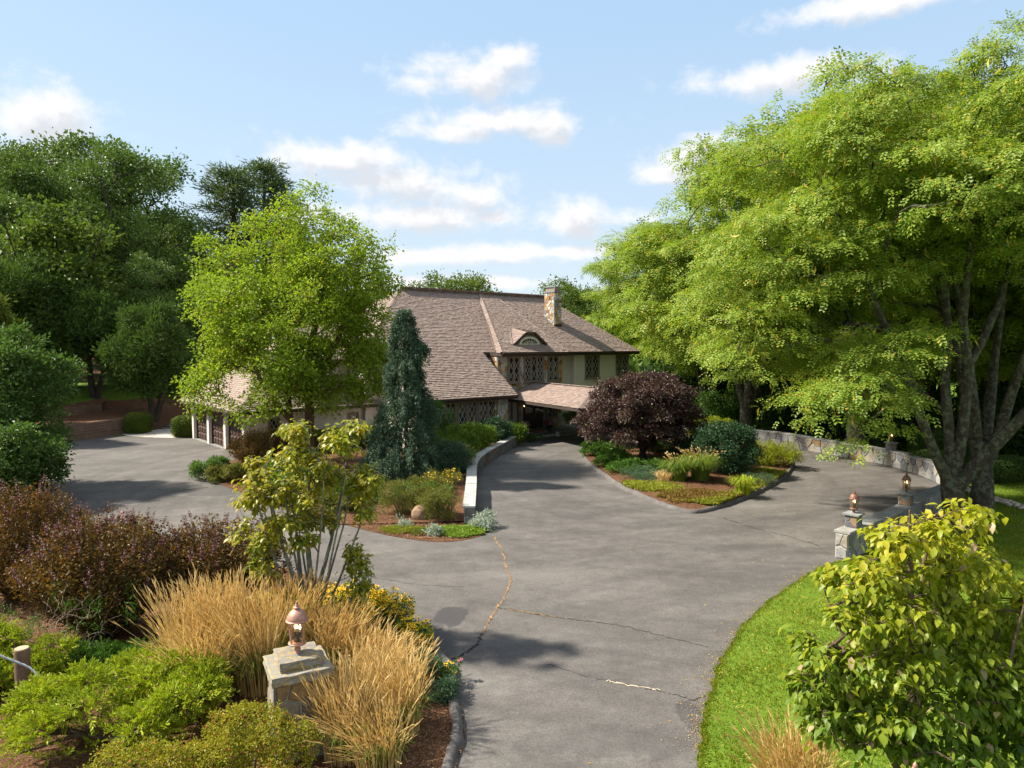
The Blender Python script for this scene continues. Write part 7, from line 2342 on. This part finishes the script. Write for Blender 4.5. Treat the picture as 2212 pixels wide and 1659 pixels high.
# ---------------------------------------------------------------- drain grate
gc = G(855, 1318)
gr = thing('drain_grate', 'square iron drain grate in the asphalt behind the yellow daisies', 'drain grate', gc, R(20))
MB().box((-.34, -.34, .002), (.34, .34, .006)).build('drain_shade_plate', M['black'], gr)  # flat black plate standing in for the shade inside the drain
fm = MB().box((-.36, -.36, .004), (-.31, .36, .022)).box((.31, -.36, .004), (.36, .36, .022)).box((-.31, -.36, .004), (.31, -.31, .022)).box((-.31, .31, .004), (.31, .36, .022))
iron = plain('grey_iron', (.13, .125, .12), .6, .25, 12)
fm.build('grate_frame', iron, gr)
for i in range(6):
    x = -.26 + i * .104
    MB().box((x - .013, -.309, .006), (x + .013, .309, .019)).build('grate_bar', iron, gr)
    MB().box((-.309, x - .013, .005), (.309, x + .013, .0175)).build('grate_bar', iron, gr)

# ---------------------------------------------------------------- cobble edging and clipped yews on the right lawn
M['cobble'] = stone_mat('pale_cobble', [(.48, .42, .34), (.56, .52, .45), (.42, .36, .30), (.52, .47, .42)], 8.0)
ce_ = thing('cobble_edging', 'line of pale rounded cobbles across the shaded lawn at the right', 'stone edging', G(2085, 1062))
rr = np.random.default_rng(921)
cmesh = []
import bmesh
for i in range(4):
    bm = bmesh.new()
    bmesh.ops.create_icosphere(bm, subdivisions=1, radius=.13)
    for v in bm.verts:
        v.co = Vector((v.co.x * rr.uniform(.9, 1.3), v.co.y * rr.uniform(.8, 1.1), v.co.z * rr.uniform(.55, .8)))
    me = bpy.data.meshes.new('cobble')
    bm.to_mesh(me)
    bm.free()
    me.polygons.foreach_set('use_smooth', np.ones(len(me.polygons), dtype=bool))
    cmesh.append(me)
line = Path(catmull([G(2075, 1056), G(2120, 1072), G(2170, 1086), G(2240, 1104), G(2330, 1112)], 6, False))
s_ = 0
while s_ < line.L:
    p, n_ = line.at(s_)
    for e in (-.16, .14):
        obj('cobble', cmesh[rr.integers(4)], M['cobble'], ce_, p + n_ * (e + rr.normal() * .04) - G(2085, 1062) + Vector((0, 0, .05)), (0, 0, rr.uniform(0, 6)))
    s_ += .23
YW = 'dark clipped yews behind the right lawn'
for i, (x, y, hx, hy, h, lab) in enumerate(((22.4, 31.8, 1.6, .9, .55, 'low dark yew hedge just right of the big forked trunk'), (25.5, 29.6, 1.8, 1.0, .65, 'low dark yew hedge at the right edge beyond the cobbles'), (20.6, 34.0, 1.2, .9, .5, 'low dark yew beneath the small wall lantern'), (23.0, 36.5, 2.2, 1.2, .9, 'taller dark yew in deep shade behind the low hedges'))):
    clipped(lab, (x, y, 0), (hx, hy, h), 931 + i, .25, 5200, 'yew_hedge', YW, 'cedar', 3.0)
US = 'shade shrubs under the honey locusts'
shade_protos = {}
for i, (x, y, rx, h, mt, lab) in enumerate(((15.2, 51.5, 2.4, 2.6, 'weeping', 'dark leafy shrub behind the far wall, right of the maple crown'), (18.6, 49.8, 2.6, 3.0, 'cedar', 'dark shrub behind the far wall below the V-shaped trunks'), (22.2, 46.5, 3.0, 3.4, 'weeping', 'large dark shrub behind the far wall, middle of its run'), (24.2, 41.5, 2.8, 3.4, 'cedar', 'dark shrub between two locust trunks behind the far wall'),
                                            (12.4, 53.8, 2.0, 2.4, 'perennial', 'green shrub at the right corner of the house behind the maple'), (26.0, 37.5, 3.0, 3.8, 'weeping', 'dark tall shrub behind the clipped yews'), (29.5, 32.5, 3.0, 3.8, 'cedar', 'dark tall shrub at the right edge in the shade'), (19.8, 55.5, 3.4, 4.4, 'cedar', 'tall dark shrub far behind the wall'), (25.5, 52, 3.6, 4.8, 'weeping', 'tall dark shrub far back in the shaded wood'), (31, 43, 3.6, 5, 'cedar', 'tall dark shrub far right in the shaded wood'), (14.2, 65, 3.2, 4.2, 'weeping', 'tall dark shrub behind the right end of the house'), (18.5, 70, 3.6, 4.6, 'cedar', 'tall dark shrub behind the house between locust trunks'), (22.5, 70, 3.6, 4.8, 'weeping', 'tall dark shrub far back right of the house'), (27, 64, 3.8, 5, 'cedar', 'tall dark shrub far back in the second row of locusts'))):
    if mt not in shade_protos:
        shade_protos[mt] = (shrub('shade_shrub', lab, 'shrub', (x, y, ground_z(x, y)), (rx, rx * .8, h), 8000, .20, .10, L_[mt], 40, (.22, .34), 34, .4, 941 + i, group=US, stems=5, stem_r=.03), rx, h)
    else:
        s0, rx0, h0 = shade_protos[mt]
        dup(s0, (x, y, ground_z(x, y)), i * 1.1, (rx / rx0, rx / rx0, h / h0), lab)
# ---------------------------------------------------------------- far wood closing the horizon
r10 = np.random.default_rng(951)
n = 9000
a = r10.uniform(-math.pi, math.pi, n)
dd = r10.uniform(120, 175, n)
hh = 13.5 * r10.random(n) ** .8 * (.75 + .25 * np.sin(a * 23))
pos = np.stack([np.sin(a) * dd, np.cos(a) * dd, hh], 1)
gz = rise(pos[:, 0], pos[:, 1])[0]
pos[:, 2] += np.minimum(gz, 6)
V, Fc = leaves(pos, rand_dir(n, r10), rand_dir(n, r10) + np.array([0, 0, .6]), 4.5, 3.4, .2, .2)
fw = obj('far_woods', mesh_np('far_woods', V, [Fc]), L_['oak'])
stuff(fw, 'distant woods round the property')

# ---------------------------------------------------------------- lawn blades, bark chips, fallen leaves
r11 = np.random.default_rng(961)
def lawn(n, y0, y1, xmin, xmax, L, Wd):
    y = y0 + (y1 - y0) * r11.random(n) ** 1.5
    x = r11.uniform(xmin, xmax, n)
    k = (x < y * .80 + .6) & (x > .1 * y)
    x, y = x[k], y[k]
    k = ~inside(x, y, drive)
    x, y = x[k], y[k]
    pos = np.stack([x, y, np.full(len(x), -.02)], 1)
    patch = 1 + .35 * np.sin(x * 1.9 + np.sin(y * 1.3)) * np.sin(y * 2.1)
    ax = r11.normal(size=(len(x), 3)) * .45 + np.array([0, 0, 1.0])
    return leaves(pos, ax, rand_dir(len(x), r11), L * (.6 + .8 * r11.random(len(x))) * patch, Wd, .2, .25)
L_['lawn'] = leaf_mat('lawn_blade', [(.14, .20, .014), (.205, .262, .018), (.285, .31, .032)], .35, .6, .8, patch_amt=.55, rare=(.05, (.34, .26, .08)))
def edge_blades(n):
    i = r11.integers(4, len(lawn_edge) - 2, n)
    f = r11.random(n)
    pos = np.array([list(lawn_edge[k].lerp(lawn_edge[k + 1], float(t))) for k, t in zip(i, f)])
    pos[:, 0] += r11.normal(size=n) * .045 + .035
    pos[:, 2] = -.015
    ax = r11.normal(size=(n, 3)) * .4 + np.array([-.2, .0, 1.0])
    return leaves(pos, ax, rand_dir(n, r11), .025 + .03 * r11.random(n), .014, .2, .3)
V, Fc = join([edge_blades(4500), lawn(120000, 7.5, 22, .6, 17, .062, .018), lawn(45000, 20, 34, 8, 26, .08, .024)])
g_ = obj('lawn_grass', mesh_np('lawn_grass', V, Fc), L_['lawn'])
stuff(g_, 'mown lawn with fallen yellow leaflets right of the drive')
def chips(n, fn, L, Wd, z0, mt, name, label, flat=.25):
    x, y = fn(n)
    pos = np.stack([x, y, np.full(len(x), z0) + r11.random(len(x)) * .012], 1)
    ax = r11.normal(size=(len(x), 3)) * np.array([1, 1, flat])
    V, Fc = leaves(pos, ax, r11.normal(size=(len(x), 3)) * .35 + np.array([0, 0, 1]), L * (.5 + r11.random(len(x))), Wd, .15, .1)
    o = obj(name, mesh_np(name, V, [Fc]), mt)
    return stuff(o, label)
L_['chip'] = leaf_mat('bark_chip', [(.09, .04, .02), (.20, .10, .05), (.33, .19, .10), (.42, .28, .18)], 0, .8, 3.0, patch_amt=.15)
L_['fallen'] = leaf_mat('fallen_leaf', [(.38, .24, .04), (.50, .36, .06), (.30, .13, .04), (.45, .40, .10)], .1, .7, 3.0, patch_amt=.1)
def f_bed(n):
    y = r11.uniform(7, 14, n)
    x = r11.uniform(-3.0, -.2, n)
    k = ~inside(x, y, drive)
    return x[k], y[k]
chips(20000, f_bed, .042, .012, .038, L_['chip'], 'bark_chips', 'brown bark chips in the foreground bed by the kerb')
def f_mid(n):
    u, v = r11.uniform(790, 1020, n), r11.uniform(1112, 1165, n)
    P_ = [G(a, b_) for a, b_ in zip(u, v)]
    x, y = np.array([p.x for p in P_]), np.array([p.y for p in P_])
    k = ~inside(x, y, drive)
    return x[k], y[k]
chips(4000, f_mid, .06, .02, .045, L_['chip'], 'bark_chips', 'red-brown bark chips at the tip of the middle bed')
def f_drive(n):
    y = 7 + 32 * r11.random(n) ** 1.2
    x = r11.uniform(-3, 18, n)
    dens = np.clip((x - .06 * y) / (.42 * y), .04, 1) ** 1.2
    k = inside(x, y, drive) & (r11.random(n) < dens * .75) & ~inside(x, y, island)
    return x[k], y[k]
chips(2600, f_drive, .055, .022, .006, L_['fallen'], 'fallen_leaves', 'tiny yellow fallen leaves scattered over the drive', .1)
def f_lawn(n):
    y = 9 + 12 * r11.random(n)
    x = r11.uniform(1.5, 14, n)
    k = ~inside(x, y, drive) & (x < .62 * y) & (r11.random(n) < np.clip(1.4 - abs(y - 15) / 5, .12, 1))
    return x[k], y[k]
chips(5200, f_lawn, .05, .020, .03, L_['fallen'], 'fallen_leaves', 'tiny yellow leaves lying in the right lawn', .4)
def f_edge(n):
    i = r11.integers(12, len(lawn_edge) - 8, n)
    off = np.minimum(r11.exponential(.14, n), .9) - .05
    x = np.array([lawn_edge[k].x for k in i]) - off + r11.normal(size=n) * .04
    y = np.array([lawn_edge[k].y for k in i]) + r11.uniform(-.22, .22, n) + off * .25
    k = inside(x, y, drive)
    return x[k], y[k]
chips(3800, f_edge, .016, .012, .004, M['sand'], 'sandy_grit', 'pale sandy grit washed along the lawn edge of the drive', .05)
chips(240, f_edge, .045, .018, .010, L_['fallen'], 'fallen_leaves', 'yellow leaflets gathered along the lawn edge of the drive', .1)
def f_isl(n):
    x, y = r11.uniform(4, 15, n), r11.uniform(26, 42, n)
    k = inside(x, y, isl_in)
    return x[k], y[k]
